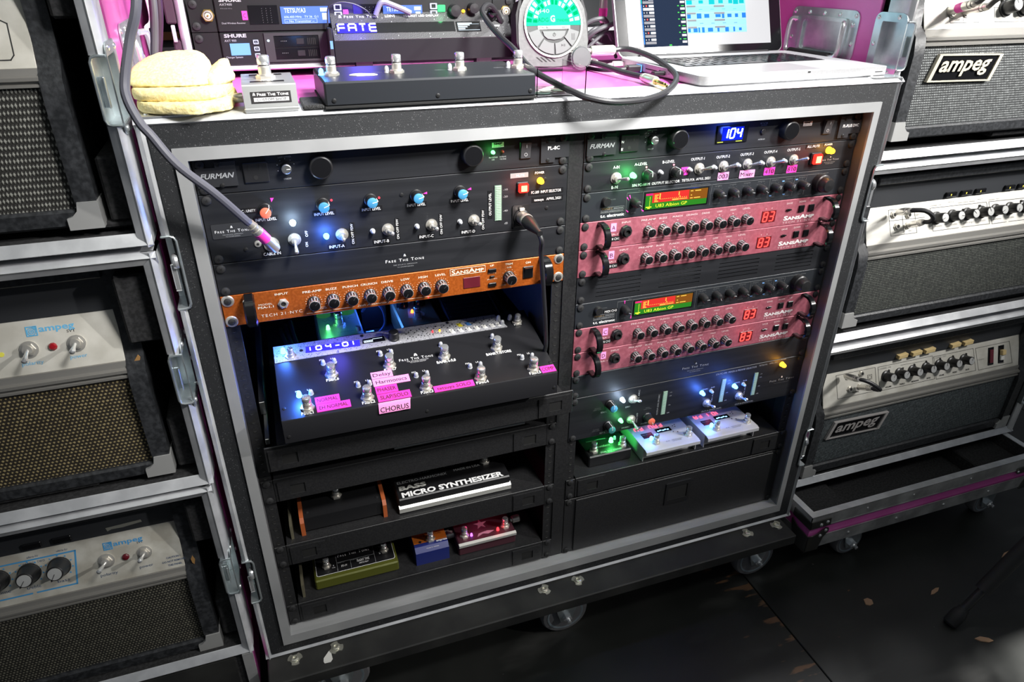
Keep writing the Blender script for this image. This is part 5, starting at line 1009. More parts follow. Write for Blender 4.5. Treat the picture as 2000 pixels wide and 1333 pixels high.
S = MB(mat('mauve_print', (.40, .17, .24), .5)); P = [(a + .052 + (.013 if k % 2 == 0 else .0052) * sin(2 * pi * k / 10), .052 + (.013 if k % 2 == 0 else .0052) * cos(2 * pi * k / 10)) for k in range(10)]; S.prism(P, 'xy', zt, zt + .0005); S.prism([(a + .038, .022), (a + .050, .027), (a + .060, .024), (a + .072, .029), (a + .060, .032), (a + .050, .031), (a + .042, .029)], 'xy', zt, zt + .0005); part('star_print', S, t, 0)
S = MB(mat('rust_print', (.40, .07, .02), .5)); S.prism([(a + .004, .062), (a + .030, .070), (a + .060, .068), (a + .075, .074), (a + .060, .075), (a + .030, .077), (a + .004, .068)], 'xy', zt, zt + .0005); part('swirl_print', S, t, 0)
plug(t, a, .060, zf + .016, -1); plug(t, b, .055, zf + .018, 1)

# ------------------------------------------------------------------ right column shelf: green lit pedal and two silver modulation pedals
zf = UZ(14) + .003
t = thing('effect_pedal', 'black pedal lit green at the left of the right column shelf', 'pedal', (.61, .07, zf)); a, b = .560, .648; zt = zf + .024
part('body', MB(mat('deep_black_case', (.008, .008, .009), .4)).box(a, b, .019, .120, zf, zt, .002), t)
for x in (a + .016, b - .013): fs(t, x, .034, zt, .88)
lensz(t, b - .0285, .050, zt, L_GREEN, 1.25); lensz(t, b - .0180, .056, zt, CLEARL, .9); glow((b - .0285, .045, zt + .024), (.06, 1, .15), .09)
T(t, 'Provident', (a + .018, .0400), .036, .0065, GREYP, zt + .0004, 'xy', 'i'); T(t, 'DUAL BASS STATION', (a + .026, .0235), .046, .0042, GREYP, zt + .0004, 'xy', 'bi'); T(t, 'STEREO COMPRESSOR', (a + .014, .0620), .040, .0028, GREYP, zt + .0004, 'xy')
for x in (a + .030, a + .050): M = MB(CHROME); M.lathe((x, .100, zt), 'z', [(.005, 0), (.005, .010), (0, .011)], 14); part('knob', M, t)
def as1(x0, d1, d2, lab):
    zt = zf + .030; w = .1150; t = thing('effect_pedal', lab, 'pedal', (x0 + w / 2, .07, zf), 'silver modulation pedals on the right column shelf')
    M = MB(mat('pale_silver_paint', (.50, .50, .51), .45, .2)); P = [(.125, zt), (-.002, zt), (-.0078, zt - .0022), (-.0082, zt - .0085), (-.0070, zt - .0085), (-.0062, zt - .0032), (-.002, zt - .0014), (.125, zt - .0014)]
    M.prism(P, 'yz', x0, x0 + w); M.box(x0, x0 + .0014, .004, .125, zf, zt - .0012); M.box(x0 + w - .0014, x0 + w, .004, .125, zf, zt - .0012); M.box(x0 + .002, x0 + w - .002, .012, .122, zf, zt - .002); part('body', M, t)
    for x in (x0 + .0305, x0 + w - .0135): fs(t, x, .0120 if x < x0 + .05 else .0140, zt, .85)
    lensz(t, x0 + .0260, .0230, zt, L_BLUE, 1.1); glow((x0 + .0250, .020, zt + .022), (.06, .22, 1), .045)
    for k, (s, ux) in enumerate(((d1, .0105), (d2, .0420))):
        S = MB(SEG_CRIM); n = len(s); wd = .0062
        segs(S, s, 0, 0, wd, .0088, .0016, .0042, lambda M_, P_: M_.prism([(x0 + ux + n * (wd + .0042) - .0042 - p[0], .0640 - p[1]) for p in P_], 'xy', zt + .0002, zt + .0008)); o = part('digit', S, t, 0)
    glow((x0 + .045, .058, zt + .018), (1, .05, .12), .008)
    q = part('small_screen', MB(GLOSSB).box(x0 + .0480, x0 + .0800, .0380, .0500, zt, zt + .0008), t); S = MB(SEG_BLUE)
    for k in range(5): S.box(x0 + .0505 + k * .0052, x0 + .0542 + k * .0052, .0410 + .0012 * (k % 2), .0436 + .0012 * (k % 2), zt + .0008, zt + .0012)
    part('screen_text', S, q); part('label_tape', MB(TAPEBLK).box(x0 + .0150, x0 + .0380, .0300, .0450, zt, zt + .0005), t)
    T(t, 'FREE THE TONE', (x0 + .0165, .0385), .0190, .0030, GREYP, zt + .0008, 'xy'); D = MB(INK)
    for u, v in ((.088, .050), (.094, .053), (.092, .047), (.088, .030), (.080, .033)): D.prism(disc(x0 + u, v, .0012, 8), 'xy', zt, zt + .0004)
    part('small_dot', D, t, 0); T(t, 'AS-1R', (x0 + .0500, .0080), .0080, .0030, INK, zt + .0004, 'xy'); T(t, 'AMBI SPACE STEREO', (x0 + .0630, .0090), .0230, .0022, INK, zt + .0004, 'xy'); T(t, 'DIGITAL REVERB', (x0 + .0630, .0055), .0190, .0022, INK, zt + .0004, 'xy')
as1(.6640, 'FU', 'FAU', 'silver reverb pedal with upside down red FAU digits beside the green lit pedal'); as1(.7965, 'FA', '101', 'silver reverb pedal with upside down red 101 digits, right of its twin')
# ------------------------------------------------------------------ things on top of the rack case
TOP = ZT - .0008
# small rack case at the back with two half hidden wireless units
yr = .27
sc = thing('small_rack_case', 'small black rack case with silver edges standing at the back of the pink case top', 'flight case', (.253, .42, TOP))
M = MB(LAMIN); M.box(-.0015, .0105, yr + .004, .66, 1.064, 1.30); M.box(.4962, .5085, yr + .004, .66, 1.064, 1.30); M.box(.0105, .4962, yr + .012, .66, 1.060, 1.0685); M.box(-.0015, .5085, yr + .004, .66, 1.290, 1.302); M.box(.0105, .4962, .655, .66, 1.068, 1.29); part('case_shell', M, sc)
extrusion(sc, -.0035, -.0035, yr - .008, 1.060, 1.302, 'z', (-1, 0)); extrusion(sc, .5105, .5105, yr - .008, 1.060, 1.302, 'z', (1, 0)); extrusion(sc, -.0035, .5105, yr - .008, 1.0605, 1.0605, 'x', (0, -1), w=.009)
for x in (.02, .487):
    for y in (.30, .62): part('rubber_foot', MB(RUBBER).cyl((x, y, TOP), 'z', .014, 1.0605 - TOP, 16, .012), sc)
D = MB(mat('plum_black_pad', (.045, .018, .035), .6)); D.box(-.0175, -.0040, yr - .004, yr + .03, 1.125, 1.175, .002); D.box(-.0140, -.0040, yr - .004, yr + .03, 1.076, 1.104, .002); part('bumper', D, sc); part('latch_strip', MB(ALU).box(-.0125, -.0075, yr - .009, yr - .004, 1.102, 1.124, .0008), sc)
RX = .012
def rear_unit(name, label, z0, n=1): 
    t = thing(name, label, 'wireless receiver' if name == 'wireless_receiver' else 'battery charger', (RX, yr, z0))
    part('front_panel', MB(mat('wireless_black', (.009, .009, .010), .5, spec=.3)).box(RX + .0365, RX + RW - .0365, yr - .004, yr + .003, z0 + .0005, z0 + U_ - .0005, .001), t); part('chassis', MB(SHELFB).box(RX + .02, RX + RW - .02, yr + .003, yr + .30, z0 + .001, z0 + U_ - .001), t)
    for a, b in ((.0004, .0350), (RW - .0350, RW - .0004)):
        e = part('rack_ear', MB(mat('wireless_black', (.009, .009, .010), .5, spec=.3)).box(RX + a, RX + b, yr - .001, yr + .003, z0 + .0004, z0 + U_ - .0004, .0005), t)
        for sz in (.0085, .0365): put(SCR, 'rack_screw', e, (RX + (.0085 if a < .1 else RW - .0085), yr - .001, z0 + sz))
    return t
t = rear_unit('wireless_receiver', 'black rack receiver with two blue screens and a pink C tag behind the display bar', 1.1130); ya = yr - .0042; z = 1.1130
def m_bnc():
    M = MB(BRASS); M.lathe((0, 0, 0), '-y', [(.0088, 0), (.0088, .002)], 6); M.m(NICKEL); M.lathe((0, 0, 0), '-y', [(.0066, .002), (.0066, .007), (.0048, .0072), (.0046, .003)], 18); M.m(mat('ivory_core', (.5, .45, .36), .5)); M.lathe((0, 0, 0), '-y', [(.0040, .003), (.0038, .0068), (.0018, .007)], 14); M.m(BRASS); M.lathe((0, 0, 0), '-y', [(.0014, .0068), (.001, .0085), (0, .0086)], 10); return M
for x in (.0379, .4804): put(memo('bnc', m_bnc), 'aerial_socket', t, (x, yr - .001, z + .0222))
T(t, 'SHURE', (.0550, z + .0395), .030, .0042, GREYP, ya - .0004, st='B'); T(t, 'AXT400', (.0554, z + .0345), .0165, .0030, GREYP, ya - .0004); T(t, '470-636 MHz', (.0554, z + .0300), .0160, .0016, DIMP, ya - .0004); T(t, 'Dual Wireless Receiver', (.0546, z + .0108), .0320, .0024, GREYP, ya - .0004)
def tag_at(par, a, b, c, d, s, y): part('label_tape', MB(TAPEHOT).box(a, b, y - .0006, y, c, d), par); T(par, s, (a + (b - a) * .25, c + (d - c) * .25), (b - a) * .5, (d - c) * .5, INK, y - .0009)
tag_at(t, .0832, .0905, z + .0158, z + .0275, 'C', ya); tag_at(t, .2255, .2330, z + .0205, z + .0275, 'D', ya)
for a in (.0925, .2405): 
    w = part('meter_window', MB(GLOSSB).box(a, a + .0400, ya - .0006, ya, z + .0098, z + .0345), t); S = MB(DIMP)
    for k in range(3):
        for q in range(7): S.box(a + .0180 + k * .006, a + .0187 + k * .006, ya - .0009, ya - .0005, z + .012 + q * .003, z + .0126 + q * .003)
    o = part('meter_dot', S, w, 0); o['kind'] = 'stuff'
for k, (a, b) in enumerate(((.1365, .2050), (.2850, .3450))):
    w = part('blue_screen', MB(LCDBLUE).box(a, b, ya - .001, ya, z + .0098, z + .0325), t)
    T(w, 'TETSUYA%d' % (3 if k == 0 else 4), (a + .005, z + .0245), .0300, .0060, OLED, ya - .0013, st='b'); T(w, '606.400 MHz   TV 36  G:1', (a + .004, z + .0175), .0480, .0030, OLED, ya - .0013); T(w, '-- No Transmitter --', (a + .006, z + .0118), .0400, .0030, OLED, ya - .0013); S = MB(OLED); S.ring(rect(a + .004, a + .050, z + .0106, z + .0160), rect(a + .0043, a + .0497, z + .0109, z + .0157), 'xz', ya - .0014, ya - .0010); S.box(b - .0125, b - .002, ya - .0014, ya - .001, z + .0255, z + .0305); S.box(b - .0105, b - .003, ya - .0014, ya - .001, z + .0145, z + .0235); part('screen_mark', S, w, 0)
LB = mat('lit_button', (.7, .7, .9), .4, emit=(.7, .72, 1), power=.9)
for a in (.2125, .3575):
    for zz in (.0330, .0230, .0130): part('soft_button', MB(LB).ring(rrect(a, a + .0110, z + zz - .0065, z + zz + .0020, .001), rrect(a + .0022, a + .0088, z + zz - .0048, z + zz + .0004, .0006), 'xz', ya - .0016, ya), t)
GB = mat('green_lit_button', (.1, .8, .3), .4, emit=(.10, .75, .28), power=1.1)
part('lit_button', MB(GB).box(.3690, .3815, ya - .002, ya, z + .0225, z + .0325, .001), t); glow((.375, ya - .014, z + .027), (.1, 1, .3), .008); K = MB(PLAST); K.lathe((.3950, ya, z + .0245), '-y', [(.0095, 0), (.0090, .012), (.008, .0135), (0, .014)], 20); part('control_knob', K, t); K = MB(PLAST); K.lathe((.4247, ya, z + .0275), '-y', [(.0082, 0), (.0078, .012), (.007, .0135), (0, .014)], 20); part('volume_knob', K, t); lens(t, .4103, z + .0232, L_AMBER, y=ya, s=.7)
t = rear_unit('battery_charger', 'black rack battery charger with a small pale screen under the wireless receiver', 1.0687); z = 1.0687
T(t, 'SHURE', (.0540, z + .0375), .0305, .0046, GREYP, ya - .0004, st='B'); T(t, 'AXT 900', (.0538, z + .0318), .0160, .0030, GREYP, ya - .0004); T(t, 'Charger System', (.0523, z + .0098), .0230, .0026, GREYP, ya - .0004)
part('pale_screen', MB(LCDPALE).box(.0600, .0870, ya - .001, ya, z + .0135, z + .0295), t); glow((.0735, ya - .016, z + .021), (.2, .4, 1), .006)
for k, zz in enumerate((.0308, .0216, .0126)):
    b = part('soft_button', MB(LB).ring(rrect(.0925, .1000, z + zz - .0030, z + zz + .0030, .0008), rrect(.0940, .0985, z + zz - .0017, z + zz + .0017, .0005), 'xz', ya - .0016, ya), t)
    A = MB(LB); c, q = .09625, z + zz; A.prism([(c - .001, q - .0008), (c + .001, q - .0008), (c, q + .001)] if k == 0 else [(c - .0008, q - .0006), (c + .0008, q - .0006), (c + .0008, q + .0006), (c - .0008, q + .0006)] if k == 1 else [(c - .001, q + .0008), (c + .001, q + .0008), (c, q - .001)], 'xz', ya - .0016, ya - .0003); part('symbol', A, b)
lens(t, .1137, z + .0322, L_WHITE, y=ya, s=.5)
w = part('charging_bay', MB(mat('bay_frame', (.022, .022, .024), .5)).ring(rect(.1085, .1975, z + .0030, z + .0425), rect(.1215, .1855, z + .0060, z + .0385), 'xz', ya - .002, ya), t)
for k in range(2):
    q = part('bay_module', MB(GLOSSB).box(.1215, .1850, ya - .0008, ya - .0002, z + .0065 + k * .0163, z + .0215 + k * .0163), w); part('module_catch', MB(PLAST).box(.1530, .1640, ya - .0016, ya - .0006, z + .0100 + k * .0163, z + .0180 + k * .0163, .0006), w); T(w, '▪▪▪▪', (.1310, z + .0140 + k * .0163), .0085, .0020, DIMP, ya - .0012)
    S = MB(DARK)
    for m in range(5): S.box(.1690 + m * .0026, .1702 + m * .0026, ya - .0012, ya - .0006, z + .0095 + k * .0163, z + .0185 + k * .0163)
    part('bay_slot', S, w)

# twelve digit display bar
lt = math.atan2(.03, .04)
FL = Matrix(((1, 0, 0, .205), (0, .6, -.8, .24), (0, .8, .6, 1.099), (0, 0, 0, 1)))
t = thing('led_display', 'slanted black display bar with blue FATE digits in front of the small rack', 'display', frame=FL)
def world_yz(y, zz): dy, dz = y - .24, zz - 1.099; return (.6 * dy + .8 * dz, -.8 * dy + .6 * dz)
part('body', MB(mat('dead_black_shell', (.005, .005, .007), .6, spec=.25)).prism([world_yz(.24, 1.0995), world_yz(.2640, 1.131), world_yz(.2640, 1.070), world_yz(.24, 1.070)], 'yz', 0, .2785), t)
part('face_plate', MB(FACEGREY).box(.0004, .2780, .0008, .0468, .0, .0012, .0004), t)
P = [world_yz(.245, 1.0725), world_yz(.265, 1.0725), world_yz(.262, TOP), world_yz(.248, TOP)]; S = MB(PLAST)
for x in (.03, .22): S.prism(P, 'yz', x, x + .025)
part('foot', S, t)
part('dark_window', MB(GLOSSB).box(.0060, .1870, .0120, .0282, .0012, .0018), t); part('digit_backlight', MB(GLOW_BLUE).box(.0072, .0650, .0125, .0277, .0018, .0021), t)
S = MB(SEG_WHITE); segs(S, 'FATE', .0088, .0148, .0105, .0115, .0024, .0050, onxy(.0021, .0028)); part('digit', S, t); glow(FL @ Vector((.036, .020, .03)), (.12, .08, 1), .10, .02)
w = part('small_screen', MB(GLOSSB).box(.1895, .2285, .0108, .0275, .0012, .0020), t); S = MB(OLED)
for k in range(4): S.box(.1918, .2150 - .004 * k, .0235 - k * .0030, .0252 - k * .0030, .0020, .0024)
S.box(.1918, .2265, .0128, .0132, .0020, .0024); S.box(.1918, .2265, .0228, .0230, .0020, .0024); part('screen_text', S, w, 0)
T(t, 'Free The Tone', (.0205, .0372), .0505, .0038, WHITE, .0014, 'xy', 'sp'); M = MB(WHITE); flame(M, .0145, .0382, .0042, onxy(.0012, .0016)); part('emblem', M, t, 0); T(t, 'LDP-1', (.0815, .0372), .0145, .0040, WHITE, .0014, 'xy', 'b'); T(t, '12-DIGIT LED DISPLAY', (.1105, .0372), .0545, .0034, WHITE, .0014, 'xy'); T(t, 'PARAMETER', (.2340, .0268), .0185, .0026, WHITE, .0014, 'xy'); T(t, 'MENU', (.2520, .0185), .0080, .0028, WHITE, .0014, 'xy', 'b')
K = MB(GLOSSB); K.lathe((.2485, .0345, .0012), 'z', [(.0082, 0), (.0080, .013), (.007, .0145), (0, .0148)], 22); part('parameter_knob', K, t)
for u, v in ((.0045, .0200), (.2600, .0360), (.2655, .0045), (.2420, .0170), (.2560, .0160)): put(memo('small_screw', m_smallscrew), 'screw', t, (u, v, .0012), rot=UP, scale=.8)

# long four switch box at the front edge
t = thing('switch_box', 'long black box with four stomp switches on the front edge of the case top', 'pedal', (.29, .04, TOP)); zt = 1.0805
part('body', MB(mat('dark_blue_black', (.014, .016, .020), .42)).box(.160, .4235, -.0205, .112, TOP + .0025, zt, .0022), t); part('fuzzy_base', MB(mat('black_hook_tape', (.012, .012, .012), .95)).box(.159, .4240, -.0215, .113, TOP, TOP + .003, .0005), t)
fz = thing('hook_tape_strip', 'dark fuzzy strip sticking out left of the long switch box', 'tape', (.15, .0, TOP)); part('strip', mottle(mat('fuzzy_tape', (.02, .02, .02), 1.0), 900, (.008, .008, .008), (.05, .05, .05), bump=1) and MB(MATS['fuzzy_tape']).box(.1340, .1585, -.018, .045, TOP, TOP + .005, .0015), fz)
for i, x in enumerate((.1760, .2565, .3385, .4185)):
    fs(t, x, .0345, zt, .96); m = L_BLUE if i == 0 else CLEARL
    lensz(t, x - .0120, .0390, zt, m, 1.0); T(t, 'DIRECT%d' % (i + 1), (x - .031, .0400), .0165, .0032, GREYP, zt + .0004, 'xy')
glow((.166, .036, zt + .016), (.08, .3, 1), .012)
for x in (.170, .2950, .4160): put(memo('small_screw', m_smallscrew), 'screw', t, (x, -.0205, TOP + .0095))
pk = single('guitar_pick', MB(WHITEPL).prism([(.1960, .0270), (.2045, .0200), (.2250, .0195), (.2300, .0225), (.2270, .0300), (.2100, .0370), (.2020, .0350)], 'xy', zt, zt + .0009), 'white guitar pick with a red mark lying on the long switch box', 'guitar pick')
# silver mute pedal
t = thing('mute_pedal', 'small bare metal switch pedal with black name plate beside the yellow towel', 'pedal', (.10, .03, TOP)); RA = mat('raw_aluminium', (.55, .56, .55), .42, .7)
M = MB(RA); M.box(.0695, .1305, -.0175, .0830, TOP, TOP + .0055, .0015); M.prism([(-.0165, TOP + .0055), (-.0135, TOP + .0285), (-.0120, TOP + .0300), (.0790, TOP + .0300), (.0820, TOP + .0285), (.0825, TOP + .0055)], 'yz', .0705, .1295); part('body', M, t); zt = TOP + .03
fs(t, .0985, .0340, zt, 1.15)
Fm = Matrix(((1, 0, 0, 0), (0, .128, -.992, -.0150), (0, .992, .128, TOP + .0170), (0, 0, 0, 1)))
q = MB(INK); q.add([tuple(Fm @ Vector(v)) for v in ((.0785, -.0070, .0006), (.1225, -.0070, .0006), (.1225, .0055, .0006), (.0785, .0055, .0006))], [(0, 1, 2, 3)]); q.m(WHITE); q.add([tuple(Fm @ Vector(v)) for v in ((.0815, -.0052, .0009), (.1200, -.0052, .0009), (.1200, -.0010, .0009), (.0815, -.0010, .0009))], [(0, 1, 2, 3)]); part('name_plate', q, t, 0)
T(t, 'Free The Tone', (.0855, .0010), .0345, .0032, WHITE, .0012, Fm, 'sb'); T(t, 'CUSTOM SHOP', (.0845, -.0045), .0325, .0030, INK, .0012, Fm)
E_ = MB(WHITE); flame(E_, .0822, .0020, .0030, lambda M_, P_: M_.add([tuple(Fm @ Vector((p[0], p[1], .0012))) for p in P_], [tuple(range(len(P_)))])); part('emblem', E_, t, 0)
for y, s in ((.060, 'KILL'), (.0160 - .012, 'MUTE')):
    part('label_tape', MB(TAPEBLK).box(.0800, .1180, y, y + .0085, zt, zt + .0005), t); T(t, s, (.0990, y + .002), None, .0042, WHITE, zt + .0008, 'xy', al='c')
T(t, 'FREE THE TONE', (.0830, .0705), .032, .0035, GREYP, zt + .0005, 'xy')
M = MB(NICKEL); M.lathe((.0695, .018, TOP + .012), '-x', [(.0055, 0), (.0055, .010), (.0042, .012)], 14); M.lathe((.0575, .018, TOP + .012), '-x', [(.0045, 0), (.0045, .006)], 14); part('plug', M, t)

# clear box with a few picks in it
t = thing('clear_box', 'small clear plastic box at the right end of the long switch box', 'box', (.458, .02, TOP)); x0, x1, y0_, y1_, zz = .4255, .4945, -.019, .060, TOP + .036; w = .0012
M = MB(ACRYL); M.box(x0, x1, y0_, y0_ + w, TOP + .0002, zz); M.box(x0, x1, y1_ - w, y1_, TOP + .0002, zz); M.box(x0, x0 + w, y0_ + w, y1_ - w, TOP + .0002, zz); M.box(x1 - w, x1, y0_ + w, y1_ - w, TOP + .0002, zz); M.box(x0 + w, x1 - w, y0_ + w, y1_ - w, TOP + .0002, TOP + .0014); part('walls', M, t, 0)
for k, (x, y, m, lab) in enumerate(((.440, .000, PLAST, 'topmost'), (.452, .014, WHITEPL, 'white'), (.466, .004, mat('tortoise_pick', (.10, .05, .03), .3), 'brownish'), (.478, .020, PLAST, 'rearmost black'))):
    P = [(x + .011 * cos(a + k) * (1.15 if i == 0 else 1), y + .011 * sin(a + k) * (1.15 if i == 0 else 1)) for i, a in enumerate(2 * pi * j / 9 for j in range(9))]
    single('guitar_pick', MB(m).prism(P, 'xy', TOP + .0015 + .0012 * k, TOP + .0025 + .0012 * k), '%s guitar pick lying inside the clear plastic box' % lab.capitalize(), 'guitar pick', 'picks in the clear box')

# strobe tuner
ta2 = radians(12)
FT = Matrix(((1, 0, 0, .475), (0, sin(ta2), -cos(ta2), .19), (0, cos(ta2), sin(ta2), 1.051), (0, 0, 0, 1)))
t = thing('strobe_tuner', 'grey hand size tuner with a glowing green round screen behind the clear box', 'tuner', frame=FT)
cx, cy = .0630, .0705
TG = mottle(mat('grey_tuner_case', (.07, .072, .072), .5), 200, (.062, .064, .064), (.08, .082, .082)); 
out = [(.1190, .020), (.1215, .045), (.1200, .070), (.1165, .092), (.1050, .112), (.0900, .124), (.0630, .128), (.0360, .124), (.0200, .112), (.0090, .092), (.0055, .070), (.0045, .045), (.0080, .018), (.0180, .0105), (.0630, .0085), (.1080, .0105)]
part('case', MB(TG).prism(out, 'xy', -.030, -.001), t); part('side_grip', MB(RUBBER).prism([(.1185, .030), (.1235, .045), (.1222, .085), (.1160, .105), (.1120, .105), (.1165, .07)], 'xy', -.028, -.003), t); part('side_grip', MB(RUBBER).prism([(.0075, .030), (.0020, .045), (.0030, .085), (.0095, .105), (.0135, .105), (.0090, .07)], 'xy', -.028, -.003), t)
R = MB(mat('champagne_ring', (.62, .62, .56), .3, .8)); R.ring(disc(cx, cy, .0490, 48), disc(cx, cy, .0462, 48), 'xy', -.002, .0022); part('bezel_ring', R, t); part('dial_base', MB(PLAST).prism(disc(cx, cy, .0465, 40), 'xy', -.001, .0004), t)
arc = [(cx + .0458 * cos(radians(a)), cy + .0458 * sin(radians(a))) for a in range(-3, 184, 6)]
w = part('green_screen', MB(mat('tuner_green_glow', (.02, .7, .45), .3, emit=(.03, .72, .42), power=1.0)).prism(arc, 'xy', .0004, .0010), t); glow(FT @ Vector((cx, cy + .02, .03)), (.1, 1, .6), .04, .02)
S = MB(mat('tuner_pale_glow', (.7, 1, .9), .3, emit=(.62, 1.0, .88), power=1.05)); G = MB(mat('tuner_deep_green', (.0, .5, .2), .3, emit=(.0, .46, .16), power=1.0))
for k in range(15):
    a0 = radians(6 + k * 11.6); 
    for q, (ra, rb) in enumerate(((.0365, .0445), (.0275, .0340))):
        B = (S if (k * 3 + q * 5) % 4 < 2 else G); a1 = a0 + radians(7.5); B.prism([(cx + r * cos(a), cy + r * sin(a)) for r, a in ((ra, a0), (rb, a0), (rb, a1), (ra, a1))], 'xy', .0010, .0014)
part('strobe_segment', S, w); part('strobe_segment', G, w)
PG = S.mats[0]; T(w, 'G', (.0575, .0735), .0080, .0090, PG, .0018, 'xy', 'B'); T(w, '440', (.0375, .0860), .0190, .0058, PG, .0018, 'xy'); T(w, 'EADG', (.0335, .0735), .0210, .0060, G.mats[0], .0018, 'xy'); T(w, 'STANDARD', (.0680, .0735), .0220, .0040, G.mats[0], .0018, 'xy')
B = MB(TG); part('name_bar', MB(mat('pale_name_bar', (.5, .52, .5), .4)).box(.0365, .0905, .0630, .0678, .0004, .0014), t); T(t, 'STROBO', (.0372, .0638), .0200, .0030, INK, .0018, 'xy', 'b'); T(t, 'PLUS', (.0580, .0638), .0145, .0030, WHITE, .0018, 'xy', 'B'); T(t, 'HDC', (.0770, .0638), .0120, .0030, INK, .0018, 'xy', 'b')
def sector(a0, a1, r0, r1): return [(cx + r1 * cos(radians(a)), cy + r1 * sin(radians(a))) for a in [a0 + (a1 - a0) * i / 6 for i in range(7)]] + [(cx + r0 * cos(radians(a)), cy + r0 * sin(radians(a))) for a in [a1 - (a1 - a0) * i / 6 for i in range(7)]]
KG = mat('grey_key', (.09, .095, .095), .55)
for s_, P in (('⏻', [(.0440, .0600), (.0830, .0600), (.0805, .0535), (.0740, .0490), (.0630, .0475), (.0520, .0490), (.0462, .0535)]), ('', sector(196, 228, .0260, .0440)), ('', sector(232, 268, .0280, .0440)), ('', sector(272, 308, .0280, .0440)), ('', sector(312, 344, .0260, .0440))): part('key', MB(KG).prism(P, 'xy', .0004, .0022), t)
S = MB(INK); S.ring(disc(cx, .0548, .0026, 16), disc(cx, .0548, .0019, 16), 'xy', .0022, .0026); S.box(cx - .0003, cx + .0003, .0545, .0580, .0022, .0027)
for k in range(3): S.box(.0925 + k * .0022, .0929 + k * .0022, .0465, .0560, .0022, .0026)
S.prism([(.0745, .0375), (.0745, .0410), (.0775, .0392)], 'xy', .0022, .0026); S.box(.0785, .0790, .0375, .0410, .0022, .0026); S.box(.0800, .0805, .0375, .0410, .0022, .0026); part('key_symbol', S, t, 0)
K = MB(mat('dark_wheel', (.05, .052, .055), .45)); K.prism([(.1040 + r * cos(2 * pi * i / 48), .0190 + r * sin(2 * pi * i / 48)) for i, r in enumerate([.0180, .0170] * 24)], 'xy', -.001, .010); K.lathe((.1040, .0190, .010), 'z', [(.0165, 0), (.0150, .0022), (0, .0024)], 32); part('thumb_wheel', K, t)
V = MB(DARK)
for k in range(4): V.prism([(.032 + k * .007, .0230), (.034 + k * .007, .0230), (.043 + k * .007, .0160), (.041 + k * .007, .0160)], 'xy', -.0011, -.0004)
part('speaker_slot', V, t)
M = MB(NICKEL); pj = FT.inverted() @ Vector((.600, .197, 1.0800)); M.lathe(tuple(pj), 'x', [(.004, -.006), (.004, 0), (.0072, .0005), (.0078, .006), (.0078, .040), (.0065, .043)], 18)
jp = part('jack_plug', M, t)

# laptop
la = radians(2.5); FB = Matrix(((cos(la), -sin(la), 0, .675), (sin(la), cos(la), 0, -.015), (0, 0, 1, TOP), (0, 0, 0, 1)))
t = thing('laptop', 'open silver laptop showing audio tracks at the right of the pink case top', 'laptop', frame=FB); AL = mottle(mat('satin_laptop_silver', (.48, .48, .49), .42, .55), 300, (.46, .46, .47), (.50, .50, .51)); hb = .0152
def rr(a, b, c, d, r, n=6): return rrect(a, b, c, d, r, n)
M = MB(AL); M.prism(rr(0, .348, 0, .236, .013), 'xy', .0035, hb); M.prism(rr(.004, .344, .004, .232, .012), 'xy', .0012, .0036); part('base', M, t)
for x in (.03, .318):
    for y in (.03, .205): part('rubber_foot', MB(RUBBER).cyl((x, y, 0), 'z', .007, .0014, 12), t)
kw = .0152; kb = part('keyboard_well', MB(DARK).prism(rr(.0385, .3105, .0985, .2030, .002), 'xy', hb - .0002, hb + .0002), t)
for r in range(6):
    y = .1000 + r * .0170; n = 14 if r else 11; xx = .0400
    for k in range(n):
        wkey = kw if r else (kw if k < 3 or k > 5 else (.074 if k == 4 else kw * 1.1))
        if r and k in (0, n - 1): wkey = {1: .030, 2: .026, 3: .021, 4: .018, 5: .018}[r]
        x2 = min(xx + wkey, .3095)
        if x2 - xx > .005: put(mesh('key', MB(GLOSSB).box(xx, x2, y, y + .0148 - (.005 if r == 5 else 0), hb, hb + .0010, .0005)), 'key', kb)
        xx += wkey + .0038
part('trackpad', MB(mat('trackpad_silver', (.44, .44, .45), .3, .5)).prism(rr(.1170, .2230, .0120, .0880, .003), 'xy', hb - .0001, hb + .00015), t)
S = MB(DARK); S.box(-.0002, .0010, .170, .182, .0070, .0100); S.box(-.0002, .0010, .118, .150, .0075, .0090); S.box(-.0002, .0010, .095, .112, .0065, .0105); S.lathe((.0002, .085, .0085), '-x', [(.0022, 0), (0, .0003)], 12); S.box(.318, .333, -.0004, .0004, .0078, .0088); S.box(.185, .190, -.0003, .0004, hb - .0025, hb - .0005); part('port', S, t)
sa = radians(20); FS = FB @ Matrix(((1, 0, 0, .003), (0, sin(sa), -cos(sa), .240), (0, cos(sa), sin(sa), hb - .001), (0, 0, 0, 1)))
INFO_keep = FS
sc_ = bpy.data.objects.new('screen_lid', mesh('screen_lid', MB(AL).prism(rr(0, .342, 0, .226, .012), 'xy', -.0085, -.0012))); COL.objects.link(sc_); sc_.parent = t; sc_.matrix_parent_inverse = FB.inverted() @ FS; INFO[sc_.name] = (FS, FS)
part('glass_bezel', MB(GLOSSB).prism(rr(.0018, .3402, .0018, .2242, .011), 'xy', -.0014, 0), sc_)
a, b, c, d = .0205, .3160, .0150, .2080
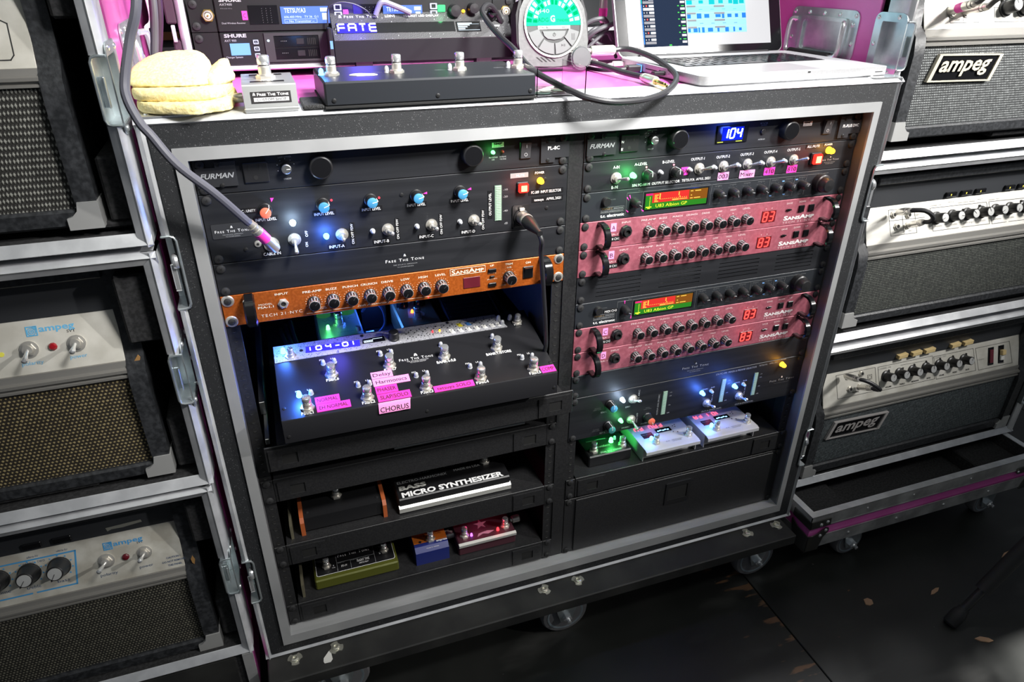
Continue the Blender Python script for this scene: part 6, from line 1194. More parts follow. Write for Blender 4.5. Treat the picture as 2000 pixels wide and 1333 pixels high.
PALE = mat('screen_pale_grey', (.7, .7, .72), .3, emit=(.66, .66, .68), power=.95); NAVY = mat('screen_navy', (.02, .03, .06), .3, emit=(.018, .028, .055), power=1); CYAN = mat('screen_cyan', (.3, .85, .9), .3, emit=(.32, .88, .92), power=.9); SKYB = mat('screen_sky_blue', (.35, .75, .95), .3, emit=(.36, .74, .95), power=.95); TEALW = mat('screen_teal_wave', (0, .5, .55), .3, emit=(.01, .50, .55), power=.9); BLUEW = mat('screen_blue_wave', (.02, .2, .75), .3, emit=(.03, .22, .78), power=.9); LGRY = mat('screen_lit_grey', (.3, .3, .32), .3, emit=(.30, .30, .33), power=.9); SGRN = mat('screen_green_mark', (.1, .7, .1), .3, emit=(.08, .66, .10), power=.9); SRED = mat('screen_red_mark', (.8, .1, .1), .3, emit=(.8, .10, .08), power=.9); SWHT = mat('screen_white', (.9, .9, .9), .3, emit=(.92, .92, .95), power=.95); LIME = mat('screen_lime', (.5, .9, .4), .3, emit=(.45, .85, .38), power=.9)
S = MB(PALE); S.box(a, b, c, d, 0, .0003); S.m(NAVY); S.box(.0500, .1378, c, d, .0003, .0005); S.m(LGRY); S.box(.0490, .0502, c, d, .0003, .0006)
part('screen', S, sc_)
S = MB(LGRY)
rowh = .0108
for k in range(17):
    y = .0195 + k * rowh; S.m(TEALW if k > 5 else BLUEW); S.box(.0502, .0518, y, y + rowh * .92, .0005, .0008); S.m(LGRY if k != 5 else SWHT); S.box(.0535, .0745, y, y + .0040, .0005, .0008)
    S.m(SWHT); S.box(.0650, .0745, y + .0055, y + .0088, .0005, .0008); S.box(.0545, .0555, y + .0060, y + .0080, .0005, .0008); S.m(SRED if k % 2 else LGRY); S.box(.0590, .0615, y + .0058, y + .0086, .0005, .0008)
    S.m(PALE); S.box(.1270, .1362, y + .0005, y + .0040, .0005, .0008); S.m(SGRN); S.box(.1215, .1245, y + .0062, y + .0078, .0005, .0008); S.box(.1290, .1350, y + .0062, y + .0076, .0005, .0008)
S.m(SGRN); S.box(.1000, .1050, .0160, .0180, .0005, .0008)
o = part('track_list', S, sc_, 0); o['kind'] = 'stuff'
S = MB(CYAN); rnd = random.Random(3)
for k in range(15):
    y = .0350 + k * .0115; bl = k in (0, 1, 2); S.m(SKYB if bl else LIME if k == 6 else CYAN); S.box(.1395, .2640, y, y + .0110, .0003, .0006); S.m(BLUEW if bl else TEALW)
    if k % 2 == 0:
        x = .1400
        while x < .258:
            wv = rnd.uniform(.003, .012); hh = rnd.uniform(.0025, .0048); S.box(x, x + wv, y + .0050 - hh * .9, y + .0050 + hh * .9, .0006, .0008); x += wv + rnd.uniform(.001, .014)
    else:
        for q in range(4): S.box(.165 + q * .024, .172 + q * .024, y + .0040, y + .0046, .0006, .0008)
    S.m(LGRY); S.box(.1400, .1580, y + .0078, y + .0106, .0008, .0010); S.box(.1960, .2180, y + .0078, y + .0106, .0008, .0010)
o = part('waveform_lanes', S, sc_, 0); o['kind'] = 'stuff'
T(sc_, 'MacBook Pro', (.1540, .0042), .0330, .0050, GREYP, .0004, 'xy')
M = MB(mat('hinge_black', (.02, .02, .02), .4)); M.lathe((.04, .2375, hb - .003), 'x', [(.0055, 0), (.0055, .268)], 14); part('hinge', M, t)

# yellow towel folded in a heap
def towel():
    t = thing('towel', 'pale yellow folded towel heaped at the left front corner of the case top', 'towel', (0, .04, TOP)); rnd = random.Random(5)
    def blob(poly_lo, layers, name, jit=.0015):
        n = len(poly_lo); cxx = sum(p[0] for p in poly_lo) / n; cyy = sum(p[1] for p in poly_lo) / n; v = []; f = []
        for (s, zz, dx, dy) in layers:
            for i, p in enumerate(poly_lo): v.append((cxx + (p[0] - cxx) * s + dx + rnd.uniform(-jit, jit), cyy + (p[1] - cyy) * s + dy + rnd.uniform(-jit, jit), zz + rnd.uniform(-jit, jit) * .6))
        for j in range(len(layers) - 1):
            for i in range(n): k = (i + 1) % n; f.append((j * n + i, j * n + k, (j + 1) * n + k, (j + 1) * n + i))
        f.append(tuple(range(n))[::-1]); f.append(tuple(range((len(layers) - 1) * n, len(layers) * n))); me = mesh(name, MB(TOWEL).add(v, f), 180); o = put(me, name, t); m = o.modifiers.new('smooth', 'SUBSURF'); m.levels = m.render_levels = 3
        tx = bpy.data.textures.new('nap', 'CLOUDS'); tx.noise_scale = .006; dm = o.modifiers.new('nap', 'DISPLACE'); dm.texture = tx; dm.strength = .0022; dm.mid_level = .5; return o
    z = TOP + .0018
    # flat base fold that hangs forward to a corner, rolled second fold, rounded top heap
    blob([(-.045, .002), (-.020, -.018), (.004, -.027), (.022, -.036), (.028, -.024), (.046, -.018), (.058, -.010), (.060, .030), (.066, .080), (.050, .125), (.0, .130), (-.042, .110), (-.046, .050)], [(.99, z, 0, 0), (1.0, z + .003, 0, 0), (1.0, z + .009, 0, 0), (.985, z + .0125, 0, .001), (.95, z + .0135, 0, .002)], 'base_fold', .0010)
    blob([(-.046, .008), (-.032, -.004), (.010, -.014), (.034, -.014), (.044, -.004), (.054, .012), (.062, .060), (.054, .110), (.010, .124), (-.034, .110), (-.050, .050)], [(.95, z + .0120, 0, .003), (1.0, z + .0145, 0, 0), (1.01, z + .0210, 0, 0), (.985, z + .0255, 0, .002), (.93, z + .0270, 0, .004)], 'middle_fold', .0012)
    blob([(-.054, .022), (-.030, .008), (.008, -.002), (.036, .002), (.042, .016), (.044, .060), (.034, .096), (.004, .112), (-.030, .106), (-.052, .066)], [(.95, z + .0255, 0, .004), (1.0, z + .0285, -.001, .001), (.97, z + .0350, .000, .006), (.86, z + .0450, .002, .014), (.66, z + .0530, .006, .022), (.40, z + .0565, .010, .026)], 'top_heap', .0020)
    blob([(.030, .004), (.050, .010), (.062, .030), (.066, .064), (.056, .092), (.040, .090), (.034, .050)], [(.92, z + .0240, 0, .002), (1.0, z + .0270, 0, 0), (.98, z + .0350, 0, .003), (.84, z + .0405, 0, .008), (.55, z + .0440, .004, .016), (.22, z + .0475, .006, .022)], 'side_heap', .0022)
towel()

# clutter at the back of the case top
single('power_strip', MB(PLAST).box(.655, .775, .43, .50, TOP, TOP + .045, .006), 'black box behind the tuner half hidden by the laptop screen', 'power strip')
for k, (pts, r) in enumerate((([(.630, .32, 1.085), (.640, .30, 1.112), (.665, .29, 1.120), (.680, .30, 1.105), (.665, .31, 1.090), (.640, .30, 1.090), (.628, .32, 1.080)], .0038), ([(.632, .33, 1.060), (.645, .28, 1.100), (.690, .28, 1.115), (.705, .30, 1.118), (.690, .31, 1.108), (.650, .30, 1.100), (.634, .34, 1.056)], .0040), ([(.635, .30, 1.098), (.660, .29, 1.080), (.690, .29, 1.072), (.705, .31, 1.0555)], .0032), ([(.690, .30, 1.085), (.672, .29, 1.098), (.640, .29, 1.075), (.630, .31, 1.056)], .0032))):
    single('coiled_cable', MB(mat('slate_cable', (.10, .10, .11), .5)).tube(spl(pts, 6), r, 8), ('uppermost loop of the grey cable bundle behind the tuner', 'long forward loop of the grey cable bundle behind the tuner', 'strand falling right from the cable bundle behind the tuner', 'strand falling left from the cable bundle behind the tuner')[k], 'cable', 'cable bundle behind the tuner')
t = thing('cable_plug', 'upright plug with pink tape standing behind the grey cable bundle', 'plug', (.684, .33, TOP)); M = MB(NICKEL); M.lathe((.684, .33, 1.150), '-z', [(.0065, 0), (.0070, .014), (.0065, .036), (.004, .040)], 14); part('barrel', M, t); part('pink_tape', MB(TAPEHOT).cyl((.684, .33, 1.1215), 'z', .0074, .0125, 14), t); M = MB(CABLE); M.tube(spl([(.684, .33, 1.112), (.684, .332, 1.09), (.680, .34, 1.065), (.665, .36, TOP + .004)], 5), .003, 7); part('cord', M, t); M = MB(CABLE); M.tube(spl([(.684, .33, 1.148), (.686, .34, 1.19), (.70, .40, 1.26), (.72, .5, 1.30), (.73, .62, 1.20), (.73, .66, 1.06)], 6), .003, 7); part('cord', M, t)
# ------------------------------------------------------------------ amplifier cases and heads
def amp_case(label, x0, x1, z0, z1, y, group, dishes, yb=.47, handle=0, tall=None, foam=()):
    t = thing('amp_flight_case', label, 'flight case', ((x0 + x1) / 2, .2, z0), group)
    part('top_panel', MB(PINK).box(x0 + .002, x1 - .002, y + .012, yb, z1 - .010, z1 - .0008), t); part('bottom_panel', MB(PINK).box(x0 + .002, x1 - .002, y + .012, yb, z0 + .0008, z0 + .010), t)
    part('side_panel', MB(PINK).box(x0 + .0006, x0 + .008, y + .064, yb, z0 + .010, z1 - .010), t, label='pink side'); part('side_panel', MB(PINK).box(x1 - .008, x1 - .0006, y + .064, yb, z0 + .010, z1 - .010), t, label='pink side'); part('back_panel', MB(PINK).box(x0 + .002, x1 - .002, yb, yb + .008, z0 + .002, z1 - .002), t)
    L = MB(FOAM); L.box(x0 + .0168, x0 + .0180, y + .010, yb, z0 + .010, z1 - .010); L.box(x1 - .0180, x1 - .0168, y + .010, yb, z0 + .010, z1 - .010); L.box(x0 + .018, x1 - .018, y + .010, yb, z1 - .0118, z1 - .0102); L.box(x0 + .018, x1 - .018, y + .010, yb, z0 + .0102, z0 + .0118); part('inner_lining', L, t)
    extrusion(t, x0, x1, y, z1, z1, 'x', (0, 1), w=.0165); extrusion(t, x0, x1, y, z0, z0, 'x', (0, -1), w=.0155)
    for xe, s in ((x0, -1), (x1, 1)):
        e = [z0] + [q for d in dishes for q in d] + [z1]
        for k in range(0, len(e), 2): extrusion(t, xe, xe, y - .0002, e[k], e[k + 1], 'z', (s, 0), w=.0165)
        for d in dishes: latch_dish(t, xe, s, y, d[0], d[1], depth=.052)
    for (a, b, c, d, e, f) in foam: part('foam_block', MB(FOAM).box(a, b, c, d, e, f, .003), t)
    for zz in (z0 - .0005,):
        for k in range(2):
            for s, xx in ((-1, x0 + .03 + .025 * k), (1, x1 - .03 - .025 * k)): put(memo('rivet', m_rivet), 'rivet', t, (xx, y + .018, zz), rot=(radians(90), 'X'), scale=1.6)
    if handle:
        xs, zc0, zc1 = (x0, z0 + .147, z0 + .229) if handle < 0 else (x1, z0 + .147, z0 + .229); s = -1 if handle < 0 else 1; a, b = sorted((xs, xs + s * .0018)); ya_, yb_ = y + .122 - .022, y + .29 - .022
        if handle > 0: ya_, yb_ = y + .125, y + .29
        P = MB(ZINC); P.ring(rrect(ya_, yb_, zc0, zc1, .014, 4), rrect(ya_ + .028, yb_ - .036, zc0 + .013, zc1 - .020, .006, 4), 'yz', a, b); P.ring(rrect(ya_ + .022, yb_ - .030, zc0 + .007, zc1 - .013, .008, 4), rrect(ya_ + .0275, yb_ - .0355, zc0 + .0125, zc1 - .0195, .006, 4), 'yz', *sorted((xs, xs + s * .0050)))
        c0, c1 = sorted((xs - s * .0004, xs + s * .0004)); P.box(c0, c1, ya_ + .026, yb_ - .034, zc0 + .011, zc1 - .018); h = part('handle_plate', P, t)
        H = MB(CHROME); xo = xs + s * .013; yo0, yo1 = ya_ + .022, yb_ - .012
        H.tube(spl([(xs + s * .004, yo0 + .008, zc1 - .020), (xo, yo0, zc1 - .024), (xo + s * .002, yo0, zc0 + .016), (xo + s * .004, yo0 + .012, zc0 + .007), (xo + s * .004, (yo0 + yo1) / 2, zc0 + .005), (xo + s * .004, yo1 - .012, zc0 + .007), (xo + s * .002, yo1, zc0 + .016), (xo, yo1, zc1 - .024), (xs + s * .004, yo1 - .008, zc1 - .020)], 5), .0042, 10); part('bail_handle', H, h)
        G = MB(RUBBER); G.tube([(xo + s * .004, yo0 + .016, zc0 + .0062), (xo + s * .004, (yo0 + yo1) / 2, zc0 + .005), (xo + s * .004, yo1 - .016, zc0 + .0062)], .0075, 12); part('grip', G, h)
        rot = (radians(90) * (1 if s > 0 else -1), 'Z')
        for yy, zz in [(ya_ + .008 + k * (yb_ - ya_ - .016) / 4, zc1 - .008) for k in range(5)] + [(ya_ + .008, zc0 + .03), (yb_ - .008, zc0 + .03), (ya_ + .012, zc1 - .022), (yb_ - .012, zc1 - .022)]: put(memo('rivet', m_rivet), 'rivet', h, (xs + s * .0018, yy, zz), rot=rot, scale=1.1)
    return t

def amp_head(label, xl, b, f, g0, g1, p0, p1, top, cloth, panel, group, drift, strip=True, depth=.33, w=.612):
    """amp head: sleeve, woven grille, trim ledge and a faceplate leaning back. p0, p1: bottom and apparent top of the plate seen flat; drift: sideways parallax over its lean"""
    xr = xl + w; t = thing('bass_amplifier', label, 'amplifier', ((xl + xr) / 2, f + .1, b), group); yp = f + .012
    zs = p0 - .006; S = MB(TOLEX); r = .022
    side = [(f + .004, b), (f, b + .004), (f - .001, zs - .03), (f + .004, zs - .004), (f + .018, zs + .012), (f + .026, zs + .05), (f + .024, top - .004), (f + .028, top), (f + depth, top), (f + depth, b)]
    S.prism(side, 'yz', xl, xl + r); S.prism(side, 'yz', xr - r, xr); S.box(xl + r, xr - r, f + .002, f + depth, b, g0 - .001, .003); S.box(xl + r, xr - r, f + .020, f + depth, top - .018, top, .002); S.box(xl + r, xr - r, f + depth - .01, f + depth, g0, top - .018); part('sleeve', S, t)
    part('grille_cloth', MB(cloth).box(xl + r, xr - r, f + .0085, f + .012, g0 - .001, g1), t)
    Lg = MB(mat('trim_moulding', (.30, .29, .27), .4, .5)); z = g1; hh = p0 - g1
    Lg.prism([(f + .004, z), (f + .004, z + hh * .14), (f + .0075, z + hh * .2), (f + .0075, z + hh * .3), (f + .003, z + hh * .36), (f + .003, z + hh * .55), (f + .0085, z + hh * .62), (f + .010, z + hh), (f + .014, z + hh), (f + .014, z)], 'yz', xl + r, xr - r); part('trim_ledge', Lg, t)
    lean = .024; zt = p1 - .0145; L = sqrt(lean ** 2 + (zt - p0) ** 2); ca, sa_ = (zt - p0) / L, lean / L
    F = Matrix(((1, 0, 0, 0), (0, sa_, -ca, yp), (0, ca, sa_, p0), (0, 0, 0, 1)))
    o = bpy.data.objects.new('faceplate', mesh('faceplate', MB(panel).box(xl + r, xr - r, 0, L, -.002, 0, .0004))); COL.objects.link(o); o.parent = t; o.matrix_parent_inverse = INFO[t.name][1].inverted() @ F; INFO[o.name] = (F, F)
    R = MB(mat('charcoal_strip', (.028, .03, .034), .5)); R.box(xl + r, xr - r, yp + lean - .001, yp + lean + .004, zt, top - .018); part('upper_strip', R, t)
    def pm(x, zz): k = (zz - p0) / (p1 - p0); return (x + drift * k, k * L)
    for xx, s in ((xl, 1), (xr, -1)):
        C = MB(mat('worn_corner_chrome', (.55, .55, .54), .38, .5)); A = lambda dx, dz: (xx + s * dx, b + dz); C.prism([A(-.0015, -.0015), A(.034, -.0015), A(.034, .012), A(.028, .014), A(.022, .020), A(.020, .030), A(-.0015, .030)], 'xz', f - .0022, f + .030); part('corner_cap', C, t)
    return t, o, pm, F, yp + lean, zt
def m_ampknob():
    M = MB(PLAST); M.lathe((0, 0, 0), 'z', [(.0128, 0), (.0124, .003), (.0100, .0045), (.0096, .0200), (.0090, .0210)], 22); M.m(mat('spun_silver', (.72, .72, .70), .35, .6)); M.lathe((0, 0, .0208), 'z', [(.0080, 0), (.0078, .0008), (0, .001)], 22); M.m(INK); M.box(-.0004, .0004, .0006, .0090, .0214, .0222); M.m(PLAST); M.prism([(-.0016, .0120), (.0016, .0120), (0, .0158)], 'xy', 0, .004); return M
def m_skirtknob():
    M = MB(PLAST); M.lathe((0, 0, 0), 'z', [(.0165, 0), (.0160, .003), (.0150, .0035), (.0120, .018), (.0118, .0250), (.0108, .0262)], 24); M.m(mat('spun_silver', (.72, .72, .70), .35, .6)); M.lathe((0, 0, .0260), 'z', [(.0098, 0), (.0096, .0008), (0, .001)], 24); M.m(INK); M.box(-.0004, .0004, .0000, .0098, .0266, .0274); M.m(PLAST); M.prism([(-.0018, .0112), (.0018, .0112), (0, .0140)], 'xy', .019, .0262); return M
def pknob(pl, uv, ang, sk=False, s=1.0): return put(memo('skirt_knob', m_skirtknob) if sk else memo('amp_knob', m_ampknob), 'control_knob', pl, (*uv, 0), rot=(radians(ang), 'Z'), scale=s)
def pline(M, pts, w, n=.0003):
    for (xa, ya), (xb, yb) in zip(pts, pts[1:]):
        d = Vector((xb - xa, yb - ya)); 
        if d.length < 1e-6: continue
        q = Vector((-d.y, d.x)).normalized() * w / 2; e = d.normalized() * w / 2
        M.add([(xa - e.x + q.x, ya - e.y + q.y, n), (xb + e.x + q.x, yb + e.y + q.y, n), (xb + e.x - q.x, yb + e.y - q.y, n), (xa - e.x - q.x, ya - e.y - q.y, n)], [(0, 1, 2, 3)])
def prect(M, a, b, c, d, r=.0, w=.0008): P = rrect(a, b, c, d, max(r, .0004), 4); pline(M, P + [P[0]], w)
def ptoggle(pl, uv, dx, dz, s=1.3):
    b = put(memo('toggle_nut', m_washer), 'toggle_switch', pl, (*uv, 0), rot=UP, scale=s); d = Vector((dx, dz, 1)).normalized(); q = Vector((0, -1, 0)).rotation_difference(d).to_matrix().to_4x4(); put(memo('toggle_bat', m_bat), 'toggle_lever', b, (*uv, .006 * s), rot=q, scale=s)
def ampeg_logo(pl, x, z, w, h, m):
    """blue square emblem with concentric arcs, maker's word and model letters"""
    M = MB(m); M.ring(rect(x, x + h, z, z + h), rect(x + h * .1, x + h * .9, z + h * .1, z + h * .9), 'xy', .0001, .0005)
    for r0, r1 in ((.40, .32), (.24, .16)): M.ring([(x + h * .48 + h * q[0], z + h * .46 + h * q[1]) for q in disc(0, 0, r0, 20)], [(x + h * .48 + h * q[0], z + h * .46 + h * q[1]) for q in disc(0, 0, r1, 20)], 'xy', .0001, .0005)
    M.prism([(x + h * .48 + h * q[0], z + h * .46 + h * q[1]) for q in disc(0, 0, .09, 12)], 'xy', .0001, .0005); M.prism([(x + h * .62, z + h * .82), (x + h * .95, z + h * .62), (x + h * .95, z + h * .95), (x + h * .62, z + h * .95)], 'xy', .0001, .0005); part('emblem', M, pl, 0); T(pl, 'ampeg', (x + h * 1.12, z + h * .35), w - h * 1.12, h * .62, m, .0003, 'xy', 'b')
def badge(t, P, y, m_face, m_edge):
    """slanted raised maker's badge on the grille; P = lower left, lower right, upper right, upper left"""
    ll, lr, ur, ul = [Vector(p) for p in P]; c = (ll + lr + ur + ul) / 4
    inn = [c + (p - c) * .90 + Vector((0, 0)) for p in (ll, lr, ur, ul)]; o = [tuple(p) for p in (ll, lr, ur, ul)]
    B = MB(m_edge); B.ring(o, [tuple(p) for p in inn], 'xz', y - .006, y); b = part('badge', B, t); part('badge_field', MB(GLOSSB).prism([tuple(p) for p in inn], 'xz', y - .0035, y), b)
    wv = lr - ll; h = (ul.y - ll.y); T(b, 'ampeg', (ll.x + wv.x * .135, ll.y + h * .37), wv.x * .80, h * .58, m_edge, y - .0064, st='bi')
IV = mat('ivory_badge', (.62, .57, .45), .4, .2); SV = mat('pale_metal_badge', (.50, .47, .46), .4, .4); BLK = mat('black_panel_print', (.02, .02, .02), .5); FAINT = mat('worn_panel_print', (.30, .29, .27), .6)

# right hand stack
GR = 'amp cases in the right stack'; X0, X1 = 1.060, 1.735
amp_case('top right flight case with a pink side, recessed handle and a black amp inside', X0, X1, .907, 1.262, .022, GR, ((1.0550, 1.1255),), handle=-1, foam=((1.078, 1.108, .045, .25, .926, .940), (1.0785, 1.0945, .050, .25, .940, 1.030), (1.35, 1.62, .045, .25, .926, .940)))
amp_case('middle right flight case whose amp has a white panel and a short patch cable', X0, X1, .550, .899, .022, GR, ((.640, .712),), foam=((1.078, 1.150, .045, .25, .566, .578), (1.0785, 1.0945, .050, .25, .578, .66), (1.45, 1.66, .045, .25, .566, .578)))
amp_case('lowest right flight case standing on the tray with the pink stripe', X0, X1, .184, .536, .022, GR, ((.270, .342),), foam=((1.078, 1.150, .045, .25, .200, .2035), (1.0785, 1.0945, .050, .25, .2035, .29), (1.50, 1.66, .045, .25, .200, .2035)))
GA = 'black amp heads with maker badges'; xa = 1.0955
# upper right head
t, pl, pm, F, yt, zt = amp_head('black amp head with an ivory badge and two long plugs in the top right case', xa, .940, .030, .961, 1.088, 1.112, 1.192, 1.238, GR_GREY, WHITEPANEL, GA, .026)
badge(t, ((1.143, 1.032), (1.286, 1.029), (1.300, 1.072), (1.157, 1.075)), .0385, None, IV)
M = MB(BLK); pline(M, [pm(1.153, 1.155), pm(1.169, 1.123), pm(1.200, 1.123), pm(1.232, 1.123)], .0011); pline(M, [pm(1.186, 1.155), pm(1.198, 1.123)], .0011); pline(M, [pm(1.258, 1.150), pm(1.268, 1.123), pm(1.45, 1.122)], .0011); pline(M, [pm(1.150, 1.150), pm(1.300, 1.149)], .0006); part('printed_frame', M, pl, 0); T(pl, 'one', pm(1.1775, 1.1265), .0125, .0050, FAINT, .0003, 'xy')
for i, (x, z) in enumerate(((1.167, 1.139), (1.198, 1.139))): put(memo('jack', m_jack), 'jack_socket', pl, (*pm(x, z), 0), rot=UP)
for i, (x, a) in enumerate(((1.283, 30), (1.322, -20), (1.360, 60), (1.400, 0), (1.440, 20), (1.480, -40), (1.520, 30))): pknob(pl, pm(x, 1.147), a, s=1.1)
# middle right head
t, pl, pm, F, yt, zt = amp_head('black amp head with white panel and grey green grille in the middle right case', xa, .580, .030, .600, .716, .742, .822, .872, GR_DARK, WHITEPANEL, GA, .026)
M = MB(BLK); q = lambda *p: [pm(*r) for r in p]
pline(M, q((1.148, .812), (1.211, .810), (1.235, .756), (1.171, .756), (1.148, .812)), .0009); pline(M, q((1.157, .789), (1.244, .787)), .0009); pline(M, q((1.180, .811), (1.203, .757)), .0009)
pline(M, q((1.252, .805), (1.399, .803), (1.424, .753), (1.350, .754)), .0009); pline(M, q((1.342, .754), (1.276, .754), (1.252, .805)), .0009); pline(M, q((1.470, .752), (1.431, .752), (1.405, .803), (1.56, .800)), .0009); pline(M, q((1.476, .752), (1.60, .750)), .0009); part('printed_frame', M, pl, 0)
for x, z, in ((1.179, .775), (1.206, .774), (1.163, .801), (1.200, .797)): put(memo('jack', m_jack), 'jack_socket', pl, (*pm(x, z), 0), rot=UP)
for i, x in enumerate((1.278, 1.319, 1.357, 1.395, 1.433, 1.472, 1.510, 1.548)): pknob(pl, pm(x - .004, .782), (110, 260, 45, 20, 115, 150, 30, 60)[i])
for s, x, z, w in (('volume', 1.279, .762, .018), ('treble', 1.319, .761, .017), ('midrange', 1.351, .761, .028), ('bass', 1.397, .761, .013), ('volume', 1.432, .760, .021), ('treble', 1.472, .759, .017), ('bass', 1.512, .759, .013), ('low', 1.179, .7605, .011), ('two', 1.212, .7605, .010), ('bright', 1.216, .793, .014)): T(pl, s, pm(x, z), w, .0042, FAINT, .0003, 'xy')
for s, x, z, w in (('CHANNEL ONE', 1.250, .8085, .030), ('CHANNEL TWO', 1.401, .8055, .032), ('220Hz 800Hz 3000Hz', 1.322, .8075, .045), ('ultra hi', 1.295, .812, .016), ('ultra lo', 1.372, .8105, .015), ('1    2    3', 1.330, .8115, .024)): T(pl, s, pm(x, z), w, .0026, FAINT, .0003, 'xy')
for x0_, x1_ in ((1.306, 1.332), (1.345, 1.371), (1.382, 1.408), (1.460, 1.486), (1.496, 1.522)):
    r = part('rocker_switch', MB(GLOSSB).box(x0_, x1_, yt - .006, yt - .001, zt + .004, zt + .0135, .001), t); part('yellow_mark', MB(mat('yellow_mark', (.7, .62, .1), .5)).box((x0_ * .6 + x1_ * .4) - .0012, (x0_ * .6 + x1_ * .4) + .0012, yt - .0066, yt - .0058, zt + .007, zt + .0105), r)
# lower right head
t, pl, pm, F, yt, zt = amp_head('black amp head with cream rocker switches in the lowest right case', xa, .205, .030, .230, .352, .376, .461, .506, GR_TEAL, SILVERPANEL, GA, .026)
badge(t, ((1.138, .295), (1.287, .291), (1.302, .333), (1.153, .337)), .0385, None, SV)
M = MB(BLK); q = lambda *p: [pm(*r) for r in p]
def box4(xa_, xb_, xc_, xd_, za, zb): pline(M, q((xa_, za), (xb_, za), (xd_, zb), (xc_, zb), (xa_, za)), .0009)
box4(1.129, 1.234, 1.151, 1.256, .452, .392); box4(1.242, 1.396, 1.266, 1.423, .451, .389); box4(1.401, 1.519, 1.428, 1.547, .448, .387); box4(1.526, 1.632, 1.556, 1.662, .447, .386); pline(M, q((1.307, .444), (1.383, .442)), .0007); part('printed_frame', M, pl, 0)
for x, z in ((1.177, .411), (1.203, .412), (1.162, .444), (1.198, .444)): put(memo('jack', m_jack), 'jack_socket', pl, (*pm(x, z), 0), rot=UP)
for i, x in enumerate((1.272, 1.309, 1.346, 1.385, 1.423, 1.460, 1.497)): pknob(pl, pm(x, .424), (-30, -40, -20, 0, -10, -15, -25)[i])
for s, x, w in (('VOLUME', 1.280, .017), ('TREBLE', 1.319, .016), ('MIDRANGE', 1.354, .021), ('BASS', 1.398, .011), ('VOLUME', 1.434, .015), ('TREBLE', 1.474, .014), ('BASS', 1.514, .011)): T(pl, s, pm(x, .393), w, .0034, BLK, .0003, 'xy', 'b')
T(pl, 'NORMAL', pm(1.188, .3985), .018, .0034, BLK, .0003, 'xy', 'b'); T(pl, 'POWER', pm(1.620, .390), .015, .0030, BLK, .0003, 'xy'); T(pl, 'STANDBY', pm(1.545, .412), .020, .0030, FAINT, .0003, 'xy'); T(pl, 'CHANNEL ONE', pm(1.247, .443), .034, .0042, FAINT, .0003, 'xy'); T(pl, 'CHANNEL TWO', pm(1.406, .441), .034, .0042, FAINT, .0003, 'xy')
em = MB(BLK); u, v = pm(1.226, .430); em.ring(rect(u - .006, u + .006, v - .005, v + .006), rect(u - .0054, u + .0054, v - .0044, v + .0054), 'xy', .0001, .0004); em.ring(disc(u, v, .0042, 16), disc(u, v, .0036, 16), 'xy', .0001, .0004); part('emblem', em, pl, 0)
for x0_, x1_, dz in ((1.311, 1.335, 0), (1.350, 1.375, 0), (1.387, 1.413, 0), (1.463, 1.488, 0), (1.500, 1.525, 0)):
    M = MB(CREAMPL); xm = (x0_ + x1_) / 2; M.prism([(x0_, zt + .006), (xm, zt + .0075), (x1_, zt + .008), (x1_, zt + .0165), (xm, zt + .0145), (x0_, zt + .0140)], 'xz', yt - .010, yt - .001); part('rocker_switch', M, t, label='cream rocker')
u, v = pm(1.583, .417); w = part('pilot_lamp', MB(GLOSSB).box(u - .0085, u + .0085, v - .021, v + .021, 0, .0015, .0005), pl); part('red_lens', MB(mat('dull_plum_lens', (.12, .02, .03), .25)).box(u - .0055, u + .0055, v - .016, v + .016, .0014, .004, .001), w)
u, v = pm(1.615, .417); w = part('power_rocker', MB(GLOSSB).box(u - .0085, u + .0085, v - .021, v + .021, 0, .0015, .0005), pl); K = MB(WHITEPL); K.box(u - .0055, u + .0055, v - .0135, v - .001, .0014, .006, .001); K.m(CREAMPL); K.box(u - .0055, u + .0055, v - .001, v + .011, .0014, .010, .001); part('rocker', K, w)

# left hand stack
GL = 'amp cases in the left stack'; Wd = .672
amp_case('top left flight case with pink side and an amp with white flecked grille', -.0555 - Wd, -.0555, .9085, 1.262, -.030, GL, ((1.0469, 1.1169),), handle=1, foam=((-.112, -.0735, .0, .25, .925, .934), (-.0975, -.0740, -.002, .25, .934, 1.010), (-.100, -.0740, -.004, .25, 1.150, 1.225)))
amp_case('middle left flight case holding an amp with blue lettering and brown grille', -.0565 - Wd, -.0565, .5510, .9010, -.030, GL, ((.6901, .7628),), foam=((-.0995, -.0750, -.002, .25, .572, .655), (-.38, -.200, -.004, .25, .567, .5755), (-.115, -.0750, -.006, .25, .775, .868)))
amp_case('lowest left flight case holding an amp with two blue ringed knobs', -.0610 - Wd, -.0610, .1945, .5465, -.030, GL, ((.3356, .4079),), foam=((-.1030, -.0800, -.002, .25, .220, .300), (-.38, -.190, -.004, .25, .2105, .2145), (-.108, -.0800, -.004, .25, .43, .51)))
GB_ = 'amp heads with silver panels in the left stack'
t, pl, pm, F, yt, zt = amp_head('amp head with beige panel and white flecked grille in the top left case', -.105 - .612, .933, -.010, .955, 1.0855, 1.1035, 1.183, 1.236, GR_WHITE, SILVERPANEL, GB_, -.005)
M = MB(BLK); P = [pm(-.26, 1.158), pm(-.147, 1.158), pm(-.142, 1.1545), pm(-.144, 1.119), pm(-.148, 1.1135), pm(-.26, 1.1130)]; pline(M, P, .0012); part('printed_frame', M, pl, 0); pknob(pl, pm(-.26, 1.140), 0)
t, pl, pm, F, yt, zt = amp_head('amp head with blue maker lettering, polarity and power toggles in the middle left case', -.105 - .612, .573, -.010, .594, .7285, .7500, .828, .880, GR_BROWN, SILVERPANEL, GB_, -.005)
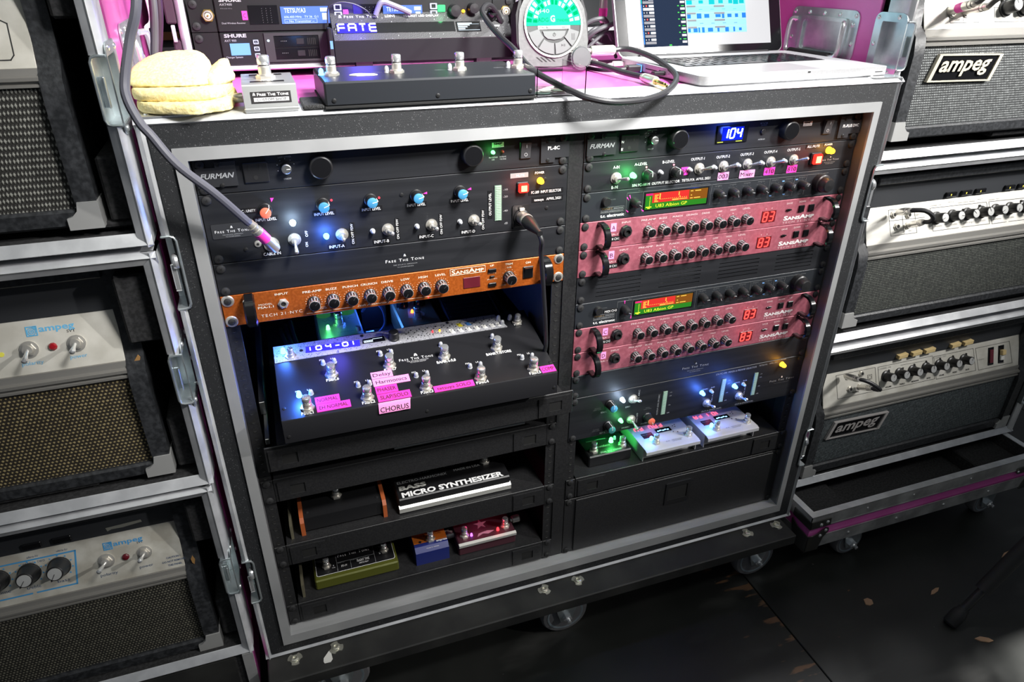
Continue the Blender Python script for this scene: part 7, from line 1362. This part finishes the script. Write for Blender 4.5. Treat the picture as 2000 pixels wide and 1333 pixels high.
u, v = pm(-.225, .8035); ampeg_logo(pl, u, v, .053, .0125, mat('sky_blue_print', (.12, .42, .68), .5)); T(pl, 'SVT', pm(-.1815, .8025), .0095, .0036, BLK, .0003, 'xy')
LB_ = mat('sky_blue_print', (.12, .42, .68), .5); T(pl, 'polarity', pm(-.239, .7632), .0235, .0048, LB_, .0003, 'xy'); T(pl, 'power', pm(-.186, .7640), .0190, .0048, LB_, .0003, 'xy')
ptoggle(pl, pm(-.2265, .7855), .05, -.55); ptoggle(pl, pm(-.1745, .7855), .05, -.35)
J = MB(mat('red_jewel', (.30, .006, .012), .15, spec=.8)); u, v = pm(-.2010, .7850); J.lathe((u, v, 0), 'z', [(.0052, 0), (.0048, .002), (.0030, .0038), (0, .0042)], 10); part('pilot_jewel', J, pl)
single_y = MB(mat('yellow_sticker', (.75, .7, .1), .5)); u, v = pm(-.2565, .7835); single_y.prism(disc(u, v, .003, 12), 'xy', .0001, .0006); part('yellow_sticker', single_y, pl)
part('edge_wear', MB(mat('bare_wood_wear', (.45, .24, .08), .8)).prism([(-.117, .748), (-.111, .756), (-.109, .752), (-.112, .742), (-.113, .735), (-.1165, .741)], 'xz', .0010, .0023), t)
t, pl, pm, F, yt, zt = amp_head('worn amp head with blue framed bass and treble knobs in the lowest left case', -.108 - .612, .209, -.010, .231, .3665, .3850, .472, .518, GR_BLACKW, WORNPANEL, GB_, -.005)
M = MB(mat('blue_print_frame', (.05, .26, .52), .5)); q = lambda *p: [pm(*r) for r in p]; pline(M, q((-.60, .456), (-.264, .4555), (-.274, .3975), (-.325, .3975)), .0022); pline(M, q((-.332, .3975), (-.60, .398)), .0022); part('printed_frame', M, pl, 0)
for x, a in ((-.289, 150), (-.327, 145), (-.366, 150), (-.41, 120)):
    pknob(pl, pm(x, .4335), a, True, .92); D = MB(mat('blue_print_frame', (.05, .26, .52), .5)); u, v = pm(x, .4335)
    for k in range(9): aa = radians(225 - 270 * k / 8); D.prism([(u + .0165 * cos(aa - .09), v + .0165 * sin(aa - .09)), (u + .0165 * cos(aa + .09), v + .0165 * sin(aa + .09)), (u + .0190 * cos(aa), v + .0190 * sin(aa))], 'xy', .0001, .0004)
    part('scale_mark', D, pl, 0)
u, v = pm(-.2285, .4440); ampeg_logo(pl, u, v, .0530, .0120, mat('blue_print_frame', (.05, .26, .52), .5)); T(pl, 'SVT', pm(-.1845, .4440), .0085, .0034, BLK, .0003, 'xy')
for s, x, z, w, h in (('polarity', -.2425, .3990, .0230, .0046), ('power', -.1900, .3985, .0185, .0046), ('bass', -.297, .4055, .0155, .0050), ('treble', -.3365, .4055, .0180, .0050), ('volume', -.382, .4080, .0260, .0050), ('ultra-hi·', -.3245, .4590, .0150, .0034), ('ultra-lo·', -.2870, .4595, .0150, .0034)): T(pl, s, pm(x, z), w, h, mat('navy_print', (.04, .07, .14), .5), .0003, 'xy')
T(pl, 'CHANNEL TWO', pm(-.3350, .4485), .0310, .0034, mat('navy_print', (.04, .07, .14), .5), .0003, 'xy', 'p')
for s, x, z, w in (('CAUTION !', -.152, .4045, .0195), ('DO NOT REMOVE', -.159, .3975, .0315), ('THIS PANEL', -.1525, .3905, .0200)): T(pl, s, pm(x, z), w, .0030, mat('navy_print', (.04, .07, .14), .5), .0003, 'xy', 'b')
ptoggle(pl, pm(-.2290, .4260), -.15, -.05, 1.35); ptoggle(pl, pm(-.1775, .4260), -.08, .0, 1.25)
J = MB(mat('dull_plum_jewel', (.10, .006, .012), .25)); u, v = pm(-.2035, .4250); J.lathe((u, v, 0), 'z', [(.0052, 0), (.0048, .002), (.0030, .0034), (0, .0038)], 10); part('pilot_jewel', J, pl)
for a, c in ((-.329, -.305), (-.291, -.267)): part('rocker_switch', MB(GLOSSB).box(a, c, yt - .004, yt - .001, zt + .004, zt + .0145, .001), t)
part('torn_tape', MB(mat('torn_grey_tape', (.22, .22, .19), .8)).prism([(-.221, zt + .0060), (-.215, zt + .0085), (-.200, zt + .0080), (-.174, zt + .0110), (-.175, zt + .0150), (-.222, zt + .0125)], 'xz', yt - .0016, yt - .0008), t)
part('edge_wear', MB(mat('bare_wood_wear', (.45, .24, .08), .8)).prism([(-.1195, .396), (-.1165, .402), (-.114, .393), (-.1165, .384), (-.119, .389)], 'xz', .0010, .0023), t)

# low tray with the pink stripe under the right stack
t = thing('wheeled_tray', 'low open tray with silver edges and a pink stripe under the right stack', 'dolly', (1.39, .1, .092)); a, b, c, d = 1.0500, 1.7180, -.066, .47
part('floor_panel', MB(PLANK).box(a + .004, b - .004, c + .004, d - .004, .092, .104), t)
for nm, bx in (('front_wall', (a + .004, b - .004, c + .003, c + .012)), ('left_wall', (a + .003, a + .012, c + .012, d)), ('right_wall', (b - .012, b - .003, c + .012, d)), ('rear_wall', (a + .004, b - .004, d - .009, d))): part(nm, MB(PINK).box(bx[0], bx[1], bx[2], bx[3], .100, .170), t, label='pink wall')
A = ALUWEAR; z1_, z0_ = .184, .092
for nm, (x0_, x1_, y0_, y1_) in (('front', (a, b, c, c + .0015)),):
    part('top_rail', MB(A).box(x0_, x1_, y0_, y1_, .1525, z1_ - .001), t); part('bottom_rail', MB(A).box(x0_, x1_, y0_, y1_, z0_, .1235), t); M = MB(ALUWEAR); M.box(x0_, x1_, y0_ - .0012, y0_ + .001, .1235, .1250); M.box(x0_, x1_, y0_ - .0012, y0_ + .001, .1512, .1530); part('rail_lip', M, t)
for x in (a, b - .0015): part('top_rail', MB(A).box(x, x + .0015, c, d, .1525, z1_ - .001), t); part('bottom_rail', MB(A).box(x, x + .0015, c, d, z0_, .1235), t)
M = MB(ALU); P0, P1 = rect(a, b, c, d), rect(a + .0150, b - .0150, c + .0150, d - .015); M.ring(P0, P1, 'xy', z1_ - .0018, z1_ - .0002); part('rim', M, t)
F2 = MB(FOAM); F2.box(a + .012, b - .012, c + .012, c + .0145, .104, .180); F2.box(a + .012, a + .0145, c + .012, .45, .104, .180); F2.box(b - .0145, b - .012, c + .012, .45, .104, .180); F2.box(a + .014, a + .14, c + .014, .20, .104, .150, .003); F2.box(b - .14, b - .014, c + .014, .20, .104, .150, .003); F2.box(a + .14, b - .14, c + .014, .20, .104, .118, .003); part('foam_lining', F2, t)
for x in (1.165, 1.30, 1.44, 1.58): put(memo('rivet', m_rivet), 'rivet', t, (x, c, .108), scale=1.1)
for x in (1.20, 1.33, 1.50): put(memo('rivet', m_rivet), 'rivet', t, (x, c, .168), scale=.8)
C = MB(mat('dark_corner_steel', (.16, .16, .15), .35, .9)); C.prism([(a - .002, .1525), (a + .052, .1525), (a + .050, z1_ - .012), (a + .010, z1_ - .012), (a - .002, z1_ - .012)], 'xz', c - .003, c - .0005); C.prism([(a - .002, .1325), (a + .010, .130), (a + .030, .1360), (a + .042, .1460), (a + .050, .1440), (a + .052, .1350), (a + .040, .1200), (a + .034, .0900), (a - .002, .0880)], 'xz', c - .003, c - .0005)
C.prism([(c - .003, .1525), (c + .05, .1525), (c + .05, z1_ - .012), (c - .003, z1_ - .012)], 'yz', a - .0025, a - .0005); C.prism([(c - .003, .1325), (c + .03, .135), (c + .05, .144), (c + .05, .135), (c + .034, .0900), (c - .003, .0880)], 'yz', a - .0025, a - .0005); C.box(a - .0025, a + .034, c - .003, c + .034, .0875, .0895); cc = part('ball_corner', C, t)
for x, z in ((a + .026, .1595), (a + .042, .1635), (a + .043, .1395), (a + .031, .1270)): put(memo('rivet', m_rivet), 'rivet', cc, (x, c - .003, z), scale=1.2)
C = MB(mat('dark_corner_steel', (.16, .16, .15), .35, .9)); C.prism(rrect(1.648, 1.690, .1430, .1585, .006), 'xz', c - .004, c - .001); C.prism([(b - .034, .0880), (b + .002, .0880), (b + .002, .1325), (b - .02, .130)], 'xz', c - .003, c - .0005); cc = part('ball_corner', C, t)
for x, z in ((1.653, .150), (1.685, .152)): put(memo('rivet', m_rivet), 'rivet', cc, (x, c - .004, z))
for x in (1.215, 1.635): wheel(t, x, -.040, 0, .038, .092)
for x in (1.215, 1.635): wheel(t, x, .38, 0, .038, .092)
# dark wheeled base under the left stack
t = thing('wheeled_tray', 'dark low base with a grey metal corner edge under the left stack', 'dolly', (-.4, .1, .09)); part('body', MB(FOAM).box(-.073 - Wd, -.0800, -.024, .46, .092, .1940), t); part('corner_edge', MB(ALUWEAR).box(-.0800, -.0640, -.030, -.024, .090, .1940), t); part('side_panel', MB(PINK).box(-.0800, -.0660, -.024, .46, .092, .1940), t, label='pink side'); part('front_board', MB(PLANK).box(-.073 - Wd, -.0930, -.0285, -.024, .092, .1905), t)
for x in (-.20, -.62): wheel(t, x, .02, 0, .038, .092)
for x in (-.20, -.62): wheel(t, x, .36, 0, .038, .092)
# ------------------------------------------------------------------ cables
def cable(pts, r, m, label, name='cable', group=None, k=7, n=10):
    t = thing(name, label, 'cable', pts[0], group); part('cord', MB(m).tube(spl(pts, k), r, n), t); return t
def plug_body(t, p0, p1, r=.0065, tape_=None, tip=None, m=NICKEL, name='plug'):
    """machined plug barrel from p0 (cord end) to p1"""
    a = Vector(p1) - Vector(p0); L = a.length; M = MB(m); M.lathe(p0, a, [(r * .62, -.004), (r * .80, 0), (r * .80, L * .10), (r * .92, L * .11), (r * .92, L * .16), (r * .84, L * .17), (r * .84, L * .22), (r * .95, L * .23), (r, L * .3), (r, L * .96), (r * .9, L)], 18); b = part(name, M, t)
    if tape_: part('pink_tape', MB(tape_[0]).lathe(tuple(Vector(p0) + a * tape_[1]), a, [(r * 1.04, 0), (r * 1.05, L * (tape_[2] - tape_[1]))], 18), b)
    if tip:
        d = Vector(tip) - Vector(p1); l = d.length; part('jack_tip', MB(BRASS).lathe(p1, d, [(.0044, 0), (.0040, l * .12), (.0030, l * .13), (.0030, l * .7), (.0022, l * .74), (.0030, l * .82), (.0026, l * .94), (.0008, l)], 12), b)
    return b
# thick grey cable hanging into the input selector
t = cable([(.10, .40, 1.306), (.06, .30, 1.36), (.01, .10, 1.33), (-.006, .0, 1.24), (-.0146, -.03, 1.1679), (-.0285, -.035, 1.1315), (-.0405, -.045, 1.0948), (-.0412, -.055, 1.0767), (-.0336, -.065, 1.0551), (-.0250, -.07, 1.0421), (-.0066, -.075, 1.0118), (.0238, -.068, .9763), (.0480, -.052, .9400), (.0535, -.045, .9306)], .0050, GCABLE, 'thick blue grey cable hanging from above the towel into the input selector')
b = plug_body(t, (.0535, -.045, .9306), (.0785, -.026, .8880), .0068, (TAPEHOT, .34, .62)); part('jack_tip', MB(BRASS).tube([(.0755, -.026, .8900), (.0742, -.0005, .8860)], .003, 10), b)
# black microphone cable from the input selector's socket
t = cable([(.4160, -.060, .8835), (.4190, -.066, .8720), (.4218, -.058, .8531), (.4270, -.052, .8200), (.4324, -.045, .7877), (.4428, -.032, .7223), (.4520, -.012, .6700), (.4565, .030, .6300), (.4560, .10, .6080)], .0034, CABLE, 'black microphone cable dropping from the socket right of the output level meter')
M = MB(NICKEL); M.lathe((.4125, -.002, .8868), (-.004, -1, .10), [(.0088, 0), (.0088, .018), (.0094, .019), (.0094, .026), (.0088, .027)], 20); b = part('connector', M, t); M = MB(PLAST); M.lathe((.4119, -.028, .8893), (.10, -1, -.14), [(.0090, 0), (.0092, .010), (.0070, .022), (.0045, .034), (.0040, .040)], 18); part('boot', M, b)
# instrument cable looping from behind the display bar round to the tuner
t = cable([(.4700, .255, 1.120), (.4600, .250, 1.134), (.4479, .240, 1.144), (.4340, .222, 1.1460), (.4214, .200, 1.1375), (.4252, .170, 1.1211), (.4290, .130, 1.1080), (.4320, .095, 1.0990), (.4420, .045, 1.0770), (.4592, .0, 1.0640), (.4730, -.035, 1.0565), (.4850, -.050, 1.0520), (.5165, -.060, 1.0471), (.5666, -.050, 1.0465), (.6182, -.020, 1.0510), (.6600, .030, 1.0600), (.6780, .090, 1.0670), (.6800, .140, 1.0745), (.6680, .180, 1.0810), (.6560, .194, 1.0815), (.6420, .197, 1.0800)], .0042, CABLE, 'black instrument cable looping over the front edge to the tuner plug')
t = cable([(.5900, .225, 1.064), (.6040, .165, 1.0630), (.6090, .105, 1.0600), (.6180, .056, 1.0585)], .0042, CABLE, 'black cable with a loose gold tipped plug lying on the pink case top'); plug_body(t, (.6180, .052, 1.0584), (.6165, .012, 1.0580), .0068, None, (.6145, -.022, 1.0572))
# cables over the back of the display bar
cable([(.2720, .2670 - .01, 1.1330), (.2760, .2560, 1.1420), (.2800, .2550, 1.1490), (.2860, .2550, 1.1505), (.2975, .2550, 1.1465), (.3130, .2560, 1.1405), (.3250, .2570, 1.1350)], .0042, mat('mid_grey_cable', (.16, .16, .18), .5), 'thick grey cable arching over the display bar before the wireless screens')
cable([(.2000, .2560, 1.1200), (.2030, .2560, 1.1430), (.2120, .2550, 1.1490), (.2250, .2550, 1.1510), (.2420, .2550, 1.1480), (.2580, .2560, 1.1400), (.2640, .2570, 1.1330)], .0011, CABLE, 'thin black wire arching over the left end of the display bar')
M = MB(PLAST); M.box(.1975, .2035, .235, .262, TOP, 1.1180, .001); M.m(LCDPALE); M.box(.1985, .2025, .2345, .2352, 1.0900, 1.1010); single('small_upright_box', M, 'thin black upright box with a small light strip left of the display bar', 'box')
t = cable([(.5020, .258, 1.100), (.4960, .256, 1.118), (.4900, .255, 1.134)], .0015, mat('mid_grey_cable', (.16, .16, .18), .5), 'thin wire at the right end of the display bar')
# bundle hanging behind the towel, and white loop
for k, (dx, r, m) in enumerate(((0, .0050, CABLE), (.0065, .0048, mat('plum_black_cable', (.045, .02, .04), .45)), (.0018, .0040, mat('slate_cable', (.10, .10, .11), .5)))):
    cable([(.03 + dx, .40, 1.3075), (.0 + dx, .25, 1.34), (-.0135 + dx, .16, 1.24), (-.0175 + dx, .15 - .006 * (k == 2), 1.1602), (-.0240 + dx * .8, .15 - .006 * (k == 2), 1.120), (-.0300 + dx * .5, .15 - .006 * (k == 2), 1.090), (-.0330 + dx * .5, .155, 1.0565)], r, m, ('left', 'right', 'front')[k] + ' cable of the dark bundle hanging behind the towel', group='dark cable bundle behind the towel')
cable([(-.030, .30, 1.300), (-.036, .27, 1.20), (-.0345, .262, 1.135), (-.0440, .262, 1.120), (-.0395, .262, 1.102), (-.0415, .262, 1.088), (-.0400, .262, 1.072), (-.0350, .27, 1.0545)], .0030, WCABLE, 'white cable curving beside the pink case left of the dark bundle')
# plugs and leads at the laptop's left side
t = thing('usb_plug', 'black data plug with a glowing blue line in the laptop left side', 'plug', (.66, .152, TOP)); M = MB(PLAST); M.box(.6420, .6775, .1440, .1590, TOP + .0022, TOP + .0120, .002); part('plug_shell', M, t); part('light_line', MB(mat('blue_light_line', (.1, .3, 1), .3, emit=(.12, .35, 1), power=2)).box(.6650, .6662, .1436, .1594, TOP + .0021, TOP + .0124), t); M = MB(CABLE); M.tube(spl([(.643, .1515, TOP + .007), (.625, .155, TOP + .005), (.604, .185, TOP + .0035), (.590, .30, TOP + .0035)], 5), .0030, 8); part('cord', M, t)
t = thing('usb_receiver', 'stubby black adapter in the laptop left side nearest the front', 'plug', (.66, .085, TOP)); M = MB(PLAST); M.box(.6520, .6735, .0790, .0900, TOP + .0050, TOP + .0105, .001); part('plug_shell', M, t)
t = thing('power_plug', 'white magnetic power plug at the rear of the laptop left side', 'plug', (.67, .21, TOP)); M = MB(WHITEPL); M.box(.6480, .6660, .2030, .2120, TOP + .004, TOP + .0110, .001); part('plug_shell', M, t); M = MB(WCABLE); M.tube(spl([(.648, .2075, TOP + .0070), (.630, .215, TOP + .004), (.606, .235, TOP + .0024), (.612, .29, TOP + .0024), (.660, .315, TOP + .0024), (.650, .275, TOP + .0024), (.610, .262, TOP + .0024), (.58, .30, TOP + .0024)], 6), .0022, 8); part('cord', M, t)
cable([(.575, .28, TOP + .0022), (.604, .2045, TOP + .0022), (.628, .185, TOP + .0022), (.648, .1775, TOP + .0030), (.660, .1765, TOP + .0050)], .0020, WCABLE, 'second white lead lying before the power plug lead')
# patch cables on the right hand amps
def patch(a0, a1, b0, b1, mid, label, r=.0040):
    t = thing('patch_cable', label, 'cable', a0); plug_body(t, a1, a0, .0066); plug_body(t, b1, b0, .0066); part('cord', MB(CABLE).tube(spl([a1] + mid + [b1], 7), r, 10), t)
patch((1.178, .0455, .8005), (1.1395, -.008, .8235), (1.2150, .0420, .7735), (1.1800, -.008, .7985), [(1.1455, -.016, .8265), (1.1560, -.024, .8270), (1.1680, -.028, .8210), (1.1770, -.028, .8120), (1.1800, -.020, .8030)], 'short black patch cable with two nickel plugs on the white panel amp')
patch((1.166, .050, .4430), (1.1340, -.008, .4755), (1.2080, .043, .4110), (1.1750, -.008, .4465), [(1.1400, -.016, .4765), (1.1490, -.023, .4735), (1.1620, -.030, .4655), (1.1740, -.030, .4560), (1.1770, -.020, .4490)], 'short black patch cable with two nickel plugs on the silver panel amp')
for k, (p0, p1, ex, lab) in enumerate((((1.172, .053, 1.138), (1.1570, -.005, 1.1540), [(1.150, -.020, 1.160), (1.140, -.05, 1.185), (1.16, -.06, 1.25), (1.25, .0, 1.31), (1.35, .15, 1.268)], 'nickel plug with pink tape in the left jack of the top right amp'), ((1.205, .054, 1.138), (1.1835, -.005, 1.1480), [(1.172, -.022, 1.156), (1.165, -.05, 1.18), (1.19, -.06, 1.25), (1.29, .02, 1.31), (1.40, .15, 1.268)], 'nickel plug without tape in the right jack of the top right amp'))):
    t = thing('instrument_cable', lab, 'cable', p0); plug_body(t, p1, p0, .0070, (TAPEHOT, .42, .66) if k == 0 else None); part('cord', MB(CABLE).tube(spl([p1] + ex, 7), .0045, 10), t)

# ------------------------------------------------------------------ tripod stand at the right edge
t = thing('tripod_stand', 'black tripod stand whose padded leg ends in a rubber foot on the stage floor', 'stand', (1.75, -.25, 0)); hub = Vector((1.80, -.245, .600))
for k, (fx, fy) in enumerate(((1.279, -.268), (2.10, -.62), (2.12, .02))):
    f = Vector((fx, fy, .012)); d = (hub - f).normalized(); L = MB(PLAST); L.tube([f + d * .02, hub], .0085, 14); lg = part('leg', L, t); S = MB(RUBBER); S.tube([f + d * .085, f + d * .60], .0150, 16); part('padded_sleeve', S, lg)
    R = MB(RUBBER); R.lathe(tuple(f - d * .012), d, [(.0100, 0), (.0140, .004), (.0150, .018), (.0145, .034), (.0115, .040), (.0110, .046)], 18); part('rubber_foot', R, lg)
part('pole', MB(PLAST).cyl((1.80, -.245, .30), 'z', .012, 1.25, 16), t); part('collar', MB(PLAST).cyl((1.80, -.245, .57), 'z', .025, .06, 18), t)
# dark equipment cabinet far behind the left gap
t = thing('equipment_cabinet', 'tall black cabinet with ribbed panels far behind the hanging cables', 'cabinet', (-.1, .95, 0)); part('body', MB(PLAST).box(-.45, .42, .80, 1.3, 0, 1.55, .004), t)
for k in range(9): part('rib', MB(mat('rib_grey', (.05, .052, .055), .5)).box(-.44, .41, .792, .801, .98 + k * .062, .98 + k * .062 + .030, .002), t)
part('brown_patch', MB(mat('rust_label', (.30, .12, .05), .6)).box(-.085, -.045, .788, .792, 1.060, 1.075), t); part('silver_bar', MB(ALU).box(-.44, .41, .786, .792, 1.040, 1.046), t)
finish_text()
